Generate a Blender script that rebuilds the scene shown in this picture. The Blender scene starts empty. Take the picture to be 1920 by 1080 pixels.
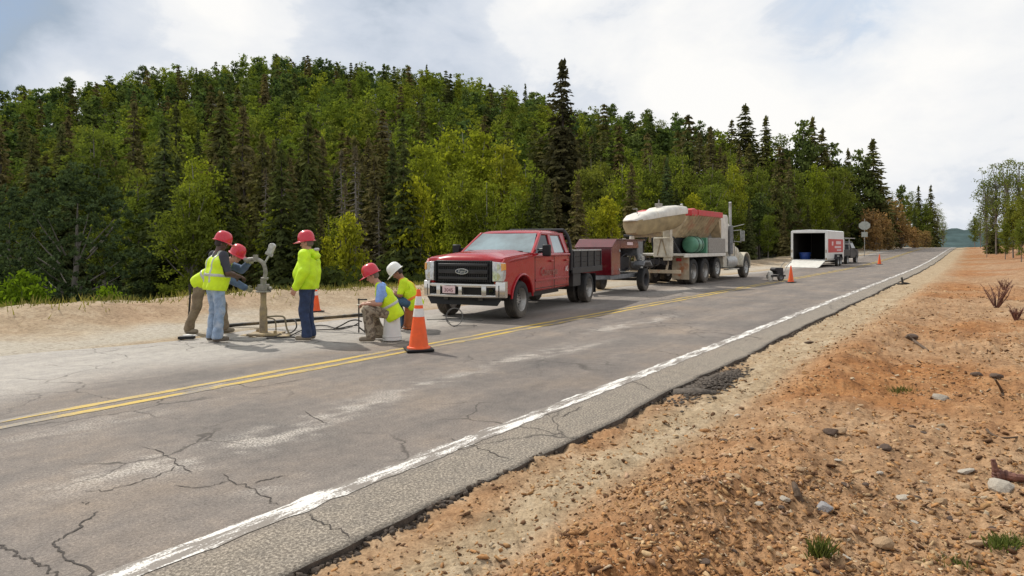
import bpy, bmesh, math, random
import numpy as np
from mathutils import Vector, Matrix, Euler, Quaternion

random.seed(7)
RNG = np.random.default_rng(11)
SC = bpy.context.scene
COL = SC.collection
R = math.radians

# ------------------------------------------------------------------ camera
EYE = 1.6
cam_d = bpy.data.cameras.new('camera')
cam_d.sensor_width = 36.0
cam_d.lens = 36.0 * 1250.0 / 1920.0
cam_d.shift_y = -80.0 / 1920.0
cam_d.clip_start = 0.05
cam_d.clip_end = 8000.0
cam = bpy.data.objects.new('camera', cam_d)
COL.objects.link(cam)
cam.location = (0, 0, EYE)
cam.rotation_euler = (R(90), 0, 0)
SC.camera = cam

# ------------------------------------------------------------------ sun, sky, exposure
SUN_EL = R(48)
SUN_AZ = math.atan2(-0.74, 0.67)          # from +Y towards +X
SUN_DIR = Vector((math.sin(SUN_AZ) * math.cos(SUN_EL), math.cos(SUN_AZ) * math.cos(SUN_EL), math.sin(SUN_EL)))
sun_d = bpy.data.lights.new('sun', 'SUN')
sun_d.energy = 3.8
sun_d.angle = R(1.2)
sun_d.color = (1.0, 0.95, 0.86)
sun = bpy.data.objects.new('sun', sun_d)
COL.objects.link(sun)
sun.rotation_euler = (-SUN_DIR).to_track_quat('-Z', 'Y').to_euler()

SC.view_settings.view_transform = 'Standard'
SC.view_settings.look = 'None'
SC.view_settings.exposure = 0.0
SC.view_settings.gamma = 1.0
SC.view_settings.use_curve_mapping = False


def N(nt, typ, loc=None, **kw):
    n = nt.nodes.new(typ)
    for k, v in kw.items():
        if k.startswith('i_'):
            key = k[2:]
            key = int(key) if key.isdigit() else key
            n.inputs[key].default_value = v
        else:
            setattr(n, k, v)
    return n


def ramp(nt, fac, stops, interp='LINEAR'):
    r = nt.nodes.new('ShaderNodeValToRGB')
    r.color_ramp.interpolation = interp
    els = r.color_ramp.elements
    while len(els) > len(stops):
        els.remove(els[-1])
    while len(els) < len(stops):
        els.new(1.0)
    for e, (p, c) in zip(els, stops):
        e.position = p
        if isinstance(c, (int, float)):
            c = (c, c, c)
        e.color = (c[0], c[1], c[2], 1.0)
    nt.links.new(fac, r.inputs[0])
    return r.outputs[0]


def mixc(nt, fac, a, b, mode='MIX'):
    m = nt.nodes.new('ShaderNodeMix')
    m.data_type = 'RGBA'
    m.blend_type = mode
    for i, v in ((0, fac), (6, a), (7, b)):
        sock = m.inputs[i]
        if isinstance(v, bpy.types.NodeSocket):
            nt.links.new(v, sock)
        elif isinstance(v, (int, float)):
            sock.default_value = v if i == 0 else (v, v, v, 1)
        else:
            sock.default_value = (v[0], v[1], v[2], 1)
    return m.outputs[2]


def math_n(nt, op, a, b=None, clamp=False):
    m = nt.nodes.new('ShaderNodeMath')
    m.operation = op
    m.use_clamp = clamp
    for i, v in enumerate((a, b)):
        if v is None:
            continue
        if isinstance(v, bpy.types.NodeSocket):
            nt.links.new(v, m.inputs[i])
        else:
            m.inputs[i].default_value = v
    return m.outputs[0]


def noise(nt, vec, scale, detail=4, rough=0.55, dist=0.0):
    n = nt.nodes.new('ShaderNodeTexNoise')
    n.inputs['Scale'].default_value = scale
    n.inputs['Detail'].default_value = detail
    n.inputs['Roughness'].default_value = rough
    n.inputs['Distortion'].default_value = dist
    if vec is not None:
        nt.links.new(vec, n.inputs['Vector'])
    return n.outputs['Fac']


# world: Nishita sky seen between procedural clouds
W = bpy.data.worlds.new('World')
SC.world = W
W.use_nodes = True
nt = W.node_tree
nt.nodes.clear()
out = N(nt, 'ShaderNodeOutputWorld')
bg = N(nt, 'ShaderNodeBackground')
bg.inputs['Strength'].default_value = 0.112
nt.links.new(bg.outputs[0], out.inputs[0])
sky = N(nt, 'ShaderNodeTexSky', sky_type='NISHITA')
sky.sun_disc = False
sky.sun_elevation = SUN_EL
sky.sun_rotation = SUN_AZ
sky.altitude = 2500.0
sky.dust_density = 2.0
tc = N(nt, 'ShaderNodeTexCoord')
sep = N(nt, 'ShaderNodeSeparateXYZ')
nt.links.new(tc.outputs['Generated'], sep.inputs[0])
# clouds live on the sky's direction sphere: billowy noise plus a few broad banks
nrmv = N(nt, 'ShaderNodeVectorMath', operation='NORMALIZE')
nt.links.new(tc.outputs['Generated'], nrmv.inputs[0])


def bank(px, py, k):
    """broad cloud bank round the direction in which the photo shows (px, py)"""
    d = Vector(((px - 960) / 1250, 1.0, (460 - py) / 1250)).normalized()
    dt = N(nt, 'ShaderNodeVectorMath', operation='DOT_PRODUCT')
    nt.links.new(nrmv.outputs[0], dt.inputs[0])
    dt.inputs[1].default_value = d
    return math_n(nt, 'EXPONENT', math_n(nt, 'MULTIPLY', math_n(nt, 'SUBTRACT', dt.outputs['Value'], 1.0), k))


mp = N(nt, 'ShaderNodeMapping')
mp.inputs['Location'].default_value = (3.1, 7.7, 0.4)
mp.inputs['Scale'].default_value = (1, 1, 1.7)
nt.links.new(nrmv.outputs[0], mp.inputs[0])
n_big = noise(nt, mp.outputs[0], 3.2, 9, 0.56, 0.25)
n_det = noise(nt, mp.outputs[0], 9.0, 8, 0.6, 0.4)
val = math_n(nt, 'ADD', math_n(nt, 'MULTIPLY', n_big, 1.15), math_n(nt, 'MULTIPLY', n_det, 0.30))
for px, py, k, w in [(-20, 40, 90, -0.60), (460, 10, 160, 0.20), (250, 70, 150, 0.14), (800, 40, 45, -0.20), (1230, 110, 26, 0.22), (1900, 120, 60, 0.10), (1560, 10, 260, -0.30), (1700, 360, 60, -0.05), (110, 170, 500, 0.35)]:
    val = math_n(nt, 'ADD', val, math_n(nt, 'MULTIPLY', bank(px, py, k), w))
cloud = ramp(nt, val, [(0.36, (3.5, 4.2, 5.1)), (0.56, (5.6, 6.1, 6.9)), (0.70, (6.6, 6.95, 7.5)), (0.77, (7.9, 8.0, 8.15)), (0.95, (8.9, 8.8, 8.6))])
skycol = mixc(nt, 1.0, sky.outputs[0], (0.85, 1.0, 1.1), 'MULTIPLY')
hole = math_n(nt, 'MULTIPLY', bank(1575, 5, 420), ramp(nt, n_det, [(0.40, 0.9), (0.62, 0.2)]), True)
full = mixc(nt, hole, cloud, (4.7, 5.9, 7.5))
cover = ramp(nt, val, [(0.20, 0.75), (0.38, 1.0)])
full = mixc(nt, cover, skycol, full)
nt.links.new(full, bg.inputs[0])

# ------------------------------------------------------------------ road frame
TH = R(34.8)
U = np.array([math.sin(TH), math.cos(TH)])
NN = np.array([-math.cos(TH), math.sin(TH)])


def st(s, t):
    return U * s + NN * t


def gpt(px, py, z=0.0):
    """ground point seen at photo pixel (1920 wide) for a surface at height z"""
    Y = (EYE - z) * 1250.0 / (py - 460.0)
    return np.array([(px - 960.0) * Y / 1250.0, Y])


def at(px, py, Y):
    """point at depth Y that the photo shows at (px, py)"""
    return Vector(((px - 960.0) * Y / 1250.0, Y, EYE - (py - 460.0) * Y / 1250.0))


# ------------------------------------------------------------------ numpy noise
def _hash(ix, iy, seed):
    h = (ix.astype(np.int64) * 374761393 + iy.astype(np.int64) * 668265263 + seed * 1442695041) & 0xFFFFFFFF
    h = ((h ^ (h >> 13)) * 1274126177) & 0xFFFFFFFF
    return ((h ^ (h >> 16)) & 0xFFFFFF) / float(0xFFFFFF)


def vnoise(x, y, seed=0):
    ix = np.floor(x)
    iy = np.floor(y)
    fx = x - ix
    fy = y - iy
    fx = fx * fx * fx * (fx * (fx * 6 - 15) + 10)
    fy = fy * fy * fy * (fy * (fy * 6 - 15) + 10)
    a = _hash(ix, iy, seed)
    b = _hash(ix + 1, iy, seed)
    c = _hash(ix, iy + 1, seed)
    d = _hash(ix + 1, iy + 1, seed)
    return (a * (1 - fx) + b * fx) * (1 - fy) + (c * (1 - fx) + d * fx) * fy


def fbm(x, y, oct=4, seed=0, gain=0.5):
    v = 0.0
    a = 1.0
    tot = 0.0
    for i in range(oct):
        v = v + a * (vnoise(x, y, seed + i * 17) - 0.5)
        tot += a
        a *= gain
        x = x * 2.03 + 13.7
        y = y * 2.03 - 7.1
    return v / tot * 2.0


def sst(a, b, x):
    t = np.clip((x - a) / (b - a), 0, 1)
    return t * t * (3 - 2 * t)


# ------------------------------------------------------------------ object helpers
def tag(o, label=None, cat=None, group=None, kind=None):
    if label:
        o['label'] = label
    if cat:
        o['category'] = cat
    if group:
        o['group'] = group
    if kind:
        o['kind'] = kind
    return o


def thing(name, label, cat, loc=(0, 0, 0), rz=0.0, group=None):
    o = bpy.data.objects.new(name, None)
    COL.objects.link(o)
    o.empty_display_size = 0.2
    o.location = loc
    o.rotation_euler = (0, 0, rz)
    return tag(o, label, cat, group)


def link_mesh(name, me, mat=None, parent=None):
    o = bpy.data.objects.new(name, me)
    COL.objects.link(o)
    if mat is not None:
        me.materials.append(mat)
    if parent is not None:
        o.parent = parent
    return o


def mesh_np(name, V, F, smooth=False):
    """mesh from vertex array (n,3) and face array (m,3) or (m,4)"""
    V = np.asarray(V, dtype=np.float32)
    F = np.asarray(F, dtype=np.int32)
    me = bpy.data.meshes.new(name)
    m, k = F.shape
    me.vertices.add(len(V))
    me.vertices.foreach_set('co', V.ravel())
    me.loops.add(m * k)
    me.loops.foreach_set('vertex_index', F.ravel())
    me.polygons.add(m)
    me.polygons.foreach_set('loop_start', np.arange(0, m * k, k, dtype=np.int32))
    me.polygons.foreach_set('loop_total', np.full(m, k, dtype=np.int32))
    if smooth:
        me.polygons.foreach_set('use_smooth', np.ones(m, dtype=bool))
    me.update(calc_edges=True)
    return me


def col_attr(me, name, data):
    a = me.attributes.new(name, 'FLOAT_COLOR', 'POINT')
    d = np.ones((len(me.vertices), 4), dtype=np.float32)
    d[:, :data.shape[1]] = data
    a.data.foreach_set('color', d.ravel())


class MB:
    """collects simple shapes and links them as one mesh object"""

    def __init__(self):
        self.v = []
        self.f = []

    def add(self, vs, fs):
        o = len(self.v)
        self.v += [tuple(p) for p in vs]
        self.f += [tuple(i + o for i in f) for f in fs]
        return self

    def box(self, c, s, rot=None):
        vs = [Vector((x * s[0] / 2, y * s[1] / 2, z * s[2] / 2)) for x in (-1, 1) for y in (-1, 1) for z in (-1, 1)]
        if rot is not None:
            m = Euler(rot).to_matrix()
            vs = [m @ v for v in vs]
        c = Vector(c)
        return self.add([v + c for v in vs], [(0, 1, 3, 2), (4, 6, 7, 5), (0, 4, 5, 1), (2, 3, 7, 6), (0, 2, 6, 4), (1, 5, 7, 3)])

    def bar(self, a, b, w, h, up=(0, 0, 1)):
        a = Vector(a)
        b = Vector(b)
        d = (b - a).normalized()
        u = Vector(up)
        sx = d.cross(u)
        if sx.length < 1e-4:
            sx = d.cross(Vector((0, 1, 0)))
        sx.normalize()
        u = sx.cross(d)
        vs = [p + sx * (i * w / 2) + u * (j * h / 2) for p in (a, b) for i, j in ((-1, -1), (1, -1), (1, 1), (-1, 1))]
        return self.add(vs, [(3, 2, 1, 0), (4, 5, 6, 7), (0, 1, 5, 4), (1, 2, 6, 5), (2, 3, 7, 6), (3, 0, 4, 7)])

    def tube(self, pts, r, n=8, cap=True, r_end=None):
        pts = [Vector(p) for p in pts]
        m = len(pts)
        rings = []
        prev = None
        for i, p in enumerate(pts):
            d = (pts[min(i + 1, m - 1)] - pts[max(i - 1, 0)]).normalized()
            if prev is None:
                a = d.cross(Vector((0, 0, 1)))
                if a.length < 1e-3:
                    a = d.cross(Vector((0, 1, 0)))
                a.normalize()
            else:
                a = prev - d * prev.dot(d)
                a.normalize()
            prev = a
            b = d.cross(a)
            if isinstance(r, (list, tuple)):
                rr = r[i]
            else:
                rr = r if r_end is None else r + (r_end - r) * i / max(m - 1, 1)
            rings.append([p + (a * math.cos(k * 2 * math.pi / n) + b * math.sin(k * 2 * math.pi / n)) * rr for k in range(n)])
        vs = [q for ring in rings for q in ring]
        fs = []
        for i in range(m - 1):
            for k in range(n):
                k2 = (k + 1) % n
                fs.append((i * n + k, i * n + k2, (i + 1) * n + k2, (i + 1) * n + k))
        if cap:
            fs.append(tuple(range(n - 1, -1, -1)))
            fs.append(tuple((m - 1) * n + k for k in range(n)))
        return self.add(vs, fs)

    def cyl(self, a, b, r, r2=None, n=16):
        return self.tube([a, b], r, n, True, r if r2 is None else r2)

    def lathe(self, prof, origin, axis='z', n=24, close=False):
        """prof: list of (radius, height) turned round the axis"""
        o = Vector(origin)
        vs = []
        m = len(prof)
        for r, h in prof:
            for k in range(n):
                a = 2 * math.pi * k / n
                c, s = math.cos(a) * r, math.sin(a) * r
                if axis == 'z':
                    p = Vector((c, s, h))
                elif axis == 'y':
                    p = Vector((s, h, c))
                else:
                    p = Vector((h, c, s))
                vs.append(o + p)
        fs = []
        for i in range(m if close else m - 1):
            j = (i + 1) % m
            for k in range(n):
                k2 = (k + 1) % n
                fs.append((i * n + k, i * n + k2, j * n + k2, j * n + k))
        if not close:
            if prof[0][0] > 1e-6:
                fs.append(tuple(range(n - 1, -1, -1)))
            if prof[-1][0] > 1e-6:
                fs.append(tuple((m - 1) * n + k for k in range(n)))
        return self.add(vs, fs)

    def prism(self, poly, f0, f1):
        """poly: 2D points; f0, f1 map a point to the two end faces in 3D"""
        n = len(poly)
        vs = [f0(*p) for p in poly] + [f1(*p) for p in poly]
        fs = [tuple(range(n - 1, -1, -1)), tuple(range(n, 2 * n))]
        for i in range(n):
            j = (i + 1) % n
            fs.append((i, j, n + j, n + i))
        return self.add(vs, fs)

    def loft(self, rings, closed=True, caps=True):
        n = len(rings[0])
        vs = [p for r in rings for p in r]
        fs = []
        for i in range(len(rings) - 1):
            for k in range(n if closed else n - 1):
                k2 = (k + 1) % n
                fs.append((i * n + k, i * n + k2, (i + 1) * n + k2, (i + 1) * n + k))
        if caps:
            fs.append(tuple(range(n - 1, -1, -1)))
            fs.append(tuple((len(rings) - 1) * n + k for k in range(n)))
        return self.add(vs, fs)

    def mesh(self, name, smooth=False, angle=35):
        me = bpy.data.meshes.new(name)
        me.from_pydata([tuple(v) for v in self.v], [], self.f)
        bm = bmesh.new()
        bm.from_mesh(me)
        bmesh.ops.recalc_face_normals(bm, faces=bm.faces)
        bm.to_mesh(me)
        bm.free()
        if smooth:
            me.polygons.foreach_set('use_smooth', np.ones(len(me.polygons), dtype=bool))
            me.set_sharp_from_angle(angle=R(angle))
        return me

    def build(self, name, mat, parent=None, bevel=0.0, smooth=None, seg=2, angle=35):
        if smooth is None:
            smooth = bevel > 0
        o = link_mesh(name, self.mesh(name, smooth, angle), mat, parent)
        if bevel > 0:
            b = o.modifiers.new('bevel', 'BEVEL')
            b.width = bevel
            b.segments = seg
            b.limit_method = 'ANGLE'
            b.angle_limit = R(30)
            b.use_clamp_overlap = True
            o.data.polygons.foreach_set('use_smooth', np.ones(len(o.data.polygons), dtype=bool))
            b.harden_normals = False
        return o


def curve_pts(ctrl, n=10):
    """Catmull-Rom through control points"""
    P = [Vector(p) for p in ctrl]
    P = [P[0] * 2 - P[1]] + P + [P[-1] * 2 - P[-2]]
    res = []
    for i in range(1, len(P) - 2):
        for k in range(n):
            t = k / n
            a, b, c, d = P[i - 1], P[i], P[i + 1], P[i + 2]
            res.append(0.5 * ((2 * b) + (c - a) * t + (2 * a - 5 * b + 4 * c - d) * t * t + (3 * b - a - 3 * c + d) * t ** 3))
    res.append(P[-2])
    return res


def copy_thing(root, loc, rz, scale=None):
    c = root.copy()
    COL.objects.link(c)
    c.location = loc
    c.rotation_euler = (0, 0, rz)
    if scale is not None:
        c.scale = scale
    for ch in list(root.children):
        k = ch.copy()
        COL.objects.link(k)
        k.parent = c
        for g in list(ch.children):
            q = g.copy()
            COL.objects.link(q)
            q.parent = k
    return c


# ------------------------------------------------------------------ materials
def mat(name, col, rough=0.6, metal=0.0, var=0.12, scale=6.0, bump=0.0, bscale=40.0, coat=0.0, dust=None, spec=0.5, mix2=None, msc=3.0, mlo=0.45, mhi=0.6):
    m = bpy.data.materials.new(name)
    m.use_nodes = True
    nt = m.node_tree
    b = nt.nodes['Principled BSDF']
    tc = N(nt, 'ShaderNodeTexCoord')
    vec = tc.outputs['Object']
    nz = noise(nt, vec, scale, 5, 0.6)
    v = ramp(nt, nz, [(0.25, 1 - var * 1.6), (0.75, 1 + var * 1.2)])
    c = mixc(nt, 1.0, col, v, 'MULTIPLY')
    if mix2 is not None:
        f = ramp(nt, noise(nt, vec, msc, 5, 0.65, 0.3), [(mlo, 0.0), (mhi, 1.0)])
        c = mixc(nt, f, c, mix2)
    if dust is not None:
        dcol, z0, z1, amt = dust
        sp = N(nt, 'ShaderNodeSeparateXYZ')
        nt.links.new(vec, sp.inputs[0])
        mr = N(nt, 'ShaderNodeMapRange')
        mr.inputs[1].default_value = z0
        mr.inputs[2].default_value = z1
        mr.inputs[3].default_value = amt
        mr.inputs[4].default_value = 0.0
        nt.links.new(sp.outputs[2], mr.inputs[0])
        nn = ramp(nt, noise(nt, vec, 5.0, 6, 0.65), [(0.3, 0.25), (0.7, 1.0)])
        f = math_n(nt, 'MULTIPLY', mr.outputs[0], nn, True)
        c = mixc(nt, f, c, dcol)
    nt.links.new(c, b.inputs['Base Color'])
    b.inputs['Metallic'].default_value = metal
    rr = ramp(nt, nz, [(0.2, max(0.02, rough - 0.08)), (0.8, min(1.0, rough + 0.08))])
    nt.links.new(rr, b.inputs['Roughness'])
    b.inputs['Specular IOR Level'].default_value = spec
    if coat:
        b.inputs['Coat Weight'].default_value = coat
        b.inputs['Coat Roughness'].default_value = 0.06
    if bump:
        bn = N(nt, 'ShaderNodeBump')
        bn.inputs['Strength'].default_value = bump
        bn.inputs['Distance'].default_value = 0.02
        nt.links.new(noise(nt, vec, bscale, 5, 0.6), bn.inputs['Height'])
        nt.links.new(bn.outputs[0], b.inputs['Normal'])
    return m


def leaf_mat(name, cols, transl=0.3, attr=False, nscale=0.9):
    """foliage: colour by per-object random, clump noise and per-leaf variation"""
    m = bpy.data.materials.new(name)
    m.use_nodes = True
    nt = m.node_tree
    nt.nodes.clear()
    out = N(nt, 'ShaderNodeOutputMaterial')
    tc = N(nt, 'ShaderNodeTexCoord')
    if attr:
        a = N(nt, 'ShaderNodeAttribute')
        a.attribute_name = 'tint'
        c = a.outputs['Color']
    else:
        oi = N(nt, 'ShaderNodeObjectInfo')
        k = len(cols)
        c = ramp(nt, oi.outputs['Random'], [(i / max(k - 1, 1), q) for i, q in enumerate(cols)])
    nz = noise(nt, tc.outputs['Object'], nscale, 4, 0.7)
    c = mixc(nt, 1.0, c, ramp(nt, nz, [(0.3, (0.62, 0.66, 0.7)), (0.7, (1.4, 1.32, 1.1))]), 'MULTIPLY')
    geo = N(nt, 'ShaderNodeNewGeometry')
    c = mixc(nt, 1.0, c, ramp(nt, geo.outputs['Random Per Island'], [(0.0, (0.7, 0.72, 0.75)), (1.0, (1.35, 1.3, 1.15))]), 'MULTIPLY')
    d = N(nt, 'ShaderNodeBsdfDiffuse')
    t = N(nt, 'ShaderNodeBsdfTranslucent')
    nt.links.new(c, d.inputs[0])
    nt.links.new(mixc(nt, 1.0, c, (1.1, 1.15, 0.6), 'MULTIPLY'), t.inputs[0])
    mx = N(nt, 'ShaderNodeMixShader')
    mx.inputs[0].default_value = transl
    nt.links.new(d.outputs[0], mx.inputs[1])
    nt.links.new(t.outputs[0], mx.inputs[2])
    nt.links.new(mx.outputs[0], out.inputs[0])
    return m


DUST = (0.38, 0.31, 0.23)
M = {}
M['red_paint'] = mat('red_paint', (0.34, 0.0015, 0.007), 0.28, 0.0, 0.05, 3, coat=0.45, spec=0.3, dust=((0.26, 0.09, 0.07), 0.45, 0.85, 0.12))
M['black_plastic'] = mat('black_plastic', (0.011, 0.011, 0.012), 0.5, spec=0.3)
M['black_steel'] = mat('black_steel', (0.022, 0.022, 0.024), 0.55, 0.2, 0.3, dust=(DUST, 0.3, 1.2, 0.15))
M['chrome'] = mat('chrome', (0.62, 0.60, 0.56), 0.24, 0.9, 0.08, 5, dust=(DUST, 0.5, 0.9, 0.35))
M['rubber'] = mat('rubber', (0.025, 0.024, 0.023), 0.85, 0, 0.25, 9, dust=(DUST, -0.45, 0.1, 0.45), bump=0.2)
M['rim_steel'] = mat('rim_steel', (0.36, 0.35, 0.33), 0.4, 0.6, 0.25, 12, dust=(DUST, -0.4, 0.4, 0.3))
M['glass_dark'] = mat('glass_dark', (0.008, 0.01, 0.011), 0.05, 0, 0.05, 3, spec=0.35)
M['glass_shield'] = mat('glass_shield', (0.15, 0.22, 0.24), 0.04, 0.0, 0.6, 0.9, spec=1.0, coat=1.0)  # reflected sky brightness, with some dust, put into the pale uneven base colour
M['lamp_clear'] = mat('lamp_clear', (0.55, 0.55, 0.54), 0.12, 0.4, 0.35, 14, coat=1.0)
M['amber'] = mat('amber', (0.75, 0.32, 0.02), 0.15, 0, 0.1, coat=1.0)
M['plate'] = mat('plate', (0.70, 0.52, 0.53), 0.5, 0, 0.1)
M['letter_grey'] = mat('letter_grey', (0.30, 0.13, 0.10), 0.6, 0, 0.2)
M['letter_white'] = mat('letter_white', (0.75, 0.68, 0.66), 0.6, 0, 0.15)
M['letter_dark'] = mat('letter_dark', (0.16, 0.02, 0.05), 0.6)
M['letter_chrome'] = mat('letter_chrome', (0.6, 0.6, 0.62), 0.3, 0.8)
M['emblem_blue'] = mat('emblem_blue', (0.03, 0.04, 0.06), 0.3, 0.2, coat=0.8)
M['bed_board'] = mat('bed_board', (0.045, 0.040, 0.036), 0.8, 0, 0.35, 10, bump=0.3)
M['red_machine'] = mat('red_machine', (0.105, 0.003, 0.008), 0.22, 0, 0.15, 4, coat=0.7)
M['grey_metal'] = mat('grey_metal', (0.20, 0.205, 0.21), 0.5, 0.4, 0.3, 8)
M['pale_metal'] = mat('pale_metal', (0.42, 0.42, 0.40), 0.45, 0.4, 0.25, 8)
M['engine'] = mat('engine', (0.035, 0.033, 0.035), 0.6, 0.3, 0.4, 10)
M['cream'] = mat('cream', (0.58, 0.54, 0.44), 0.6, 0, 0.2, 3, mix2=(0.36, 0.28, 0.17), msc=2.2, mlo=0.5, mhi=0.72, bump=0.1)
M['white_dusty'] = mat('white_dusty', (0.66, 0.63, 0.56), 0.6, 0, 0.15, 4, mix2=(0.42, 0.34, 0.22), msc=2.0, mlo=0.55, mhi=0.8)
M['tan_hopper'] = mat('tan_hopper', (0.42, 0.33, 0.20), 0.75, 0, 0.3, 4, mix2=(0.42, 0.22, 0.13), msc=1.4, mlo=0.52, mhi=0.66)
M['tan_bin'] = mat('tan_bin', (0.36, 0.28, 0.15), 0.75, 0, 0.25, 3)
M['rust_flap'] = mat('rust_flap', (0.46, 0.38, 0.27), 0.8, 0, 0.2, 3, mix2=(0.40, 0.15, 0.06), msc=1.8, mlo=0.55, mhi=0.68)
M['green_tank'] = mat('green_tank', (0.10, 0.27, 0.17), 0.35, 0, 0.2, 3)
M['white_paint'] = mat('white_paint', (0.70, 0.70, 0.68), 0.4, 0, 0.06, 2, dust=(DUST, 0.4, 1.4, 0.3))
M['ramp_board'] = mat('ramp_board', (0.66, 0.64, 0.58), 0.6, 0, 0.1, 5)
M['sign_red'] = mat('sign_red', (0.50, 0.035, 0.035), 0.5, 0, 0.12, 3)
M['blue_plastic'] = mat('blue_plastic', (0.02, 0.06, 0.25), 0.45)
M['interior'] = mat('interior', (0.03, 0.026, 0.022), 0.8)
M['cone_orange'] = mat('cone_orange', (0.88, 0.105, 0.012), 0.55, 0, 0.12, 8, dust=((0.45, 0.2, 0.1), 0.0, 0.5, 0.25))
M['cone_white'] = mat('cone_white', (0.72, 0.68, 0.64), 0.45, 0, 0.1, 12)
M['bucket_white'] = mat('bucket_white', (0.72, 0.71, 0.68), 0.5, 0, 0.08, 6, dust=(DUST, 0.0, 0.25, 0.3))
M['bucket_rust'] = mat('bucket_rust', (0.45, 0.12, 0.03), 0.6, 0, 0.2, 6)
M['rig_clay'] = mat('rig_clay', (0.30, 0.235, 0.16), 0.75, 0.1, 0.3, 9, mix2=(0.40, 0.30, 0.16), msc=6, bump=0.3)
M['rig_grey'] = mat('rig_grey', (0.30, 0.28, 0.25), 0.6, 0.3, 0.3, 12, bump=0.2)
M['hose_dark'] = mat('hose_dark', (0.035, 0.03, 0.026), 0.7, 0, 0.3)
M['hose_clay'] = mat('hose_clay', (0.24, 0.20, 0.13), 0.8, 0, 0.3)
M['wire'] = mat('wire', (0.10, 0.095, 0.09), 0.6, 0.2)
M['sign_back'] = mat('sign_back', (0.40, 0.42, 0.38), 0.5, 0.5, 0.15, 4)
M['bark_pale'] = mat('bark_pale', (0.30, 0.28, 0.22), 0.9, 0, 0.3, 2.5, bump=0.4, bscale=12)
M['bark_dark'] = mat('bark_dark', (0.075, 0.06, 0.048), 0.95, 0, 0.3, 3, bump=0.5, bscale=12)
M['bark_grey'] = mat('bark_grey', (0.20, 0.175, 0.145), 0.95, 0, 0.3, 3, bump=0.4, bscale=12)
M['asphalt_chunk'] = mat('asphalt_chunk', (0.115, 0.092, 0.072), 0.95, 0, 0.4, 20, bump=0.8, bscale=60)
M['skin'] = mat('skin', (0.48, 0.25, 0.17), 0.55, 0, 0.1, 15)
M['skin_dark'] = mat('skin_dark', (0.085, 0.042, 0.028), 0.5, 0, 0.1, 15)
M['skin_tan'] = mat('skin_tan', (0.30, 0.14, 0.09), 0.55, 0, 0.1, 15)
M['hair'] = mat('hair', (0.03, 0.02, 0.015), 0.7)
M['hair_grey'] = mat('hair_grey', (0.16, 0.12, 0.09), 0.7)
M['eye_white'] = mat('eye_white', (0.6, 0.58, 0.55), 0.2)
M['vest_lime'] = mat('vest_lime', (0.60, 0.80, 0.01), 0.7, 0, 0.12, 9, bump=0.6, bscale=9)
M['vest_yellow'] = mat('vest_yellow', (0.72, 0.74, 0.012), 0.7, 0, 0.12, 9, bump=0.6, bscale=9)
M['jacket_lime'] = mat('jacket_lime', (0.56, 0.82, 0.008), 0.65, 0, 0.12, 8, bump=0.7, bscale=8)
M['reflect'] = mat('reflect', (0.46, 0.46, 0.42), 0.4, 0.2, 0.1)
M['stripe_orange'] = mat('stripe_orange', (0.85, 0.22, 0.02), 0.6)
M['jeans_pale'] = mat('jeans_pale', (0.26, 0.34, 0.46), 0.9, 0, 0.25, 12, mix2=(0.42, 0.46, 0.52), msc=7, mlo=0.5, mhi=0.7, bump=0.7, bscale=11)
M['jeans_dark'] = mat('jeans_dark', (0.028, 0.045, 0.10), 0.9, 0, 0.25, 12, bump=0.7, bscale=11)
M['jeans_mid'] = mat('jeans_mid', (0.06, 0.12, 0.20), 0.9, 0, 0.25, 12, bump=0.7, bscale=11)
M['khaki'] = mat('khaki', (0.24, 0.185, 0.12), 0.9, 0, 0.2, 10, mix2=(0.15, 0.11, 0.07), msc=5, bump=0.7, bscale=11)
M['shirt_dark'] = mat('shirt_dark', (0.05, 0.05, 0.065), 0.9, 0, 0.2, 10, bump=0.2)
M['shirt_slate'] = mat('shirt_slate', (0.10, 0.15, 0.24), 0.9, 0, 0.25, 10, bump=0.2)
M['shirt_blue'] = mat('shirt_blue', (0.24, 0.38, 0.72), 0.9, 0, 0.2, 14, bump=0.2)
M['boot_tan'] = mat('boot_tan', (0.22, 0.18, 0.13), 0.85, 0, 0.2)
M['boot_dark'] = mat('boot_dark', (0.05, 0.042, 0.035), 0.8, 0, 0.2, dust=(DUST, 0, 0.15, 0.5))
M['glove'] = mat('glove', (0.30, 0.29, 0.17), 0.85, 0, 0.2)
M['hat_red'] = mat('hat_red', (0.56, 0.015, 0.035), 0.28, 0, 0.05, coat=0.4)
M['hat_white'] = mat('hat_white', (0.80, 0.79, 0.74), 0.3, 0, 0.05, coat=0.4)
M['hat_strap'] = mat('hat_strap', (0.05, 0.04, 0.04), 0.7)
M['beam_black'] = mat('beam_black', (0.02, 0.018, 0.015), 0.6, 0.2, 0.3, 8, mix2=(0.20, 0.14, 0.07), msc=0.8, mlo=0.5, mhi=0.6)
M['rock_white'] = mat('rock_white', (0.42, 0.37, 0.30), 0.9, 0, 0.2, 12, bump=0.5, bscale=30)
M['rock_grey'] = mat('rock_grey', (0.30, 0.29, 0.29), 0.9, 0, 0.2, 12, bump=0.5, bscale=30)
M['rock_ochre'] = mat('rock_ochre', (0.38, 0.25, 0.14), 0.9, 0, 0.25, 12, bump=0.5, bscale=30)
M['rock_dark'] = mat('rock_dark', (0.10, 0.065, 0.045), 0.9, 0, 0.3, 12, bump=0.5, bscale=30)
M['wood_red'] = mat('wood_red', (0.16, 0.07, 0.05), 0.85, 0, 0.35, 14, bump=0.6, bscale=25)
M['wood_brown'] = mat('wood_brown', (0.10, 0.065, 0.04), 0.9, 0, 0.3, 14, bump=0.6, bscale=25)


def camo():
    m = mat('camo', (0.30, 0.25, 0.18), 0.9, 0, 0.15, 20, mix2=(0.13, 0.10, 0.07), msc=13, mlo=0.5, mhi=0.54, bump=0.7, bscale=11)
    return m


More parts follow.
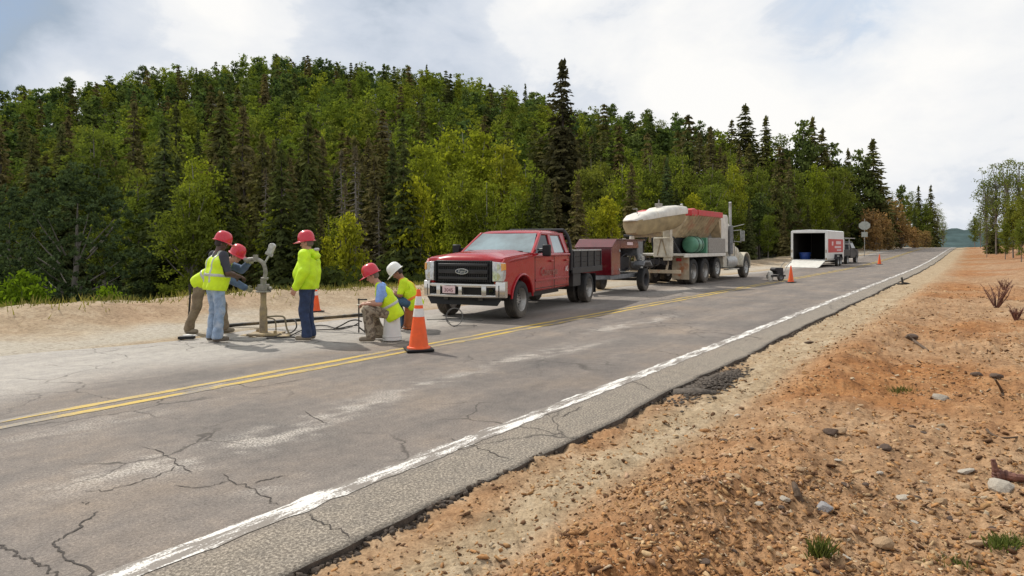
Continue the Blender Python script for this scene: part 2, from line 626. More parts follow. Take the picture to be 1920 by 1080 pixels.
M['camo'] = camo()
# ================================================================== ground
RIDGE = np.array([(-900, 180, 180), (-300, 185, 190), (0, 172, 205), (300, 140, 235), (500, 118, 250), (700, 132, 248), (800, 140, 240), (1000, 184, 200),
                  (1100, 205, 172), (1200, 220, 150), (1400, 240, 122), (1500, 250, 112), (1600, 290, 102), (1700, 375, 110), (1800, 440, 150), (3000, 455, 300)], dtype=float)


def road_z(s):
    return 1.15 * sst(45, 150, s) - 6.0 * sst(165, 420, s)


def ground_z(X, Y, detail=True):
    X = np.asarray(X, dtype=float)
    Y = np.asarray(Y, dtype=float)
    s = X * U[0] + Y * U[1]
    t = X * NN[0] + Y * NN[1]
    z0 = road_z(s)
    # right verge: sandy strip, orange windrow, rough field
    wob = 0.25 * fbm(s * 0.35, t * 0 + 3.3, 3, 5)
    tc_ = 1.35 + wob
    near = 1 - sst(14, 40, s)
    wind = 0.15 * np.exp(-((t - tc_) / 0.42) ** 2) * (0.4 + 0.6 * near) * (0.8 + 0.5 * fbm(s * 0.7, t * 0.7, 3, 9))
    field = 0.05 + 0.36 * sst(0.8, -6, t) + 0.55 * sst(-2, -14, t)
    right = np.where(t < 2.78, -0.055 + 0.025 * fbm(s * 1.7, t * 0 + 4.0, 3, 6) + 0.04 * sst(2.6, 2.0, t) + wind + field * sst(1.9, 0.4, t), 0)
    if detail:
        r1 = fbm(X * 0.9, Y * 0.9, 4, 21) * 0.06 * sst(2.4, 1.2, t) + fbm(X * 0.33, Y * 0.33, 4, 23) * 0.20 * sst(0.5, -3, t)
        r2 = fbm(X * 5.5, Y * 5.5, 5, 33, 0.62) * 0.055 + fbm(X * 2.1, Y * 2.1, 3, 35) * 0.05 * sst(1.9, 1.2, t) * (0.25 + sst(2.2, 1.5, t))
        clod = np.maximum(fbm(X * 13, Y * 13, 3, 41, 0.6) - 0.12, 0) * 0.085 * sst(2.1, 1.4, t) * (0.35 + 0.9 * sst(-0.2, 0.5, fbm(X * 0.7, Y * 0.7, 3, 4)))
        fade = 1 - 0.5 * sst(12, 50, s)
        right = right + np.where(t < 2.78, (r1 + r2 + clod) * fade, 0)
    right = right - 2.2 * sst(-40, -120, t)
    # under the asphalt
    under = np.where((t >= 2.78) & (t < 11.6), -0.07, 0)
    # left verge: sand laps over the asphalt edge, then a low berm, then the drop to the wood
    lap = 10.9 + 0.5 * fbm(s * 0.25, t * 0 + 9.1, 3, 3) + 0.9 * sst(6, 1, s)
    left = np.where(t >= 9.6, -0.07 + 0.085 * sst(lap - 0.5, lap + 0.3, t), under)
    bh = 0.40 - 0.2 * sst(8, 20, s)
    bh = bh * (0.85 + 0.3 * fbm(s * 0.5, t * 0 + 2.0, 3, 8))
    berm = bh * np.exp(-(np.maximum(np.abs(t - 15.6) - 0.5, 0) / 1.05) ** 2)
    drop = -2.6 * sst(16.6, 27, t)
    drop = drop * (1 - 0.85 * sst(60, 110, s))
    ld = 0
    if detail:
        ld = (fbm(X * 1.3, Y * 1.3, 4, 51) * 0.07 + fbm(X * 5, Y * 5, 3, 57) * 0.03) * sst(12.2, 14.5, t) + fbm(X * 2.0, Y * 2.0, 3, 58) * 0.02 * sst(11, 12, t)
    left = left + np.where(t > 11, berm + drop + ld, 0)
    z = z0 + np.where(t < 2.78, right, left)
    # forested hill
    Yp = np.maximum(Y, 5.0)
    px = np.clip(960 + 1250 * X / Yp, -900, 3000)
    top = np.interp(px, RIDGE[:, 0], RIDGE[:, 1])
    Rr = np.interp(px, RIDGE[:, 0], RIDGE[:, 2])
    Hm = EYE + (460 - top - 6) / 1250 * Rr - 13.5
    Hm = np.maximum(Hm, 0.0)
    f = sst(0, 1, (Y - 55) / np.maximum(Rr - 55, 20)) * sst(15, 34, t)
    hill = Hm * f - np.maximum(Y - Rr, 0) * 0.12 * sst(15, 34, t)
    hill = hill + np.where(f > 0.02, fbm(X * 0.03, Y * 0.03, 3, 71) * 3.0 * f, 0)
    return z + np.maximum(hill, -6)


def gz(x, y):
    return float(ground_z(np.array([x]), np.array([y]))[0])


ang = np.concatenate([np.linspace(-82, -2, 230, endpoint=False), np.linspace(-2, 44, 380, endpoint=False), np.linspace(44, 82, 50)])
ang = np.radians(ang)
rad = 1.0 * np.exp(np.linspace(0, math.log(900.0), 560))
AA, RR_ = np.meshgrid(ang, rad, indexing='ij')
GX = np.sin(AA) * RR_
GY = np.cos(AA) * RR_
GZ = ground_z(GX.ravel(), GY.ravel()).reshape(GX.shape)
na, nr = GX.shape
idx = np.arange(na * nr).reshape(na, nr)
F = np.stack([idx[:-1, :-1], idx[:-1, 1:], idx[1:, 1:], idx[1:, :-1]], -1).reshape(-1, 4)
V = np.stack([GX.ravel(), GY.ravel(), GZ.ravel()], -1)
me = mesh_np('ground', V, F[:, ::-1], True)
xs, ys = V[:, 0].astype(float), V[:, 1].astype(float)
ss = xs * U[0] + ys * U[1]
tt = xs * NN[0] + ys * NN[1]
nz1 = fbm(xs * 0.8, ys * 0.8, 4, 91)
nz2 = fbm(xs * 0.25, ys * 0.25, 3, 95)
track = np.exp(-((tt - 2.22 + 0.1 * nz1) / (0.22 + 0.02 * np.clip(ss, 0, 40))) ** 2)
orange = (1 - np.clip(track * 1.25, 0, 1)) * sst(2.9, 2.6, tt) * np.where(tt > 2.25, sst(16, 4, ss), 1) * (0.55 + 0.45 * sst(-0.35, 0.35, nz2 + 0.5 * nz1))
orange *= np.where(tt < 2.78, 1 - 0.35 * sst(0.6, -1.2, tt) * (0.5 + 0.45 * sst(-0.3, 0.3, fbm(xs * 0.45, ys * 0.45, 3, 97))), 1)
orange = np.where(tt < 2.78, orange, sst(13.2, 14.3, tt + 0.6 * nz1) * (0.05 + 0.30 * sst(0.0, 0.5, nz2)) * sst(16.4, 15.4, tt + 0.3 * nz1))
red = 0.8 * sst(18, 45, ss) * sst(2, -4, tt) * (0.6 + 0.4 * nz2)
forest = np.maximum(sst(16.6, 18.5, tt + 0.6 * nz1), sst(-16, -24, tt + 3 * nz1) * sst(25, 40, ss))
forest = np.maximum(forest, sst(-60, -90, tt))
grey_dust = sst(11.0, 11.6, tt) * sst(14.2, 12.4, tt + 1.1 * nz1) * (0.45 + 0.45 * sst(-0.3, 0.3, nz2)) + 0.12 * sst(12, 13, tt)
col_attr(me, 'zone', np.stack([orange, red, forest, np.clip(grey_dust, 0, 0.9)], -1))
m = bpy.data.materials.new('earth')
m.use_nodes = True
nt = m.node_tree
b = nt.nodes['Principled BSDF']
b.inputs['Roughness'].default_value = 0.95
b.inputs['Specular IOR Level'].default_value = 0.15
tcn = N(nt, 'ShaderNodeTexCoord')
vec = tcn.outputs['Object']
a = N(nt, 'ShaderNodeAttribute', attribute_name='zone')
sp = N(nt, 'ShaderNodeSeparateColor')
nt.links.new(a.outputs['Color'], sp.inputs[0])
n1 = noise(nt, vec, 2.2, 8, 0.72)
n2 = noise(nt, vec, 14.0, 6, 0.7)
n3 = noise(nt, vec, 60.0, 4, 0.7)
sand = ramp(nt, n1, [(0.3, (0.26, 0.19, 0.115)), (0.5, (0.36, 0.272, 0.172)), (0.72, (0.46, 0.375, 0.262))])
orng = ramp(nt, n1, [(0.3, (0.20, 0.083, 0.030)), (0.5, (0.31, 0.140, 0.051)), (0.72, (0.40, 0.22, 0.098))])
redd = ramp(nt, n1, [(0.3, (0.22, 0.095, 0.045)), (0.6, (0.34, 0.165, 0.085)), (0.8, (0.40, 0.25, 0.15))])
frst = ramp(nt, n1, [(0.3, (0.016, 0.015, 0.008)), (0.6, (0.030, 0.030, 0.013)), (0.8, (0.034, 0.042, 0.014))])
c = mixc(nt, sp.outputs[0], sand, orng)
c = mixc(nt, sp.outputs[1], c, redd)
c = mixc(nt, a.outputs['Alpha'], c, (0.41, 0.37, 0.305))
c = mixc(nt, 1.0, c, ramp(nt, n2, [(0.28, (0.55, 0.50, 0.47)), (0.5, (1, 1, 1)), (0.74, (1.25, 1.25, 1.27))]), 'MULTIPLY')
c = mixc(nt, 1.0, c, ramp(nt, n3, [(0.3, 0.68), (0.7, 1.28)]), 'MULTIPLY')
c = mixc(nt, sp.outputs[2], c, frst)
nt.links.new(c, b.inputs['Base Color'])
bn = N(nt, 'ShaderNodeBump')
bn.inputs['Strength'].default_value = 0.75
bn.inputs['Distance'].default_value = 0.02
hsum = math_n(nt, 'ADD', n2, math_n(nt, 'MULTIPLY', n3, 0.6))
nt.links.new(hsum, bn.inputs['Height'])
nt.links.new(bn.outputs[0], b.inputs['Normal'])
M['earth'] = m
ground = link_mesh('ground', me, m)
tag(ground, 'bare orange and sandy earth on both sides of the road', kind='structure')

# ================================================================== road
sg = np.concatenate([np.arange(-9, 26, 0.07), 26 * np.exp(np.linspace(0, math.log(330 / 26.0), 240))])
tg = np.linspace(2.78, 11.55, 118)
SG, TG = np.meshgrid(sg, tg, indexing='ij')
TG = TG.copy()
jag = 0.03 * fbm(sg * 2.1, sg * 0 + 1.0, 4, 61) + 0.06 * fbm(sg * 0.4, sg * 0 + 5.0, 2, 63)
w0 = np.clip((tg - 2.78) / 0.5, 0, 1)
TG += (jag[:, None]) * (1 - w0)[None, :]
RX = U[0] * SG + NN[0] * TG
RY = U[1] * SG + NN[1] * TG
RZ = road_z(SG) + 0.006 * fbm(SG * 0.8, TG * 0.8, 3, 65) * sst(2.9, 3.5, TG) - 0.02 * sst(3.25, 2.78, TG)
ns, ntt = RX.shape
V = np.stack([RX.ravel(), RY.ravel(), RZ.ravel()], -1)
idx = np.arange(ns * ntt).reshape(ns, ntt)
F = np.stack([idx[:-1, :-1], idx[:-1, 1:], idx[1:, 1:], idx[1:, :-1]], -1).reshape(-1, 4)
# broken edge: a rough wall down to the dirt
lo = V[idx[:, 0]].copy()
lo[:, 2] -= 0.12
lo[:, :2] += NN[None, :] * (0.02 + 0.012 * fbm(sg * 2.5, sg * 0, 2, 66))[:, None]
b0 = len(V)
V = np.concatenate([V, lo])
li = np.arange(b0, b0 + ns)
F2 = np.stack([idx[:-1, 0], idx[1:, 0], li[1:], li[:-1]], -1)
F = np.concatenate([F[:, ::-1], F2[:, ::-1]])
me = mesh_np('road', V, F, True)
sA = np.concatenate([SG.ravel(), sg])
tA = np.concatenate([TG.ravel(), TG[:, 0]])
uv = me.uv_layers.new(name='road_uv')
li_ = np.empty(len(me.loops), dtype=np.int32)
me.loops.foreach_get('vertex_index', li_)
uv.data.foreach_set('uv', np.stack([sA[li_], tA[li_]], -1).astype(np.float32).ravel())


def road_coord(px, py):
    p = gpt(px, py)
    return float(p @ U), float(p @ NN)


wear = np.zeros(len(sA))
for px, py, rs, rt, am in [(255, 872, 0.55, 0.26, 0.8), (480, 832, 0.8, 0.2, 1.0), (640, 770, 1.1, 0.14, 0.8), (560, 800, 0.9, 0.2, 0.5), (805, 718, 1.0, 0.2, 0.7), (990, 668, 1.1, 0.15, 0.9), (1160, 612, 1.2, 0.22, 0.8),
                           (1080, 655, 1.0, 0.1, 0.6), (1230, 600, 1.2, 0.2, 0.6), (520, 905, 0.25, 0.14, 0.5), (420, 720, 1.5, 0.2, 0.35), (160, 800, 0.9, 0.25, 0.35)]:
    s_, t_ = road_coord(px, py)
    wear = np.maximum(wear, am * np.exp(-((sA - s_) / rs) ** 2 - ((tA - t_) / rt) ** 2))
wear *= 1.35 * (0.05 + 1.1 * sst(-0.12, 0.22, fbm(sA * 3.1, tA * 6.5, 5, 67, 0.65)))
wear = np.clip(wear, 0, 1)
dust = sst(7.7, 9.3, tA + 0.6 * fbm(sA * 0.5, tA * 0.7, 3, 68)) * sst(21, 12, sA + 2 * fbm(sA * .3, tA, 2, 2)) * 0.95
dust = np.maximum(dust, sst(9.6, 10.9, tA) * 0.8)
dust = np.maximum(dust, 0.6 * np.exp(-((sA - 22.5) / 3.5) ** 2 - ((tA - 8.6) / 0.7) ** 2))
agg = sst(3.45, 3.2, tA)                                   # coarse exposed shoulder outside the white line
col_attr(me, 'wear', np.stack([wear, dust, agg], -1))
m = bpy.data.materials.new('old_asphalt')
m.use_nodes = True
nt = m.node_tree
b = nt.nodes['Principled BSDF']
b.inputs['Specular IOR Level'].default_value = 0.25
uvn = N(nt, 'ShaderNodeUVMap', uv_map='road_uv')
a = N(nt, 'ShaderNodeAttribute', attribute_name='wear')
sp = N(nt, 'ShaderNodeSeparateColor')
nt.links.new(a.outputs['Color'], sp.inputs[0])
mpn = N(nt, 'ShaderNodeMapping')
mpn.inputs['Scale'].default_value = (0.22, 1.6, 1)
nt.links.new(uvn.outputs[0], mpn.inputs[0])
streak = noise(nt, mpn.outputs[0], 1.0, 6, 0.6)
blot = noise(nt, uvn.outputs[0], 0.7, 6, 0.62)
fine = noise(nt, uvn.outputs[0], 55.0, 4, 0.75)
grit = noise(nt, uvn.outputs[0], 170.0, 2, 0.8)
base = ramp(nt, streak, [(0.28, (0.140, 0.121, 0.107)), (0.5, (0.190, 0.163, 0.142)), (0.72, (0.242, 0.210, 0.183))])
base = mixc(nt, 1.0, base, ramp(nt, blot, [(0.3, (0.74, 0.77, 0.80)), (0.5, (1, 1, 1)), (0.7, (1.22, 1.15, 1.05))]), 'MULTIPLY')
vor = N(nt, 'ShaderNodeTexVoronoi', feature='DISTANCE_TO_EDGE')
vor.inputs['Scale'].default_value = 1.0
wv = N(nt, 'ShaderNodeVectorMath', operation='MULTIPLY_ADD')
nzv = N(nt, 'ShaderNodeTexNoise')
nzv.inputs['Scale'].default_value = 2.2
nzv.inputs['Detail'].default_value = 5
nt.links.new(uvn.outputs[0], nzv.inputs['Vector'])
nt.links.new(nzv.outputs['Color'], wv.inputs[0])
wv.inputs[1].default_value = (0.55, 0.55, 0)
nt.links.new(uvn.outputs[0], wv.inputs[2])
nt.links.new(wv.outputs[0], vor.inputs['Vector'])
hair_w = math_n(nt, 'MULTIPLY', ramp(nt, vor.outputs['Distance'], [(0.0, 1.0), (0.008, 0.7), (0.016, 0.0)]), ramp(nt, noise(nt, uvn.outputs[0], 0.45, 3, 0.5), [(0.50, 0.0), (0.60, 0.85)]), True)
scf = math_n(nt, 'MULTIPLY', sp.outputs[0], ramp(nt, fine, [(0.42, 0.10), (0.58, 1.0)]), True)
base = mixc(nt, scf, base, (0.46, 0.42, 0.37))
base = mixc(nt, sp.outputs[1], base, ramp(nt, streak, [(0.25, (0.30, 0.275, 0.245)), (0.75, (0.44, 0.41, 0.37))]))
aggc = ramp(nt, fine, [(0.3, (0.12, 0.10, 0.08)), (0.48, (0.22, 0.19, 0.15)), (0.66, (0.42, 0.37, 0.30))])
base = mixc(nt, math_n(nt, 'MULTIPLY', sp.outputs[2], 0.75), base, aggc)
mid = noise(nt, uvn.outputs[0], 7.0, 6, 0.7)
base = mixc(nt, 1.0, base, ramp(nt, mid, [(0.3, (0.80, 0.80, 0.81)), (0.7, (1.18, 1.16, 1.13))]), 'MULTIPLY')
base = mixc(nt, 1.0, base, ramp(nt, fine, [(0.3, 0.58), (0.5, 0.98), (0.7, 1.45)]), 'MULTIPLY')
base = mixc(nt, 1.0, base, ramp(nt, grit, [(0.32, 0.66), (0.68, 1.34)]), 'MULTIPLY')
base = mixc(nt, hair_w, base, (0.05, 0.042, 0.036))
nt.links.new(base, b.inputs['Base Color'])
nt.links.new(ramp(nt, streak, [(0.3, 0.7), (0.7, 0.9)]), b.inputs['Roughness'])
bn = N(nt, 'ShaderNodeBump')
bn.inputs['Strength'].default_value = 0.5
bn.inputs['Distance'].default_value = 0.006
nt.links.new(math_n(nt, 'ADD', fine, grit), bn.inputs['Height'])
nt.links.new(bn.outputs[0], b.inputs['Normal'])
road = link_mesh('road', me, m)
M['edge_break'] = mat('edge_break', (0.085, 0.062, 0.045), 0.95, 0, 0.4, 14, bump=1.0, bscale=45)
me.materials.append(M['edge_break'])
mi = np.zeros(len(me.polygons), dtype=np.int32)
mi[-len(F2):] = 1
me.polygons.foreach_set('material_index', mi)
tag(road, 'worn grey two lane asphalt road with cracks', kind='structure')


def paint_mat(name, col, wear_lo, wear_hi, sx, sy):
    m = bpy.data.materials.new(name)
    m.use_nodes = True
    nt = m.node_tree
    b = nt.nodes['Principled BSDF']
    b.inputs['Roughness'].default_value = 0.7
    uvn = N(nt, 'ShaderNodeUVMap', uv_map='road_uv')
    mpn = N(nt, 'ShaderNodeMapping')
    mpn.inputs['Scale'].default_value = (sx, sy, 1)
    nt.links.new(uvn.outputs[0], mpn.inputs[0])
    w = noise(nt, mpn.outputs[0], 1.0, 8, 0.72, 0.4)
    f = noise(nt, uvn.outputs[0], 60.0, 3, 0.7)
    k = ramp(nt, math_n(nt, 'ADD', w, math_n(nt, 'MULTIPLY', math_n(nt, 'SUBTRACT', f, 0.5), 0.35)), [(wear_lo, 1.0), (wear_hi, 0.0)])
    c = mixc(nt, 1.0, col, ramp(nt, f, [(0.3, 0.85), (0.7, 1.1)]), 'MULTIPLY')
    c = mixc(nt, k, c, (0.20, 0.172, 0.145))
    nt.links.new(c, b.inputs['Base Color'])
    bn = N(nt, 'ShaderNodeBump')
    bn.inputs['Strength'].default_value = 0.4
    bn.inputs['Distance'].default_value = 0.004
    nt.links.new(f, bn.inputs['Height'])
    nt.links.new(bn.outputs[0], b.inputs['Normal'])
    return m


def stripe(name, tfun, w, mat_, s0, s1, label, ragged=0.0, zoff=0.005, seed=0):
    s = np.concatenate([np.arange(s0, min(s1, 26), 0.05), 26 * np.exp(np.linspace(0, math.log(s1 / 26.0), 160))]) if s1 > 26 else np.arange(s0, s1, 0.05)
    tcent = tfun(s)
    e0 = ragged * fbm(s * 5, s * 0 + seed, 4, 71 + seed, 0.7)
    e1 = ragged * fbm(s * 5, s * 0 + seed + 9, 4, 79 + seed, 0.7)
    cols = np.linspace(-0.5, 0.5, 4)
    T = tcent[:, None] + cols[None, :] * w + (e0[:, None] * (0.5 - cols)[None, :] + e1[:, None] * (0.5 + cols)[None, :])
    S = np.repeat(s[:, None], 4, 1)
    X = U[0] * S + NN[0] * T
    Y = U[1] * S + NN[1] * T
    Z = road_z(S) + 0.006 * fbm(S * 0.8, T * 0.8, 3, 65) * sst(2.9, 3.5, T) - 0.02 * sst(3.25, 2.78, T) + zoff + 0.0003 * np.maximum(S - 20, 0)
    idx = np.arange(S.size).reshape(S.shape)
    F = np.stack([idx[:-1, :-1], idx[:-1, 1:], idx[1:, 1:], idx[1:, :-1]], -1).reshape(-1, 4)
    me = mesh_np(name, np.stack([X.ravel(), Y.ravel(), Z.ravel()], -1), F[:, ::-1])
    li_ = np.empty(len(me.loops), dtype=np.int32)
    me.loops.foreach_get('vertex_index', li_)
    uv = me.uv_layers.new(name='road_uv')
    uv.data.foreach_set('uv', np.stack([S.ravel()[li_], T.ravel()[li_]], -1).astype(np.float32).ravel())
    o = link_mesh(name, me, mat_)
    return tag(o, label, kind='structure')


pw = paint_mat('white_road_paint', (0.72, 0.69, 0.64), 0.475, 0.54, 1.7, 10.0)
py_m = paint_mat('yellow_road_paint', (0.52, 0.35, 0.045), 0.43, 0.54, 1.1, 9.0)
stripe('edge_line_marking', lambda s: 3.40 + 0.0 * s, 0.175, pw, -3, 300, 'worn white edge line along the dirt verge', 0.035, 0.004)
stripe('centre_line_marking', lambda s: 7.00 + 0.05 * np.sin(s * 0.08), 0.115, py_m, -3, 300, 'nearer stripe of the worn double yellow centre line', 0.02, 0.004, 3)
stripe('centre_line_marking', lambda s: 7.25 + 0.05 * np.sin(s * 0.08), 0.115, py_m, -3, 300, 'farther stripe of the worn double yellow centre line', 0.02, 0.004, 5)

M['crack'] = mat('crack', (0.055, 0.045, 0.038), 0.95)
CRACKS = [
    [(270, 837), (308, 854), (337, 873), (366, 885)],
    [(161, 921), (202, 919), (260, 904), (298, 892), (332, 875)],
    [(185, 960), (156, 979), (128, 1005), (103, 1015), (101, 1025), (125, 1046), (173, 1078), (200, 1095)],
    [(-20, 1015), (10, 1027), (29, 1041), (53, 1051), (87, 1065), (103, 1077), (120, 1090)],
    [(327, 911), (385, 914), (428, 902)],
    [(414, 890), (443, 907), (474, 916), (501, 935), (517, 948)],
    [(477, 907), (510, 899), (534, 892)],
    [(578, 962), (607, 979), (640, 993), (656, 1004)],
    [(568, 772), (592, 786), (616, 796)],
    [(842, 822), (875, 833), (911, 844), (951, 858)],
    [(1002, 769), (1035, 782)],
    [(1049, 782), (1070, 774), (1091, 762)],
    [(1151, 709), (1191, 718), (1231, 733)],
    [(160, 940), (163, 948)],
    [(440, 720), (480, 726), (540, 716), (560, 712)],
]
for ci, pl in enumerate(CRACKS):
    P = [gpt(*p) for p in pl]
    Q = curve_pts([(p[0], p[1], 0) for p in P], 9) if len(P) > 2 else [Vector((P[0][0], P[0][1], 0)).lerp(Vector((P[1][0], P[1][1], 0)), k / 8) for k in range(9)]
    Q = np.array([(q.x, q.y) for q in Q])
    n = len(Q)
    dvec = np.gradient(Q, axis=0)
    nrm = np.stack([-dvec[:, 1], dvec[:, 0]], -1) / (np.linalg.norm(dvec, axis=1)[:, None] + 1e-9)
    kk = np.arange(n)
    jit = 0.035 * fbm(kk * 0.45 + ci * 31.7, kk * 0.0, 3, 77) + RNG.normal(0, 0.003, n)
    Q = Q + nrm * jit[:, None]
    w = (0.0022 + 0.0042 * vnoise(kk * 0.6 + ci * 5.0, kk * 0.0, 3)) * np.minimum(1, np.minimum(np.arange(n), np.arange(n)[::-1]) / 3 + 0.25)
    if ci in (2, 3, 6):
        w *= 1.3
    A_ = Q + nrm * w[:, None]
    B_ = Q - nrm * w[:, None]
    P2 = np.empty((2 * n, 3))
    P2[0::2, :2] = A_
    P2[1::2, :2] = B_
    s_ = P2[:, :2] @ U
    t_ = P2[:, :2] @ NN
    P2[:, 2] = road_z(s_) + 0.006 * fbm(s_ * 0.8, t_ * 0.8, 3, 65) * sst(2.9, 3.5, t_) - 0.02 * sst(3.25, 2.78, t_) + 0.004
    F = np.array([(2 * i, 2 * i + 1, 2 * i + 3, 2 * i + 2) for i in range(n - 1)])
    o = link_mesh('crack', mesh_np('crack', P2, F), M['crack'], road)

# ================================================================== far hills
hx = np.linspace(200, 2600, 200)
hy = np.linspace(1100, 2200, 60)
HX, HY = np.meshgrid(hx, hy, indexing='ij')
HZ = 52 * np.exp(-((HY - 1650) / 300) ** 2) * (0.8 + 0.5 * fbm(HX * 0.004, HY * 0.004, 3, 5)) + 10 * fbm(HX * 0.03, HY * 0.03, 3, 7) - 14
V = np.stack([HX.ravel(), HY.ravel(), HZ.ravel()], -1)
idx = np.arange(HX.size).reshape(HX.shape)
F = np.stack([idx[:-1, :-1], idx[:-1, 1:], idx[1:, 1:], idx[1:, :-1]], -1).reshape(-1, 4)
M['far_wood'] = mat('far_wood', (0.058, 0.092, 0.092), 0.95, 0, 0.35, 0.02, spec=0.1)  # distance haze is put into the base colour as a blue tint
hills = link_mesh('hills', mesh_np('hills', V, F[:, ::-1], True), M['far_wood'])
tag(hills, 'distant blue green wooded hills beyond the end of the road', kind='structure')

# ================================================================== stones and gravel
def rock_mesh(seed, flat=0.65):
    r = np.random.default_rng(seed)
    bm = bmesh.new()
    bmesh.ops.create_icosphere(bm, subdivisions=2, radius=1.0)
    axes = r.normal(0, 1, (9, 3))
    axes /= np.linalg.norm(axes, axis=1)[:, None]
    off = r.uniform(0.55, 0.95, 9)
    for v in bm.verts:
        p = np.array(v.co)
        for a_, d_ in zip(axes, off):
            k = p @ a_ - d_
            if k > 0:
                p = p - a_ * k
        p *= 1 + r.normal(0, 0.025)
        v.co = (p[0], p[1] * 0.8, p[2] * flat)
    me = bpy.data.meshes.new('rock')
    bm.to_mesh(me)
    bm.free()
    return me


# loose gravel: one countless mass
def gravel(n, seed):
    r = np.random.default_rng(seed)
    # density falls with distance like the share of the picture each metre takes
    d = 2.6 * np.exp(r.random(n) * math.log(30 / 2.6))
    a = np.radians(r.uniform(-28, 44, n))
    x = np.sin(a) * d
    y = np.cos(a) * d
    t = x * NN[0] + y * NN[1]
    s = x * U[0] + y * U[1]
    keep = (t < 2.70) & (t > -16)
    dens = np.where(t > 1.9, 0.33, 1.0) * (0.45 + 0.8 * sst(-0.3, 0.3, fbm(x * 0.8, y * 0.8, 3, 12)))
    keep &= r.random(n) < dens
    x, y, t, s = x[keep], y[keep], t[keep], s[keep]
    n = len(x)
    size = np.exp(r.normal(math.log(0.0052), 0.6, n))
    size = np.clip(size, 0.0025, 0.021) * (1 + 0.02 * np.hypot(x, y))
    z = ground_z(x, y) + size * 0.25
    base = np.array([(-1, -1, -.6), (1, -1, -.6), (1, 1, -.6), (-1, 1, -.6), (-.7, -.7, .7), (.7, -.7, .7), (.7, .7, .7), (-.7, .7, .7)], dtype=float)
    fq = np.array([(3, 2, 1, 0), (4, 5, 6, 7), (0, 1, 5, 4), (1, 2, 6, 5), (2, 3, 7, 6), (3, 0, 4, 7)])
    sh = base[None] * (1 + r.uniform(-0.6, 0.5, (n, 8, 3))) * np.stack([r.uniform(0.8, 1.5, n), r.uniform(0.6, 1.1, n), r.uniform(0.5, 1.1, n)], -1)[:, None, :]
    th = r.uniform(0, 6.28, n)
    tilt = r.normal(0, 0.35, (n, 2))
    c_, s_ = np.cos(th)[:, None], np.sin(th)[:, None]
    X = sh[..., 0] * c_ - sh[..., 1] * s_ * 0.75
    Y = sh[..., 0] * s_ + sh[..., 1] * c_ * 0.75
    Z = sh[..., 2] * 0.62 + X * tilt[:, :1] + Y * tilt[:, 1:]
    P = np.stack([X, Y, Z], -1) * size[:, None, None] + np.stack([x, y, z], -1)[:, None, :]
    F = (fq[None] + (np.arange(n) * 8)[:, None, None]).reshape(-1, 4)
    pal = np.array([(0.36, 0.19, 0.08), (0.27, 0.14, 0.06), (0.42, 0.29, 0.16), (0.44, 0.35, 0.24), (0.18, 0.10, 0.055), (0.40, 0.26, 0.165), (0.38, 0.22, 0.10), (0.11, 0.058, 0.03)])
    ci = r.choice(len(pal), n, p=[0.22, 0.17, 0.15, 0.05, 0.10, 0.06, 0.13, 0.12])
    c = pal[ci] * r.uniform(0.75, 1.2, (n, 1))
    me = mesh_np('gravel', P.reshape(-1, 3), F)
    col_attr(me, 'tint', np.repeat(c, 8, 0))
    return me


def edge_crumbs(n, seed):
    r = np.random.default_rng(seed)
    s = 2.0 * np.exp(r.random(n) * math.log(30 / 2.0))
    t = 2.78 - np.abs(r.normal(0, 0.03, n)) + 0.035 * fbm(s * 2.1, s * 0 + 1.0, 4, 61) + 0.01
    x = U[0] * s + NN[0] * t
    y = U[1] * s + NN[1] * t
    size = np.clip(np.exp(r.normal(math.log(0.008), 0.5, n)), 0.003, 0.022)
    z = ground_z(x, y) + size * 0.2
    base = np.array([(-1, -1, -.6), (1, -1, -.6), (1, 1, -.6), (-1, 1, -.6), (-.7, -.7, .7), (.7, -.7, .7), (.7, .7, .7), (-.7, .7, .7)], dtype=float)
    fq = np.array([(3, 2, 1, 0), (4, 5, 6, 7), (0, 1, 5, 4), (1, 2, 6, 5), (2, 3, 7, 6), (3, 0, 4, 7)])
    P = base[None] * (1 + r.uniform(-0.5, 0.5, (n, 8, 3))) * size[:, None, None] + np.stack([x, y, z], -1)[:, None, :]
    F = (fq[None] + (np.arange(n) * 8)[:, None, None]).reshape(-1, 4)
    return mesh_np('asphalt_crumbs', P.reshape(-1, 3), F)


ec = link_mesh('asphalt_crumbs', edge_crumbs(1500, 17), M['edge_break'])
tag(ec, 'dark crumbs broken off along the ragged asphalt edge', kind='stuff')

m = bpy.data.materials.new('gravel_stone')
m.use_nodes = True
nt = m.node_tree
b = nt.nodes['Principled BSDF']
b.inputs['Roughness'].default_value = 0.95
b.inputs['Specular IOR Level'].default_value = 0.15
a = N(nt, 'ShaderNodeAttribute', attribute_name='tint')
tcn = N(nt, 'ShaderNodeTexCoord')
nt.links.new(mixc(nt, 1.0, a.outputs['Color'], ramp(nt, noise(nt, tcn.outputs['Object'], 90, 3, 0.7), [(0.3, 0.75), (0.7, 1.25)]), 'MULTIPLY'), b.inputs['Base Color'])
gr = link_mesh('gravel', gravel(130000, 5), m)
tag(gr, 'loose orange gravel and clods strewn over the bare verge', kind='stuff')
# ================================================================== trees
def diamonds(C, A, B):
    """leaf shaped faces: centre, long half axis, short half axis"""
    n = len(C)
    V = np.stack([C - A, C - B + A * 0.15, C + A, C + B + A * 0.15], 1).reshape(-1, 3)
    F = np.arange(4 * n).reshape(-1, 4)
    return V, F


def unit(v):
    return v / (np.linalg.norm(v, axis=-1, keepdims=True) + 1e-9)


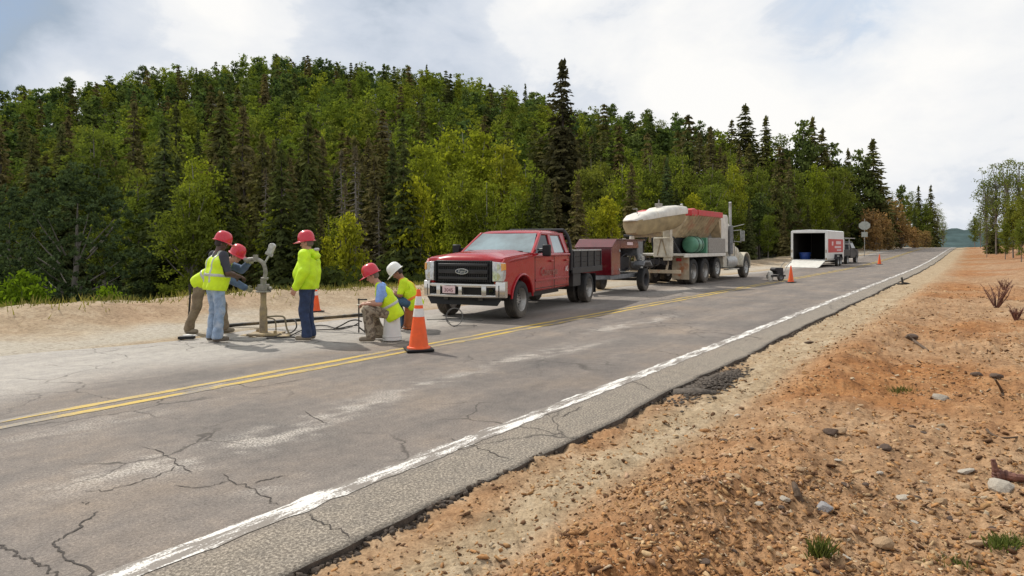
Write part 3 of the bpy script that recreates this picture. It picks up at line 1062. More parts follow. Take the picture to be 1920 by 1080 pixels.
def spruce_crown(seed, H=10.0, Rw=1.5, levels=30, nb=8, nc=6, leaf=0.27, gap=0.12, low=0.06, ragged=0.25, droop=0.35):
    r = np.random.default_rng(seed)
    C, A, B = [], [], []
    for i in range(levels):
        f = low + (0.985 - low) * (i + r.uniform(-0.3, 0.3)) / (levels - 1)
        f = min(max(f, low), 0.985)
        z = f * H
        L0 = Rw * (1 - f) ** 0.82 + 0.06
        if f < 0.2:
            L0 *= 0.7 + 1.5 * f
        k = max(4, int(nb * (0.6 + 0.5 * (1 - f))))
        az = r.uniform(0, 6.28) + np.arange(k) * 6.283 / k + r.normal(0, 0.25, k)
        for a in az:
            if r.random() < gap:
                continue
            L = L0 * r.uniform(1 - ragged, 1 + ragged * 0.7)
            m = max(2, int(nc * (0.35 + 0.8 * (1 - f))))
            q = (np.arange(m) + r.random(m)) / m
            q = 0.12 + 0.9 * q
            rad = q * L
            zz = z - droop * L * q ** 1.4 + 0.13 * L * q ** 3 + r.normal(0, 0.05, m)
            d = np.array([math.cos(a), math.sin(a), 0.0])
            tg = np.array([-math.sin(a), math.cos(a), 0.0])
            P = rad[:, None] * d[None] + np.stack([0 * rad, 0 * rad, zz], -1) + tg[None] * r.normal(0, 0.10 * L + 0.02, m)[:, None]
            sc = leaf * (0.75 + 0.5 * r.random(m))[:, None] * (0.55 + 0.6 * (1 - f))
            out_ = d[None] + np.array([0, 0, -0.45])[None] + r.normal(0, 0.25, (m, 3))
            C.append(P); A.append(unit(out_) * sc * 1.15); B.append(unit(tg[None] + r.normal(0, 0.3, (m, 3))) * sc * 0.42)
            for sgn in (-1, 1):
                o2 = d[None] * 0.5 + tg[None] * sgn * 0.8 + np.array([0, 0, -0.5])[None] + r.normal(0, 0.25, (m, 3))
                C.append(P + tg[None] * sgn * sc * 0.5 + np.array([0, 0, -0.12]) * sc); A.append(unit(o2) * sc); B.append(unit(np.cross(unit(o2), d[None] + r.normal(0, 0.4, (m, 3)))) * sc * 0.38)
    n = 24
    C.append(np.stack([r.normal(0, .05, n), r.normal(0, .05, n), H * r.uniform(.93, 1.0, n)], -1)); A.append(np.tile([0, 0, .22], (n, 1)) + r.normal(0, .06, (n, 3))); B.append(r.normal(0, .06, (n, 3)))
    return diamonds(np.concatenate(C), np.concatenate(A), np.concatenate(B))


def trunk_mb(H, r0, seed, lean=0.0, limbs=(), top=0.97):
    r = np.random.default_rng(seed)
    mb = MB()
    pts = [Vector((lean * k / 5 + r.normal(0, 0.012 * H * (k > 0)) * 0.4, r.normal(0, 0.012 * H * (k > 0)) * 0.4, -0.6 + (H * top + 0.6) * k / 5)) for k in range(6)]
    mb.tube(pts, [r0 * 1.15, r0 * 0.9, r0 * 0.72, r0 * 0.52, r0 * 0.33, r0 * 0.12], 7)
    for p0, p1, ra in limbs:
        mid = p0.lerp(p1, 0.5) + Vector((0, 0, -0.03 * (p1 - p0).length))
        mb.tube([p0, mid, p1], [ra, ra * 0.7, ra * 0.3], 5)
    return mb


def broad_crown(seed, H=10.0, Rw=2.2, low=0.28, ncl=130, per=45, leaf=0.13, spread=0.55, top=0.5, lobes=None, shell=0.0):
    """leaf clusters through an uneven crown volume; returns geometry and limb ends"""
    r = np.random.default_rng(seed)
    cz = H * (low + 1) / 2
    hz = H * (1 - low) / 2
    pts = []
    while len(pts) < ncl:
        if lobes:
            c, rr = lobes[r.integers(len(lobes))]
            v = r.normal(0, 1, 3)
            v /= np.linalg.norm(v)
            q = r.random() ** (1 / 3) if r.random() > shell else r.uniform(0.85, 1.0)
            p = np.array(c) + v * np.array(rr) * q
        else:
            v = r.normal(0, 1, 3)
            v /= np.linalg.norm(v)
            q = r.random() ** (1 / 2.2)
            p = v * q
            w = 1.0 + top * (-p[2]) * 0.35
            ang_ = math.atan2(p[1], p[0])
            w *= 0.82 + 0.22 * math.sin(3 * ang_ + seed) + 0.12 * math.sin(5 * ang_ + 2 * p[2] * 3 + seed * 2)
            p = np.array([p[0] * Rw * w, p[1] * Rw * w, cz + p[2] * hz])
        pts.append(p)
    pts = np.array(pts)
    n = ncl * per
    cl = np.repeat(np.arange(ncl), per)
    sp = np.repeat(r.uniform(0.6, 1.25, ncl), per)[:, None] * spread
    off = r.normal(0, 1, (n, 3)) * sp * np.array([0.55, 0.55, 0.38])
    C = pts[cl] + off
    A = unit(r.normal(0, 1, (n, 3)) + np.array([0, 0, -0.5])) * leaf * r.uniform(0.65, 1.3, (n, 1))
    B = unit(np.cross(A, r.normal(0, 1, (n, 3)))) * leaf * r.uniform(0.4, 0.75, (n, 1))
    return diamonds(C, A, B), pts


PROTO = {}


def add_proto(kind, crown, trunk, leafm, barkm, Href=10.0):
    me = mesh_np(kind + '_crown', crown[0], crown[1])
    me.materials.append(leafm)
    tm = trunk.mesh(kind + '_trunk', True, 60)
    tm.materials.append(barkm)
    PROTO.setdefault(kind, []).append((me, tm))


L_spruce = leaf_mat('needles_dark', [(0.066, 0.084, 0.035), (0.084, 0.099, 0.037), (0.105, 0.107, 0.044), (0.125, 0.116, 0.048), (0.075, 0.107, 0.049)], 0.22)
L_brown = leaf_mat('needles_brown', [(0.121, 0.110, 0.055), (0.145, 0.125, 0.064), (0.107, 0.107, 0.049)], 0.18)
L_pine = leaf_mat('needles_pine', [(0.084, 0.128, 0.049), (0.107, 0.147, 0.053), (0.128, 0.156, 0.053)], 0.25)
L_aspen = leaf_mat('leaves_aspen', [(0.220, 0.249, 0.032), (0.191, 0.232, 0.035), (0.244, 0.258, 0.037), (0.168, 0.209, 0.037)], 0.42)
L_green = leaf_mat('leaves_green', [(0.130, 0.172, 0.037), (0.153, 0.183, 0.037), (0.116, 0.148, 0.037), (0.174, 0.188, 0.042)], 0.36)
L_willow = leaf_mat('leaves_willow', [(0.072, 0.104, 0.052), (0.076, 0.108, 0.052)], 0.18)
L_shrub = leaf_mat('leaves_shrub', [(0.139, 0.219, 0.020), (0.129, 0.199, 0.020)], 0.4)
L_yellow = leaf_mat('leaves_yellow', [(0.300, 0.300, 0.032), (0.273, 0.296, 0.035)], 0.4)
L_rust = leaf_mat('needles_rust', [(0.30, 0.19, 0.095), (0.33, 0.21, 0.11), (0.24, 0.17, 0.085)], 0.25)
L_sparse = leaf_mat('leaves_sparse', [(0.138, 0.172, 0.062), (0.166, 0.193, 0.062), (0.124, 0.152, 0.055)], 0.35)
L_grey = leaf_mat('twigs_grey', [(0.117, 0.103, 0.072), (0.138, 0.117, 0.083)], 0.1)

for i in range(3):
    add_proto('spruce', spruce_crown(100 + i, Rw=1.6 + 0.25 * i, levels=36, nb=9, nc=7, gap=0.08, ragged=0.3, leaf=0.27), trunk_mb(10, 0.14, i), L_spruce, M['bark_dark'])
for i in range(2):
    add_proto('brown', spruce_crown(120 + i, Rw=1.55 + 0.2 * i, levels=33, nb=8, nc=7, gap=0.18, ragged=0.38), trunk_mb(10, 0.14, i + 4), L_brown, M['bark_dark'])
L_hero = leaf_mat('needles_hero', [(0.062, 0.060, 0.033), (0.062, 0.060, 0.033)], 0.12)
add_proto('hero', spruce_crown(141, H=10, Rw=1.62, levels=44, nb=10, nc=9, leaf=0.20, gap=0.14, ragged=0.34, low=0.02, droop=0.3), trunk_mb(10, 0.13, 9), L_hero, M['bark_dark'])
for i in range(2):
    lob = [((0, 0, 8.6), (0.8, 0.8, 1.2)), ((0.7, 0.2, 7.2), (1.2, 1.1, 0.9)), ((-0.8, -0.3, 6.7), (1.2, 1.1, 0.9)), ((0.2, -0.8, 5.6), (1.4, 1.2, 0.8)), ((-0.3, 0.8, 5.0), (1.5, 1.2, 0.8)), ((0.8 - i, 0.3, 3.9), (1.5, 1.4, 0.7)), ((-0.6 + i, -0.2, 3.0), (1.4, 1.4, 0.6))]
    g, pts = broad_crown(150 + i, lobes=lob, ncl=110, per=34, leaf=0.17, spread=0.42, shell=0.5)
    add_proto('pine', g, trunk_mb(10, 0.16, 14 + i, limbs=[(Vector((0, 0, p[2] - 0.4)), Vector(p), 0.05) for p in pts[:14]]), L_pine, M['bark_dark'])
for i in range(4):
    g, pts = broad_crown(160 + i, Rw=1.75 + 0.2 * (i % 3), low=0.16 + 0.05 * (i % 2), ncl=150, per=42, leaf=0.12, spread=0.55)
    limbs = [(Vector((0, 0, max(1.5, p[2] * 0.62))), Vector(p), 0.045) for p in pts[:26]]
    add_proto('aspen', g, trunk_mb(10, 0.12, 24 + i, 0.4 * (i - 1), limbs), L_aspen, M['bark_pale'])
for i in range(3):
    g, pts = broad_crown(170 + i, Rw=1.9 + 0.25 * i, low=0.14, ncl=140, per=40, leaf=0.125, spread=0.55)
    limbs = [(Vector((0, 0, max(1.5, p[2] * 0.62))), Vector(p), 0.045) for p in pts[:22]]
    add_proto('green', g, trunk_mb(10, 0.13, 34 + i, 0.3 * (i - 1), limbs), L_green, M['bark_grey'])
# airy half-bare trees for the right-hand verge
for i in range(3):
    g, pts = broad_crown(180 + i, Rw=1.5 + 0.2 * i, low=0.2, ncl=95, per=16, leaf=0.11, spread=0.45)
    limbs = [(Vector((0, 0, max(1.2, p[2] * 0.66))), Vector(p), 0.035) for p in pts[:60]]
    add_proto('airy', g, trunk_mb(10, 0.09, 44 + i, 0.5 * (i - 1), limbs), L_sparse, M['bark_grey'])
# dead grey spruce with bare drooping twigs
g = spruce_crown(190, Rw=1.3, levels=24, nb=6, nc=5, leaf=0.18, gap=0.35, ragged=0.4)
r_ = np.random.default_rng(5)
limbs = []
for k in range(60):
    z = 1.5 + 8 * k / 60
    a_ = k * 2.4
    L_ = 1.5 * (1 - z / 10.5) * r_.uniform(0.6, 1.1)
    limbs.append((Vector((0, 0, z)), Vector((math.cos(a_) * L_, math.sin(a_) * L_, z - 0.3 * L_)), 0.03))
add_proto('dead', g, trunk_mb(10, 0.12, 50, 0, limbs), L_grey, M['bark_grey'])
# big dark round-lobed willow
wr_ = np.random.default_rng(44)
lob = []
for zz, nn_, rad_, rr_ in ((1.0, 7, 2.7, 0.95), (2.0, 8, 3.3, 1.0), (3.2, 8, 3.5, 1.05), (4.6, 8, 3.2, 1.1), (6.0, 7, 2.6, 1.1), (7.3, 5, 1.8, 1.1), (8.5, 3, 0.8, 1.0)):
    for q_ in range(nn_):
        a_ = q_ * 6.283 / nn_ + wr_.uniform(-.3, .3)
        k_ = rr_ * wr_.uniform(0.85, 1.25)
        lob.append(((math.cos(a_) * rad_ * wr_.uniform(.8, 1.1), math.sin(a_) * rad_ * wr_.uniform(.8, 1.1), zz + wr_.uniform(-.5, .5)), (k_ * 1.2, k_ * 1.2, k_ * 0.72)))
g, pts = broad_crown(200, lobes=lob, ncl=700, per=34, leaf=0.10, spread=0.20, shell=0.85)
limbs = [(Vector((0.3 * p[0], 0.3 * p[1], max(1.6, p[2] * 0.6))), Vector(p) * 0.9, 0.05) for p in pts[:30] if p[2] > 3]
limbs += [(Vector((0.1, -0.2, -0.4)), Vector((1.5, -1.6, 2.6)), 0.16), (Vector((-0.1, -0.3, -0.4)), Vector((0.45, -1.7, 2.3)), 0.10)]
add_proto('willow', g, trunk_mb(10, 0.22, 60, 0.2, limbs, 0.7), L_willow, M['bark_grey'])
for k_, lm, sd in (('shrub', L_shrub, 210), ('yellow', L_yellow, 220), ('rust', L_rust, 230)):
    for i in range(2):
        g, pts = broad_crown(sd + i, H=10, Rw=3.4 if k_ != 'yellow' else 2.0, low=0.05, ncl=90, per=34 if k_ != 'rust' else 26, leaf=0.30 if k_ != 'yellow' else 0.2, spread=1.1 if k_ != 'yellow' else 0.8)
        limbs = [(Vector((p[0] * 0.1, p[1] * 0.1, 0.2)), Vector(p), 0.09) for p in pts[:26]]
        add_proto(k_, g, trunk_mb(10, 0.12, 70 + i, 0, limbs, 0.6), lm, M['bark_grey'])

KNAME = {'spruce': ('spruce_tree', 'tree'), 'brown': ('spruce_tree', 'tree'), 'hero': ('spruce_tree', 'tree'), 'pine': ('pine_tree', 'tree'), 'aspen': ('aspen_tree', 'tree'), 'green': ('leafy_tree', 'tree'), 'airy': ('aspen_tree', 'tree'),
         'dead': ('dead_tree', 'tree'), 'willow': ('willow_tree', 'tree'), 'shrub': ('shrub', 'shrub'), 'yellow': ('aspen_sapling', 'tree'), 'rust': ('dry_brush', 'shrub')}
TREES = []          # (object, px, depth, kind)
tree_rng = random.Random(3)


def tree(kind, px, top, Y, wide=1.0, var=None, label=None, group=None, rz=None):
    X = (px - 960) * Y / 1250
    zg = gz(X, Y) - 0.1
    zt = EYE - (top - 460) * Y / 1250
    return tree_h(kind, X, Y, zt - zg, wide, var, label, group, rz)


def tree_h(kind, X, Y, H, wide=1.0, var=None, label=None, group=None, rz=None):
    zg = gz(X, Y) - 0.1
    v = PROTO[kind][(tree_rng.randrange(len(PROTO[kind])) if var is None else var) % len(PROTO[kind])]
    nm, cat = KNAME[kind]
    o = thing(nm, label, cat, (X, Y, zg), tree_rng.uniform(0, 6.28) if rz is None else rz, group)
    sxy = H / 10 * wide
    o.scale = (sxy, sxy, H / 10)
    link_mesh('trunk', v[1], None, o)
    link_mesh('crown', v[0], None, o)
    TREES.append([o, 960 + 1250 * X / Y, Y, kind])
    return o


# ---- trees one can name
tree('hero', 1055, 118, 62, 1.12, label='very tall dark narrow spruce towering over the aspens behind the pickup', rz=0.4)
tree('willow', 138, 284, 36, 1.02, label='huge dark round willow with billowing lobes beside the bare berm', rz=0.0)
tree('willow', 20, 335, 44, 0.8, label='smaller dark willow half hidden by the huge round willow', rz=2.6)
tree('aspen', 372, 292, 37, 0.9, 0, label='single green aspen with a bare dark trunk behind the drilling workers', rz=0.8)
tree('yellow', 655, 398, 31, 0.75, 0, label='slim yellow green sapling between the jacketed worker and bucket sitter')
tree('yellow', 615, 440, 34, 0.6, 1, label='thin small sapling just beside the slim yellow green sapling')
tree('shrub', 42, 505, 24.5, 0.8, 0, label='bright green bush in front of the dark willow at the berm edge')
tree('shrub', 203, 536, 22.8, 0.75, 1, label='little lime green shrub poking up behind the bare berm')
for px, top, Y, w in [(795, 262, 46, .95), (842, 244, 50, 1.05), (893, 238, 53, 1.05), (946, 262, 49, 1.0), (868, 318, 41, .95), (965, 352, 42, .9), (915, 335, 40, .8), (990, 300, 55, .9)]:
    tree('aspen', px, top, Y, w)
tree('yellow', 775, 330, 38, 0.8)
for px, top, Y, k, w in [(415, 178, 62, 'spruce', 1.2), (457, 205, 52, 'brown', 1.0), (492, 250, 46, 'spruce', .9), (330, 198, 72, 'spruce', .9), (252, 195, 70, 'brown', 1.0), (578, 215, 52, 'spruce', 1.0), (605, 260, 60, 'brown', 1.0),
                          (640, 285, 47, 'dead', 1.1), (690, 262, 54, 'brown', .9), (735, 268, 56, 'spruce', .85), (672, 320, 45, 'dead', .9), (545, 300, 48, 'brown', .9), (520, 330, 42, 'spruce', .8), (305, 250, 55, 'green', .9),
                          (345, 330, 48, 'spruce', .8), (440, 330, 42, 'brown', .9), (480, 380, 38, 'spruce', .8), (560, 380, 40, 'spruce', .9), (710, 370, 42, 'dead', .9), (745, 395, 40, 'spruce', .8), (600, 380, 39, 'brown', .9), (300, 400, 40, 'spruce', .9),
                          (265, 330, 46, 'green', 1.0), (420, 420, 38, 'brown', .9), (-40, 250, 60, 'spruce', 1), (60, 260, 62, 'spruce', 1), (0, 240, 66, 'brown', 1), (115, 240, 68, 'spruce', 1), (180, 235, 66, 'green', 1),
                          (1110, 290, 52, 'green', .9), (1140, 365, 44, 'yellow', .9), (1175, 300, 55, 'aspen', .9), (1215, 290, 58, 'green', .9), (1250, 300, 56, 'spruce', .8), (1300, 362, 55, 'yellow', .8), (1085, 330, 50, 'brown', .7), (1020, 350, 48, 'spruce', .7),
                          (1285, 290, 62, 'green', .9), (1335, 300, 64, 'green', .9), (1375, 310, 66, 'aspen', .8), (1420, 300, 72, 'green', .9), (1455, 310, 78, 'spruce', .8), (1490, 315, 84, 'green', .9), (1530, 305, 90, 'aspen', .8), (1565, 310, 96, 'green', .9), (1600, 330, 104, 'spruce', .9),
                          (1405, 380, 62, 'spruce', .9), (1440, 395, 68, 'green', .9), (1470, 390, 74, 'brown', .9), (1515, 385, 82, 'spruce', 1), (1550, 390, 90, 'green', .9), (1585, 395, 98, 'spruce', .9), (1350, 385, 58, 'green', .9), (1320, 390, 56, 'brown', .9)]:
    tree(k, px, top, Y, w)
# skyline
for px, top, Y, k, w in [(40, 158, 190, 'pine', 1.0), (130, 143, 185, 'pine', 1.15), (165, 160, 190, 'pine', 1.0), (205, 142, 190, 'pine', 1.3), (228, 150, 195, 'pine', 1.1), (268, 121, 200, 'pine', 1.0), (290, 138, 200, 'pine', 1.1), (325, 152, 205, 'pine', 1), (368, 127, 210, 'spruce', 1.0), (345, 148, 210, 'pine', 1),
                          (430, 140, 220, 'pine', 1), (476, 115, 225, 'spruce', .85), (517, 100, 230, 'pine', .95), (552, 118, 235, 'pine', 1.2), (580, 112, 240, 'spruce', .9), (610, 128, 240, 'pine', 1), (643, 123, 240, 'pine', 1.2), (690, 134, 240, 'pine', 1.1), (725, 136, 240, 'pine', 1),
                          (763, 122, 238, 'pine', 1.0), (800, 121, 236, 'spruce', .8), (828, 144, 236, 'pine', 1.1), (860, 156, 230, 'pine', 1), (900, 154, 222, 'spruce', .8), (923, 163, 218, 'spruce', .8), (943, 166, 212, 'spruce', .7), (985, 157, 200, 'spruce', .7), (1015, 178, 190, 'pine', 1.0),
                          (1090, 200, 170, 'green', 1), (1118, 210, 165, 'pine', 1), (1146, 193, 158, 'pine', 1.0), (1180, 208, 150, 'pine', 1), (1213, 203, 146, 'pine', .9), (1268, 211, 138, 'pine', .9), (1240, 224, 140, 'green', 1), (1292, 230, 134, 'spruce', .8), (1312, 226, 130, 'pine', .9), (1335, 238, 128, 'pine', 1.1),
                          (1372, 225, 118, 'spruce', 1.2), (1397, 196, 112, 'spruce', 1.5), (1436, 221, 108, 'spruce', 1.2), (1465, 250, 106, 'green', .9), (1505, 226, 104, 'pine', .9), (1523, 224, 108, 'spruce', 1.1), (1541, 243, 104, 'spruce', 1.1), (1560, 268, 106, 'pine', .9), (1590, 280, 108, 'spruce', .8), (1612, 280, 112, 'pine', .9), (1636, 264, 113, 'spruce', 1.5), (1575, 300, 102, 'green', .9)]:
    tree(k, px, top, Y, w)
# along the far road
for px, top, Y, k, w in [(1668, 352, 150, 'airy', .8), (1690, 345, 165, 'pine', .7), (1705, 358, 160, 'green', .7), (1722, 350, 170, 'spruce', .9), (1745, 348, 180, 'spruce', .8), (1735, 372, 168, 'green', .8), (1758, 378, 190, 'airy', .9), (1768, 405, 230, 'airy', .9), (1652, 340, 140, 'spruce', .8), (1680, 380, 140, 'green', .8), (1715, 395, 150, 'spruce', .9)]:
    tree(k, px, top, Y, w)
for px, top, Y, w in [(1628, 392, 104, 1.0), (1650, 398, 106, 1.0), (1668, 372, 116, 1.0), (1690, 415, 112, 1.1), (1640, 425, 98, 1.2), (1712, 425, 122, 1.0), (1665, 430, 103, 1.2), (1735, 432, 140, 1.1)]:
    tree('rust', px, top, Y, w)
# right-hand verge
for px, top, Y, k, w in [(1848, 312, 78, 'airy', .9), (1868, 300, 72, 'airy', .85), (1888, 292, 70, 'airy', .9), (1910, 298, 66, 'airy', 1.0), (1935, 290, 64, 'airy', 1), (1862, 372, 74, 'spruce', .9), (1900, 368, 60, 'green', .9), (1925, 345, 56, 'green', .9), (1838, 395, 110, 'airy', .9), (1885, 410, 58, 'green', .8), (1828, 400, 130, 'green', .8), (1915, 410, 50, 'green', .8), (1960, 330, 60, 'aspen', 1), (1850, 405, 66, 'airy', .9), (2010, 300, 62, 'green', 1), (2060, 310, 66, 'airy', 1)]:
    tree(k, px, top, Y, w)

# ---- fill the wood: nearest as trees of their own, the rest as one far wood
fill = []
fr = np.random.default_rng(77)
Yr = 34.0
while Yr < 262:
    step = 3.0 + Yr * 0.026
    xw = 3.0 + Yr * 0.0105
    px0, px1 = -190, 1680
    n = int((px1 - px0) * Yr / 1250 / xw)
    for k in range(n):
        px = px0 + (px1 - px0) * (k + fr.random()) / n
        Y = Yr + fr.uniform(-0.5, 0.5) * step
        X = (px - 960) * Y / 1250
        t = X * NN[0] + Y * NN[1]
        if t < 18.5 or Y > np.interp(px, RIDGE[:, 0], RIDGE[:, 2]) + 8:
            continue
        fill.append((px, X, Y))
    Yr += step
far_list = []
n_ind = 0
for px, X, Y in fill:
    cl = float(fbm(np.array([X * 0.03]), np.array([Y * 0.03]), 3, 31)[0])
    if Y < 112:
        for lim, mix_ in ((300, 'green:.34 spruce:.30 brown:.16 pine:.20'), (480, 'spruce:.42 brown:.30 green:.18 aspen:.10'), (760, 'spruce:.36 brown:.30 dead:.12 green:.10 aspen:.12'), (1010, 'aspen:.45 green:.20 spruce:.35'),
                          (1110, 'spruce:.5 brown:.35 green:.15'), (1400, 'aspen:.24 green:.30 brown:.24 spruce:.22'), (9999, 'green:.30 pine:.25 spruce:.22 brown:.23')):
            if px < lim:
                ks, ws = zip(*[q.split(':') for q in mix_.split()])
                break
        kind = str(fr.choice(ks, p=np.array(ws, float) / sum(float(w_) for w_ in ws)))
        H = fr.uniform(9.0, 13.5) * (1.08 if kind in ('spruce', 'brown') else 0.82)
    else:
        u_ = fr.random()
        if cl + 0.25 * (u_ - 0.5) > 0.06:
            kind = 'aspen' if fr.random() < 0.5 else 'green'
        elif u_ < 0.34:
            kind = 'spruce' if fr.random() < 0.65 else 'brown'
        elif u_ < 0.72:
            kind = 'pine'
        else:
            kind = 'green'
        H = fr.uniform(8.5, 13.0)
    if Y < 75:
        # keep the near rows below the band that the photograph shows behind them
        con = kind in ('spruce', 'brown', 'dead')
        zmax = EYE + (460 - ((235 if con else 320) if px < 1000 else (290 if con else 335))) * Y / 1250 - gz(X, Y)
        H = max(4.0, min(H, zmax * fr.uniform(0.7, 1.0)))
        if (770 < px < 1000 and Y < 60) or (px < 285 and Y < 54):
            continue
        tree_h(kind, X, Y, H, fr.uniform(0.9, 1.2))
        n_ind += 1
    elif Y < 100:
        tree_h(kind, X, Y, H, fr.uniform(0.9, 1.25))
        n_ind += 1
    else:
        far_list.append((kind if kind != 'dead' else 'brown', X, Y, H))
print('individual trees', len(TREES), 'far trees', len(far_list))

# ---- far wood (one mass)
LOD = {
    'spruce': [spruce_crown(300 + i, Rw=1.9, levels=17, nb=7, nc=3, leaf=0.55, ragged=0.3) for i in range(3)],
    'green': [broad_crown(310 + i, Rw=2.1, low=0.1, ncl=70, per=11, leaf=0.27, spread=0.6)[0] for i in range(3)],
    'pine': [broad_crown(320 + i, lobes=lob_, ncl=70, per=10, leaf=0.32, spread=0.45, shell=0.4)[0] for i, lob_ in enumerate([[((0, 0, 8.4), (0.9, 0.9, 1.3)), ((0.7, 0.2, 6.6), (1.4, 1.3, 1.0)), ((-0.7, -0.3, 5.2), (1.6, 1.4, 1.0)), ((0.3, -0.5, 3.6), (1.6, 1.6, 1.0))]] * 2)],
}
PAL = {'spruce': [(0.081, 0.101, 0.040), (0.101, 0.112, 0.044), (0.116, 0.112, 0.046)], 'brown': [(0.143, 0.121, 0.064), (0.119, 0.107, 0.053)], 'pine': [(0.088, 0.134, 0.053), (0.116, 0.154, 0.053), (0.101, 0.145, 0.049)],
       'aspen': [(0.203, 0.238, 0.039), (0.174, 0.220, 0.039)], 'green': [(0.133, 0.180, 0.039), (0.116, 0.162, 0.042), (0.162, 0.188, 0.042)]}
VV, FF, TT = [], [], []
vo = 0
for kind, X, Y, H in far_list:
    base = LOD['spruce' if kind in ('spruce', 'brown') else ('pine' if kind == 'pine' else 'green')]
    v, f = base[fr.integers(len(base))]
    a_ = fr.uniform(0, 6.28)
    sx = H / 10 * fr.uniform(0.9, 1.25)
    c_, s_ = math.cos(a_) * sx, math.sin(a_) * sx
    q = np.empty_like(v)
    q[:, 0] = v[:, 0] * c_ - v[:, 1] * s_ + X
    q[:, 1] = v[:, 0] * s_ + v[:, 1] * c_ + Y
    q[:, 2] = v[:, 2] * H / 10 + gz(X, Y) - 0.3
    VV.append(q)
    FF.append(f + vo)
    vo += len(v)
    p = PAL[kind]
    c = np.array(p[fr.integers(len(p))]) * fr.uniform(0.85, 1.2)
    TT.append(np.tile(c, (len(v), 1)))
me = mesh_np('far_wood', np.concatenate(VV), np.concatenate(FF))
col_attr(me, 'tint', np.concatenate(TT))
fw = link_mesh('far_wood', me, leaf_mat('far_leaves', None, 0.25, True, 0.4))
tag(fw, 'mixed wood of conifers and pale aspens covering the hill', kind='stuff')

# undergrowth in front of the trunks, one mass
VV, FF = [], []
vo = 0
ug = np.random.default_rng(8)
base = broad_crown(400, H=1.0, Rw=0.8, low=0.0, ncl=16, per=14, leaf=0.10, spread=0.3)[0]
for k in range(420):
    Y = ug.uniform(24, 60)
    px = ug.uniform(-150, 1380)
    X = (px - 960) * Y / 1250
    t = X * NN[0] + Y * NN[1]
    if t < 19.0:
        continue
    H = ug.uniform(0.6, 1.9)
    a_ = ug.uniform(0, 6.28)
    v = base[0]
    c_, s_ = math.cos(a_) * H, math.sin(a_) * H
    q = np.stack([v[:, 0] * c_ - v[:, 1] * s_ + X, v[:, 0] * s_ + v[:, 1] * c_ + Y, v[:, 2] * H + gz(X, Y) - 0.1], -1)
    VV.append(q)
    FF.append(base[1] + vo)
    vo += len(v)
me = mesh_np('undergrowth', np.concatenate(VV), np.concatenate(FF))
ugo = link_mesh('undergrowth', me, leaf_mat('undergrowth_leaves', [(0.045, 0.06, 0.022), (0.045, 0.06, 0.022)], 0.25))
tag(ugo, 'dark low undergrowth along the foot of the wood', kind='stuff')

# dry grass along the berm top where the wood begins
gn = 9000
gs = ug.uniform(1, 34, gn)
gt = 16.3 + ug.normal(0, 0.8, gn) + 0.5 * fbm(gs * 0.6, gs * 0, 3, 19)
keep = fbm(gs * 1.3, gt * 1.3, 3, 29) > -0.1
gs, gt = gs[keep], gt[keep]
gx = U[0] * gs + NN[0] * gt
gy = U[1] * gs + NN[1] * gt
gn = len(gs)
gzz = ground_z(gx, gy)
gd = unit(np.stack([ug.normal(0, .5, gn), ug.normal(0, .5, gn), np.ones(gn)], -1))
gw = unit(np.cross(gd, ug.normal(0, 1, (gn, 3)))) * 0.012
gl = ug.uniform(0.06, 0.26, gn)[:, None]
gc = np.stack([gx, gy, gzz - 0.02], -1)
V = np.stack([gc - gw, gc + gw, gc + gd * gl * .6 + gw * .7, gc + gd * gl], 1).reshape(-1, 3)
vg = link_mesh('verge_grass', mesh_np('verge_grass', V, np.arange(4 * gn).reshape(-1, 4)), leaf_mat('dry_grass', [(0.20, 0.19, 0.075), (0.20, 0.19, 0.075)], 0.35))
tag(vg, 'sparse dry grass on the berm in front of the wood', kind='stuff')

# ---- labels for the trees that have none yet
ZONES = [(-999, 70, 'at the near end'), (70, 270, 'above the round willow'), (270, 345, 'past the willow'), (345, 470, 'behind the drillers'), (470, 545, 'behind the core drill'),
         (545, 625, 'behind the jacketed worker'), (625, 700, 'behind the bucket sitter'), (700, 790, 'behind the white helmet'), (790, 880, 'behind the pickup hood'), (880, 980, 'behind the windshield'),
         (980, 1110, 'behind the pickup flatbed'), (1110, 1175, 'behind the red compressor'), (1175, 1285, 'behind the mixing trough'), (1285, 1365, 'behind the red hopper'), (1365, 1440, 'behind the mixer cab'),
         (1440, 1495, 'between mixer and trailer'), (1495, 1590, 'behind the white trailer'), (1590, 1660, 'behind the grey sign back'), (1660, 1800, 'along the far road'), (1800, 9999, 'on the dirt side')]
ADJ = {'spruce': 'dark green spruce', 'brown': 'brownish thin spruce', 'pine': 'bushy green pine', 'aspen': 'pale aspen', 'green': 'green leafy tree', 'airy': 'half bare airy aspen', 'dead': 'grey dead spruce', 'yellow': 'yellow green sapling', 'rust': 'rust brown brush', 'shrub': 'green shrub'}
buckets = {}
for o, px, Y, k in TREES:
    if o.get('label'):
        continue
    zn = [z for z in ZONES if z[0] <= px < z[1]][0][2]
    rg = float(np.interp(px, RIDGE[:, 0], RIDGE[:, 2]))
    row = 'on the skyline' if (Y > rg - 60 and Y > 100) else ('in front' if Y < 50 else ('in mid row' if Y < 70 else 'upslope'))
    if px > 1590:
        row = 'by the road'
    buckets.setdefault((k, row, zn), []).append((px, Y, o))
NTH = {0: 'leftmost', 1: 'second from left', 2: 'third from left', 3: 'fourth from left', 4: 'fifth from left', 5: 'sixth from left', 6: 'seventh from left', 7: 'eighth from left', 8: 'ninth from left', 9: 'tenth from left', 10: 'eleventh from left', 11: 'twelfth from left', 12: 'thirteenth from left', 13: 'fourteenth from left', 14: 'rightmost'}
NUM = {3: 'three', 4: 'four', 5: 'five', 6: 'six', 7: 'seven', 8: 'eight', 9: 'nine', 10: 'ten', 11: 'eleven'}
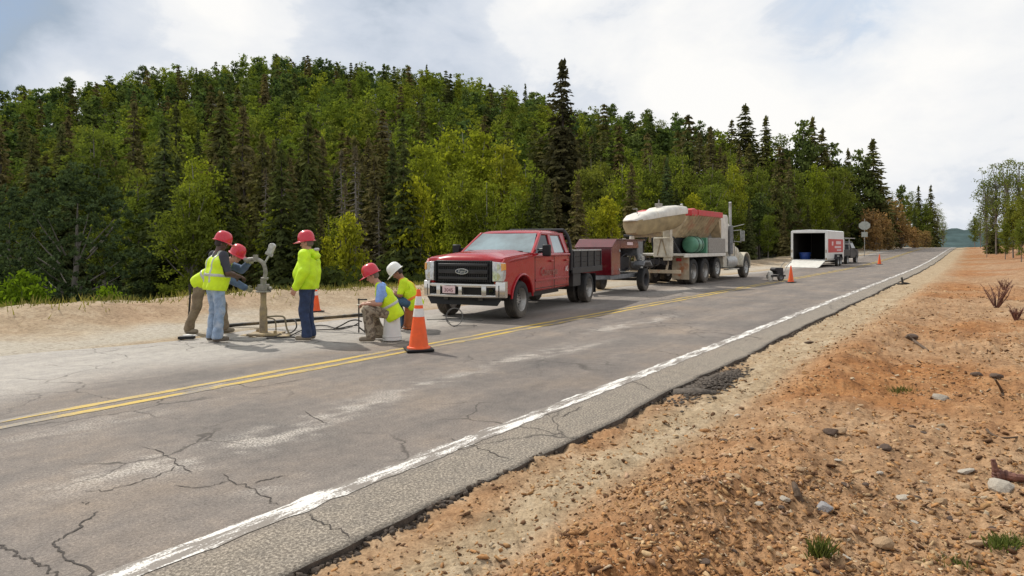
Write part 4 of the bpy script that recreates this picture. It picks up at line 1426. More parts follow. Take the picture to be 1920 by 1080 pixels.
for (k, row, zn), lst in buckets.items():
    lst.sort(key=lambda e: e[0])
    for i, (px, Y, o) in enumerate(lst):
        if len(lst) == 1:
            o['label'] = f'{ADJ[k]} {row} {zn}'
        elif len(lst) == 2:
            o['label'] = f"{'left' if i == 0 else 'right'} one of two: {ADJ[k]} {row} {zn}"
        else:
            o['label'] = f'{NTH[min(i, 14)]} of {NUM.get(len(lst), "many")}: {ADJ[k]} {row} {zn}'
        o['group'] = f'{ADJ[k]} {row} {zn}' if len(lst) > 1 else 'trees of the roadside wood'
# ================================================================== vehicles
def text_mesh(name, txt, size, mat_, parent, loc, rot, shear=0.0, extrude=0.004, align='CENTER', sx=1.0):
    cu = bpy.data.curves.new(name, 'FONT')
    cu.body = txt
    cu.size = size
    cu.shear = shear
    cu.extrude = extrude
    cu.align_x = align
    cu.align_y = 'CENTER'
    cu.resolution_u = 3
    tmp = bpy.data.objects.new('tmp', cu)
    COL.objects.link(tmp)
    dg = bpy.context.evaluated_depsgraph_get()
    me = bpy.data.meshes.new_from_object(tmp.evaluated_get(dg))
    bpy.data.objects.remove(tmp)
    bpy.data.curves.remove(cu)
    me.materials.clear()
    o = link_mesh(name, me, mat_, parent)
    o.location = loc
    o.rotation_euler = rot
    o.scale = (sx, 1, 1)
    return o


WHEELS = {}


def wheel(parent, loc, r, w, side, rim_mat='rim_steel', dish=0.05, rimr=0.62):
    """tyre with a rim child; side +1: outer face towards +y"""
    key = (round(r, 3), round(w, 3), side, rim_mat, dish, rimr)
    if key not in WHEELS:
        mb = MB()
        rr = r * rimr
        prof = [(rr, -w * 0.42), (rr + 0.02, -w * 0.48), (r * 0.86, -w * 0.5), (r * 0.955, -w * 0.45), (r, -w * 0.33)]
        for q in (-0.2, -0.05, 0.1, 0.24):
            prof += [(r, w * q - 0.006), (r - 0.014, w * q), (r - 0.014, w * q + 0.012), (r, w * q + 0.018)]
        prof += [(r, w * 0.33), (r * 0.955, w * 0.45), (r * 0.86, w * 0.5), (rr + 0.02, w * 0.48), (rr, w * 0.42)]
        mb.lathe(prof, (0, 0, 0), 'y', 36, close=True)
        tm = mb.mesh('tyre', True, 40)
        tm.materials.append(M['rubber'])
        rb = MB()
        s = side
        pr = [(0.0, s * (w * 0.10)), (rr * 0.28, s * (w * 0.10)), (rr * 0.30, s * (w * 0.16)), (rr * 0.42, s * (w * 0.16)), (rr * 0.5, s * (w * 0.16 - dish)), (rr * 0.80, s * (w * 0.14 - dish)), (rr * 0.9, s * w * 0.30), (rr * 1.02, s * w * 0.46), (rr * 1.03, s * w * 0.40), (rr * 1.0, -s * w * 0.4), (0.0, -s * w * 0.38)]
        rb.lathe(pr, (0, 0, 0), 'y', 28)
        rm = rb.mesh('rim', True, 30)
        rm.materials.append(M[rim_mat])
        hb = MB()
        for k in range(8):
            a = k * math.pi / 4
            p = Vector((math.sin(a) * rr * 0.66, s * (w * 0.155 - dish), math.cos(a) * rr * 0.66))
            hb.cyl(p, p + Vector((0, s * 0.008, 0)), rr * 0.085, n=8)
            p = Vector((math.sin(a + .2) * rr * 0.36, s * w * 0.15, math.cos(a + .2) * rr * 0.36))
            hb.cyl(p, p + Vector((0, s * 0.02, 0)), rr * 0.035, n=6)
        hm = hb.mesh('rim_holes')
        hm.materials.append(M['black_plastic'])
        WHEELS[key] = (tm, rm, hm)
    tm, rm, hm = WHEELS[key]
    t = link_mesh('wheel', tm, None, parent)
    t.location = loc
    link_mesh('rim', rm, None, t)
    link_mesh('rim_holes', hm, None, t)
    return t


# ------------------------------------------------------------------ red crew-cab pickup with flatbed
def pickup():
    T = thing('pickup_truck', 'dusty red crew cab pickup with black grille and flatbed, parked facing the camera', 'pickup truck', (-0.673, 15.06, 0.0), math.atan2(-0.909, -0.417))
    WB = -4.55

    def wy(x):
        return 1.0 - 0.075 * max(0.0, min(1.0, (x - 0.25) / 0.65)) ** 1.6

    def arch(cx, r, a0, a1, n=9, cz=0.42):
        return [(cx + r * math.cos(R(a0 + (a1 - a0) * k / n)), cz + r * math.sin(R(a0 + (a1 - a0) * k / n))) for k in range(n + 1)]

    # front wings and lower cab: side profile with the arch cut out
    prof = [(0.86, 0.66), (0.885, 0.9), (0.87, 1.24), (0.80, 1.31), (0.35, 1.355), (-0.2, 1.39), (-0.66, 1.405), (-0.68, 0.53), (-0.5, 0.53)] + arch(0.0, 0.525, 168, 12)[:] + [(0.55, 0.55), (0.86, 0.62)]
    b = MB()
    for sgn in (1, -1):
        b.prism(prof, lambda x, z, s=sgn: Vector((x, s * wy(x), z - 0.0)), lambda x, z, s=sgn: Vector((x, s * (wy(x) - 0.20), z)))
    b.build('front_wing', M['red_paint'], T, 0.035)
    # hood: cambered panel with raised centre
    b = MB()
    rings = []
    for x in (0.868, 0.82, 0.70, 0.4, 0.0, -0.4, -0.70):
        z = float(np.interp(x, [-0.7, -0.2, 0.35, 0.7, 0.82, 0.868], [1.43, 1.41, 1.375, 1.345, 1.315, 1.24]))
        w = wy(x) - 0.05
        top = [Vector((x, w * k / 6, z + 0.035 * (1 - abs(k / 6) ** 2.2) + (0.035 if abs(k) < 3.5 else 0.0) * (1 if x < 0.8 else 0.3))) for k in range(-6, 7)]
        bot = [Vector((x, w * k / 6, z - 0.10)) for k in range(6, -7, -1)]
        rings.append(top + bot)
    b.loft(rings)
    b.build('hood', M['red_paint'], T, smooth=True, angle=40)
    # cab shell below the windows
    b = MB()
    b.prism([(-0.685, 0.53), (-3.10, 0.53), (-3.12, 1.34), (-3.10, 1.42), (-0.665, 1.42)], lambda x, z: Vector((x, 1.0 - 0.018 * (z > 1.2) - 0.03 * (z < 0.6), z)), lambda x, z: Vector((x, -1.0 + 0.018 * (z > 1.2) + 0.03 * (z < 0.6), z)))
    cab = b.build('cab', M['red_paint'], T, 0.04)
    for sgn in (1, -1):
        q = MB()
        q.loft([[Vector((x, sgn * (y0 + dy), z + dz)) for dy, z in ((-0.05, 1.30), (0.004, 1.33), (0.022, 1.36), (0.012, 1.395), (-0.05, 1.41))] for x, y0, dz in ((-3.08, 0.985, 0), (-2.0, 0.985, 0), (-0.7, 0.985, -0.012), (0.0, 0.978, -0.045), (0.4, 0.960, -0.075), (0.70, 0.915, -0.125))])
        q.build('shoulder', M['red_paint'], T, smooth=True, angle=70)
    # dark engine bay / wheel housings
    b = MB()
    b.box((0.1, 0, 0.86), (1.3, 1.5, 0.55))
    b.box((-1.9, 0, 0.47), (2.5, 1.3, 0.18))
    b.bar((0.9, 0.42, 0.52), (-5.7, 0.42, 0.62), 0.10, 0.18)
    b.bar((0.9, -0.42, 0.52), (-5.7, -0.42, 0.62), 0.10, 0.18)
    b.cyl((0, -0.8, 0.42), (0, 0.8, 0.42), 0.06)
    b.cyl((WB, -0.8, 0.42), (WB, 0.8, 0.42), 0.08)
    b.build('chassis', M['black_steel'], T)

    # greenhouse
    def wz(z):
        return 0.965 - 0.30 * max(0.0, (z - 1.42)) ** 1.05 - 0.0

    def side(poly, name, m, depth, off=0.0, bevel=0.012):
        for sgn in (1, -1):
            q = MB()
            q.prism(poly, lambda x, z, s=sgn: Vector((x, s * (wz(z) + off), z)), lambda x, z, s=sgn: Vector((x, s * (wz(z) + off - depth), z)))
            q.build(name, m, T, bevel)
    red = M['red_paint']
    side([(-0.66, 1.41), (-1.47, 1.91), (-1.55, 1.91), (-0.80, 1.41)], 'pillar', red, 0.07)
    side([(-1.84, 1.41), (-2.04, 1.41), (-2.04, 1.91), (-1.88, 1.91)], 'pillar', red, 0.06)
    side([(-2.84, 1.41), (-3.11, 1.41), (-3.00, 1.91), (-2.70, 1.91)], 'pillar', red, 0.06)
    # roof
    b = MB()
    rings = []
    for x, z, k in [(-1.44, 1.885, 0.985), (-1.52, 1.925, 0.99), (-1.75, 1.955, 1.0), (-2.3, 1.97, 1.0), (-2.8, 1.95, 1.0), (-2.98, 1.915, 0.99), (-3.02, 1.88, .985)]:
        w = wz(1.88) * k
        top = [Vector((x, w * j / 6, z + 0.02 * (1 - (j / 6) ** 2) - (0.05 if abs(j) == 6 else 0.0))) for j in range(-6, 7)]
        bot = [Vector((x, w * 0.99 * j / 6, 1.85)) for j in range(6, -7, -1)]
        rings.append(top + bot)
    b.loft(rings)
    b.build('roof', red, T, smooth=True, angle=50)
    # roof rails above the side windows
    side([(-1.47, 1.865), (-3.0, 1.865), (-3.0, 1.92), (-1.5, 1.92)], 'roof_rail', red, 0.05, 0.004)
    # glass
    for poly, m in (([(-0.79, 1.422), (-1.52, 1.875), (-1.90, 1.875), (-1.87, 1.422)], 'glass_dark'), ([(-2.01, 1.422), (-2.02, 1.875), (-2.74, 1.875), (-2.87, 1.422)], 'glass_shield')):
        side(poly, 'side_window', M[m], 0.012, -0.035, 0.0)
    b = MB()
    b.prism([(-0.93, -1), (0.93, -1), (0.74, 1), (-0.74, 1)], lambda y, k: Vector((-1.08 - k * 0.375 + 0.03 * (1 - (y / 0.93) ** 2), y * 0.985, 1.662 + k * 0.232)), lambda y, k: Vector((-1.10 - k * 0.375, y * 0.985, 1.648 + k * 0.232)))
    b.build('windshield', M['glass_shield'], T)
    b = MB()
    b.prism([(-0.88, -1), (0.88, -1), (0.74, 1), (-0.74, 1)], lambda y, k: Vector((-3.06 + k * 0.045, y, 1.662 + k * 0.225)), lambda y, k: Vector((-3.04 + k * 0.045, y, 1.662 + k * 0.225)))
    b.build('rear_window', M['glass_dark'], T)
    # interior seats, wheel and dark floor seen through the panes
    b = MB()
    b.box((-1.9, 0, 1.435), (2.2, 1.7, 0.03))
    for y in (-0.45, 0.45):
        b.box((-1.95, y, 1.55), (0.18, 0.5, 0.35))
        b.box((-1.97, y, 1.78), (0.10, 0.24, 0.14))
    b.build('seats', M['interior'], T, 0.02)
    b = MB()
    for s in (1, -1):
        b.bar((-0.80, s * 0.45 - 0.35, 1.475), (-0.74, s * 0.45 + 0.22, 1.455), 0.02, 0.03)
    b.bar((-0.64, -0.90, 1.428), (-0.64, 0.90, 1.428), 0.16, 0.02)
    b.build('wiper', M['black_plastic'], T)
    # door seams, handles, crease
    for sgn in (1, -1):
        q = MB()
        for x in (-0.70, -1.93, -2.98):
            q.box((x, sgn * 1.0005, 0.95), (0.012, 0.008, 0.80))
        q.bar((-0.70, sgn * 0.975, 0.60), (-2.98, sgn * 0.975, 0.60), 0.008, 0.012)
        q.build('door_seam', M['black_plastic'], T)
        q = MB()
        q.bar((-0.72, sgn * 1.004, 0.79), (-2.96, sgn * 1.004, 0.79), 0.02, 0.05)
        q.build('side_moulding', red, T, 0.006)
        for x in (-1.75, -2.82):
            q = MB()
            q.box((x, sgn * 1.018, 1.22), (0.20, 0.03, 0.045))
            q.build('door_handle', red, T, 0.01)
        # towing mirror
        q = MB()
        q.bar((-1.0, sgn * 0.95, 1.44), (-0.95, sgn * 1.12, 1.46), 0.06, 0.05)
        q.bar((-1.0, sgn * 0.94, 1.50), (-0.95, sgn * 1.12, 1.52), 0.06, 0.05)
        q.box((-0.95, sgn * 1.19, 1.485), (0.12, 0.19, 0.27))
        mr = q.build('mirror', M['black_plastic'], T, 0.025)
        q = MB()
        q.box((-1.014, sgn * 1.19, 1.50), (0.006, 0.15, 0.20))
        q.build('mirror_glass', M['glass_dark'], mr)
    # wheel arch lips
    for sgn in (1, -1):
        q = MB()
        pts = arch(0.0, 0.545, 176, 4, 12)
        q.tube([Vector((x, sgn * (wy(x) + 0.005), z)) for x, z in pts], 0.028, 6)
        q.build('wheel_arch', red, T, smooth=True)
    # grille
    b = MB()
    gx = 0.905

    def gp(y, z):
        return Vector((gx - 0.06 * abs(y) ** 2, y, z))
    b.prism([(-0.66, 0.81), (0.66, 0.81), (0.70, 1.0), (0.69, 1.28), (-0.69, 1.28), (-0.70, 1.0)], lambda y, z: Vector((0.90 - 0.05 * abs(y) ** 2, y, z)), lambda y, z: Vector((0.80, y, z)))
    b.build('grille', M['black_plastic'], T, 0.02)
    for z in (0.90, 1.04, 1.18):
        q = MB()
        q.bar((0.915, -0.60, z), (0.915, 0.60, z), 0.03, 0.06 if z != 1.04 else 0.09)
        q.build('grille_bar', M['black_steel'], T, 0.012)
    q = MB()
    for k in range(-11, 12):
        q.box((0.900, k * 0.054, 1.04), (0.012, 0.012, 0.42))
    q.build('grille_mesh', M['black_steel'], T)
    for sgn in (1, -1):
        q = MB()
        q.bar((0.91, sgn * 0.665, 0.82), (0.90, sgn * 0.675, 1.27), 0.04, 0.05, (1, 0, 0))
        q.build('grille_surround', M['black_plastic'], T, 0.012)
    # oval emblem
    q = MB()
    n = 28
    q.prism([(0.155 * math.cos(2 * math.pi * k / n), 0.062 * math.sin(2 * math.pi * k / n)) for k in range(n)], lambda y, z: Vector((0.962, y, z + 1.045)), lambda y, z: Vector((0.92, y, z + 1.045)))
    em = q.build('emblem', M['letter_chrome'], T)
    q = MB()
    q.prism([(0.140 * math.cos(2 * math.pi * k / n), 0.048 * math.sin(2 * math.pi * k / n)) for k in range(n)], lambda y, z: Vector((0.966, y, z + 1.045)), lambda y, z: Vector((0.950, y, z + 1.045)))
    q.build('emblem_field', M['emblem_blue'], em)
    text_mesh('emblem_lettering', 'Ford', 0.095, M['letter_chrome'], em, (0.967, 0, 1.043), (R(90), 0, R(90)), 0.3)
    # headlights
    for sgn in (1, -1):
        q = MB()
        q.prism([(0.705, 0.84), (0.93, 0.84), (0.955, 1.0), (0.945, 1.235), (0.705, 1.26)], lambda y, z, s=sgn: Vector((0.93 - 0.17 * (y - 0.70), s * (y + 0.004), z)), lambda y, z, s=sgn: Vector((0.76, s * (y + 0.004), z)))
        hl = q.build('headlight', M['lamp_clear'], T, 0.015)
        q = MB()
        for z in (0.945, 1.145):
            q.lathe([(0.0, 0.0), (0.05, 0.006), (0.07, 0.03), (0.075, 0.035)], (0.876, sgn * 0.81, z), 'x', 16)
        q.build('reflector', M['chrome'], hl, smooth=True)
        q = MB()
        q.prism([(0.90, 1.06), (0.955, 1.08), (0.95, 1.22), (0.89, 1.22)], lambda y, z, s=sgn: Vector((0.908 - 0.3 * (y - 0.9), s * (y + 0.010), z)), lambda y, z, s=sgn: Vector((0.775, s * (y + 0.010), z)))
        q.build('turn_signal', M['amber'], hl, 0.006)
    # chrome bumper with openings
    b = MB()

    def bx(y):
        return 1.03 - 0.16 * abs(y) ** 3

    def bump(y0, y1, z0, z1, n=6):
        rings = []
        for k in range(n + 1):
            y = y0 + (y1 - y0) * k / n
            x = bx(y)
            rings.append([Vector((x - 0.02, y, z0)), Vector((x, y, z0 + 0.03)), Vector((x, y, z1 - 0.03)), Vector((x - 0.03, y, z1)), Vector((x - 0.12, y, z1)), Vector((x - 0.12, y, z0))])
        b.loft(rings)
    bump(-0.98, 0.98, 0.715, 0.79, 16)
    bump(-0.98, 0.98, 0.50, 0.565, 16)
    for s in (1, -1):
        bump(s * 0.80, s * 0.985, 0.505, 0.84, 3)
        bump(s * 0.50, s * 0.60, 0.52, 0.77, 2)
    bump(-0.04, 0.04, 0.52, 0.75, 2)
    b.build('bumper', M['chrome'], T, smooth=True, angle=50)
    b = MB()
    b.box((0.90, 0, 0.64), (0.06, 1.75, 0.24))
    b.prism([(-0.92, 0.49), (0.92, 0.49), (0.80, 0.33), (-0.80, 0.33)], lambda y, z: Vector((0.96 - 0.14 * abs(y) ** 3, y, z)), lambda y, z: Vector((0.86, y, z)))
    b.build('valance', M['black_plastic'], T)
    for s in (1, -1):
        q = MB()
        q.lathe([(0.0, 0.03), (0.05, 0.028), (0.055, 0.0)], (0.935, s * 0.70, 0.645), 'x', 14)
        q.build('fog_lamp', M['glass_dark'], T, smooth=True)
    q = MB()
    q.box((1.052, -0.26, 0.66), (0.012, 0.31, 0.16))
    pl = q.build('number_plate', M['plate'], T, 0.004)
    text_mesh('plate_lettering', '3045', 0.11, M['letter_dark'], pl, (1.060, -0.26, 0.645), (R(90), 0, R(90)), 0, 0.001)
    # door lettering (worn grey script, only partly legible)
    for sgn, rz in ((1, 180), (-1, 0)):
        text_mesh('door_lettering', 'Concrete', 0.27, M['letter_grey'], T, (-1.62, sgn * 1.003, 0.97), (R(90), 0, R(rz)), 0.12, 0.002, sx=1.05)
        text_mesh('door_lettering', 'AS', 0.19, M['letter_white'], T, (-2.82, sgn * 1.003, 1.0), (R(90), 0, R(rz)), 0.0, 0.002)
    # wheels
    for sgn in (1, -1):
        wheel(T, (0, sgn * 0.85, 0.41), 0.41, 0.27, sgn)
        wheel(T, (WB, sgn * 0.93, 0.41), 0.41, 0.25, sgn, dish=0.09)
        wheel(T, (WB, sgn * 0.62, 0.41), 0.41, 0.25, sgn, dish=0.0)
    # headache rack behind the cab
    b = MB()
    for s in (1, -1):
        b.tube(curve_pts([(-3.22, s * 0.97, 0.95), (-3.22, s * 0.97, 1.4), (-3.20, s * 0.90, 1.80), (-3.19, s * 0.78, 2.0)], 4), 0.045, 8)
    b.tube([(-3.19, -0.78, 2.0), (-3.19, 0.78, 2.0)], 0.045, 8)
    for z in (1.30, 1.48, 1.66, 1.84):
        b.tube([(-3.21, -0.9, z), (-3.21, 0.9, z)], 0.02, 6)
    b.box((-3.22, 0, 1.12), (0.05, 1.94, 0.36))
    b.build('headache_rack', M['black_steel'], T, smooth=True)
    # flatbed deck, stake sides made of boards
    b = MB()
    b.box((-4.55, 0, 0.965), (2.65, 2.02, 0.07))
    b.box((-4.55, 1.0, 0.93), (2.65, 0.05, 0.16))
    b.box((-4.55, -1.0, 0.93), (2.65, 0.05, 0.16))
    b.build('flatbed', M['black_steel'], T, 0.008)
    for s in (1, -1):
        for k in range(3):
            q = MB()
            q.box((-4.56, s * 0.985, 1.075 + k * 0.145), (2.50, 0.028, 0.135))
            q.build('side_board', M['bed_board'], T, 0.006)
        for x in (-3.36, -3.95, -4.55, -5.15, -5.76):
            q = MB()
            q.box((x, s * 1.012, 1.22), (0.06, 0.03, 0.46))
            q.build('stake', M['engine'], T, 0.005)
        q = MB()
        q.bar((-3.32, s * 0.99, 1.465), (-5.80, s * 0.99, 1.465), 0.06, 0.04)
        q.build('top_rail', M['pale_metal'], T, 0.008)
    for k in range(3):
        q = MB()
        q.box((-5.84, 0, 1.075 + k * 0.145), (0.028, 1.9, 0.135))
        q.build('tail_board', M['bed_board'], T, 0.006)
    # tool box and tank under the deck, mud flaps, jumble on deck
    q = MB()
    q.box((-3.72, 0.80, 0.70), (0.62, 0.34, 0.40))
    q.box((-3.72, -0.80, 0.70), (0.62, 0.34, 0.40))
    q.build('tool_box', M['black_steel'], T, 0.015)
    q = MB()
    for s in (1, -1):
        q.box((-5.12, s * 0.78, 0.52), (0.015, 0.55, 0.55))
    q.build('mud_flap', M['black_plastic'], T)
    q = MB()
    q.lathe([(0.0, 0), (0.13, 0), (0.14, 0.03), (0.14, 0.3), (0.10, 0.36), (0.04, 0.38), (0.04, 0.42), (0, 0.42)], (-3.5, 0.75, 1.0), 'z', 14)
    jug = q.build('water_jug', M['blue_plastic'], None, smooth=True)
    jug.matrix_world = Matrix.Translation(T.location) @ Matrix.Rotation(T.rotation_euler.z, 4, 'Z')
    tag(jug, 'small blue jug standing on the pickup flatbed behind the cab', 'jug')
    return T


pickup()


# ------------------------------------------------------------------ red towed compressor
def compressor():
    T = thing('compressor_trailer', 'dark red towed compressor with open engine bay parked behind the pickup', 'compressor', (3.92, 23.87, 0.0), math.atan2(-0.866, -0.5))
    b = MB()
    for s in (1, -1):
        b.bar((2.55, s * 0.55, 0.56), (-0.75, s * 0.55, 0.56), 0.08, 0.14)
    b.bar((2.5, -0.58, 0.56), (2.5, 0.58, 0.56), 0.08, 0.14)
    b.bar((-0.7, -0.58, 0.56), (-0.7, 0.58, 0.56), 0.08, 0.14)
    b.bar((2.5, 0.4, 0.55), (3.35, 0.0, 0.55), 0.09, 0.1)
    b.bar((2.5, -0.4, 0.55), (3.35, 0.0, 0.55), 0.09, 0.1)
    b.build('frame', M['grey_metal'], T, 0.01)
    # housing: floor, front cabinet, top band, roof lid
    b = MB()
    b.prism([(2.55, 0.63), (2.55, 1.55), (2.20, 1.78), (1.75, 1.78), (1.75, 0.63)], lambda x, z: Vector((x, 0.62, z)), lambda x, z: Vector((x, -0.62, z)))
    b.build('front_cabinet', M['red_machine'], T, 0.015)
    b = MB()
    b.prism([(2.60, 1.54), (2.18, 1.815), (2.16, 1.79), (2.56, 1.52)], lambda x, z: Vector((x, 0.66, z)), lambda x, z: Vector((x, -0.66, z)))
    b.build('sloped_lid', M['red_machine'], T, 0.006)
    b = MB()
    b.box((0.65, 0.60, 1.64), (2.2, 0.05, 0.28))
    b.box((0.65, -0.60, 1.64), (2.2, 0.05, 0.28))
    b.box((0.75, 0, 1.795), (2.9, 1.30, 0.03))
    b.build('canopy', M['red_machine'], T, 0.008)
    b = MB()
    b.box((0.65, -0.58, 1.06), (2.2, 0.04, 0.86))
    b.build('back_panel', M['red_machine'], T)
    b = MB()
    b.box((0.85, 0.628, 1.66), (0.55, 0.006, 0.10))
    b.build('label_plate', M['plate'], T)
    for x, z in ((1.82, 1.42), (1.85, 0.80)):
        b = MB()
        b.cyl((x, 0.62, z), (x, 0.635, z), 0.045, n=12)
        b.build('latch', M['pale_metal'], T)
    # engine in the open bay
    b = MB()
    b.box((0.7, 0, 0.95), (1.5, 0.55, 0.5))
    for k in range(4):
        b.cyl((0.2 + k * 0.3, 0.12, 1.2), (0.2 + k * 0.3, 0.12, 1.36), 0.09, n=10)
    b.cyl((1.5, 0, 1.05), (1.62, 0, 1.05), 0.33, n=20)
    b.tube(curve_pts([(0.2, 0.32, 1.25), (0.6, 0.36, 1.3), (1.2, 0.34, 1.1), (1.5, 0.36, 0.8)], 5), 0.035, 7)
    b.tube(curve_pts([(0.1, 0.3, 0.8), (0.7, 0.38, 0.72), (1.4, 0.34, 0.76)], 5), 0.03, 7)
    b.build('engine', M['engine'], T, 0.01)
    b = MB()
    b.box((-0.25, 0.2, 1.50), (0.55, 0.85, 0.55))
    b.build('muffler_box', M['grey_metal'], T, 0.04)
    b = MB()
    b.cyl((-0.25, 0.3, 1.78), (-0.25, 0.3, 1.93), 0.10, 0.08, 14)
    b.cyl((-0.55, -0.1, 1.62), (-0.55, -0.1, 1.86), 0.06, n=10)
    b.build('exhaust_cap', M['cream'], T, smooth=True)
    b = MB()
    b.prism([(0.48, 0.92), (0.30, 1.06), (-0.30, 1.06), (-0.5, 0.90), (-0.47, 0.86), (-0.27, 1.0), (0.27, 1.0), (0.44, 0.87)], lambda x, z: Vector((x, 0.98, z)), lambda x, z: Vector((x, 0.60, z)))
    b.prism([(0.48, 0.92), (0.30, 1.06), (-0.30, 1.06), (-0.5, 0.90), (-0.47, 0.86), (-0.27, 1.0), (0.27, 1.0), (0.44, 0.87)], lambda x, z: Vector((x, -0.98, z)), lambda x, z: Vector((x, -0.60, z)))
    b.build('mudguard', M['grey_metal'], T, 0.008)
    b = MB()
    b.box((-0.2, 0.66, 1.14), (0.5, 0.10, 0.12))
    b.cyl((-0.05, 0.60, 1.2), (-0.05, 0.75, 1.2), 0.08, n=12)
    b.bar((-0.6, 0.5, 0.5), (-0.95, 0.5, 1.2), 0.06, 0.06)
    b.bar((-0.9, -0.5, 0.45), (-0.9, 0.5, 0.45), 0.08, 0.08)
    b.build('pipework', M['pale_metal'], T, 0.01)
    for s in (1, -1):
        wheel(T, (0, s * 0.80, 0.40), 0.40, 0.24, s, 'engine', 0.03, 0.55)
    b = MB()
    b.cyl((0, -0.8, 0.4), (0, 0.8, 0.4), 0.05)
    b.cyl((2.9, 0, 0.10), (2.9, 0, 0.62), 0.035, n=8)
    b.cyl((2.9, -0.04, 0.10), (2.9, 0.04, 0.10), 0.10, n=14)
    b.build('axle', M['black_steel'], T)
    return T


compressor()


# ------------------------------------------------------------------ volumetric mixer truck
def mixer():
    h = Vector((0.585, 0.811, 0))
    rt = Vector((0.811, -0.585, 0))
    o = Vector((7.47, 27.4, 0)) - rt * 1.12
    T = thing('mixer_truck', 'dusty cream concrete mixer truck with red rimmed hopper and green tank, facing away', 'mixer truck', o, math.atan2(h.y, h.x))
    # local: x forward, y left; the photo sees the right side (y < 0) and the rear
    b = MB()
    for s in (1, -1):
        b.bar((-1.5, s * 0.45, 0.95), (7.6, s * 0.45, 0.95), 0.10, 0.28)
    for x in (-1.4, 0.65, 2.4, 4.5, 7.4):
        b.bar((x, -0.45, 0.95), (x, 0.45, 0.95), 0.1, 0.2)
    for x in (0, 1.35, 7.1):
        b.cyl((x, -0.95, 0.52), (x, 0.95, 0.52), 0.09)
    b.box((0.7, 0, 0.75), (1.8, 0.9, 0.3))
    b.build('chassis', M['engine'], T)
    for s in (1, -1):
        for x in (0, 1.37):
            wheel(T, (x, s * 0.98, 0.53), 0.53, 0.29, s, 'rim_steel', 0.10, 0.56)
            wheel(T, (x, s * 0.66, 0.53), 0.53, 0.29, s, 'rim_steel', 0.0, 0.56)
        wheel(T, (2.95, s * 0.98, 0.60), 0.48, 0.27, s, 'pale_metal', -0.03, 0.56)
        wheel(T, (7.1, s * 1.0, 0.53), 0.53, 0.31, s, 'pale_metal', -0.03, 0.56)
    # deck over the wheels and rear flaps
    b = MB()
    b.box((1.2, 0, 1.22), (5.0, 2.46, 0.08))
    b.box((1.2, -1.22, 1.19), (5.0, 0.05, 0.14))
    b.box((1.2, 1.22, 1.19), (5.0, 0.05, 0.14))
    b.build('deck', M['white_dusty'], T, 0.01)
    for s in (1, -1):
        q = MB()
        q.box((-0.72, s * 0.84, 0.68), (0.03, 0.72, 0.92))
        q.build('mud_flap', M['rust_flap'], T, 0.004)
        q = MB()
        q.prism([(-0.74, 1.14), (-0.66, 1.26), (-0.55, 1.26), (-0.55, 1.14)], lambda x, z, ss=s: Vector((x, ss * 0.48, z)), lambda x, z, ss=s: Vector((x, ss * 1.22, z)))
        q.build('rear_fender', M['rust_flap'], T, 0.01)
        q = MB()
        q.box((-0.75, s * 0.78, 1.02), (0.05, 0.22, 0.12))
        q.build('tail_light', M['sign_red'], T, 0.01)
    # aggregate hopper with corrugated sloping sides and red rim
    for s in (1, -1):
        q = MB()
        n = 12
        x0, x1 = -0.40, 3.25
        rings = []
        for k in range(4 * n + 1):
            x = x0 + (x1 - x0) * k / (4 * n)
            rib = 0.07 if (k % 4) in (1, 2) else 0.0
            rings.append([Vector((x, s * (1.16 + rib), 2.86)), Vector((x + 0.0, s * (0.52 + rib), 1.93)), Vector((x, s * 0.46, 1.93)), Vector((x, s * 1.08, 2.86))])
        q.loft(rings)
        q.build('hopper_side', M['tan_hopper'], T, smooth=False)
        q = MB()
        q.bar((0.30, s * 1.16, 2.95), (3.35, s * 1.16, 2.95), 0.12, 0.24)
        q.build('hopper_rim', M['sign_red'], T, 0.015)
    q = MB()
    q.prism([(-1.15, 2.9), (1.15, 2.9), (0.5, 1.9), (-0.5, 1.9)], lambda y, z: Vector((-0.43, y, z)), lambda y, z: Vector((-0.37, y, z)))
    q.prism([(-1.15, 2.9), (1.15, 2.9), (0.5, 1.9), (-0.5, 1.9)], lambda y, z: Vector((3.28, y, z)), lambda y, z: Vector((3.22, y, z)))
    q.build('hopper_end', M['tan_hopper'], T, 0.01)
    q = MB()
    q.prism([(-0.48, 1.93), (0.48, 1.93), (0.36, 1.27), (-0.36, 1.27)], lambda y, z: Vector((-0.7, y, z)), lambda y, z: Vector((3.1, y, z)))
    for k in range(3):
        q.bar((-0.95, -0.9 + 0.9 * k, 1.3), (-0.95, -0.5 + 0.5 * k, 1.95), 0.07, 0.07)
    q.tube(curve_pts([(-0.9, -0.6, 1.95), (-1.0, -0.5, 1.6), (-0.9, -0.2, 1.35)], 6), 0.05, 8)
    q.build('conveyor_housing', M['engine'], T, 0.01)
    q = MB()
    q.prism([(-0.44, 2.80), (-0.44, 3.05), (-0.05, 3.12), (0.28, 3.02), (0.28, 2.80)], lambda x, z: Vector((x, 1.20, z)), lambda x, z: Vector((x, -1.20, z)))
    q.build('hopper_head', M['sign_red'], T, 0.03)
    # water tank
    q = MB()
    prof = [(0.0, -0.52), (0.20, -0.51), (0.30, -0.46), (0.345, -0.38), (0.35, -0.14), (0.335, -0.12), (0.335, -0.10), (0.35, -0.08), (0.35, 0.18), (0.335, 0.2), (0.335, 0.22), (0.35, 0.24), (0.345, 0.40), (0.30, 0.48), (0.20, 0.53), (0.0, 0.54)]
    q.lathe(prof, (0.72, -0.82, 1.63), 'x', 24)
    q.build('water_tank', M['green_tank'], T, smooth=True)
    q = MB()
    for x in (0.5, 0.95):
        q.lathe([(0.352, -0.02), (0.362, -0.02), (0.362, 0.02), (0.352, 0.02)], (x, -0.82, 1.63), 'x', 24, True)
    q.build('tank_strap', M['engine'], T)
    q = MB()
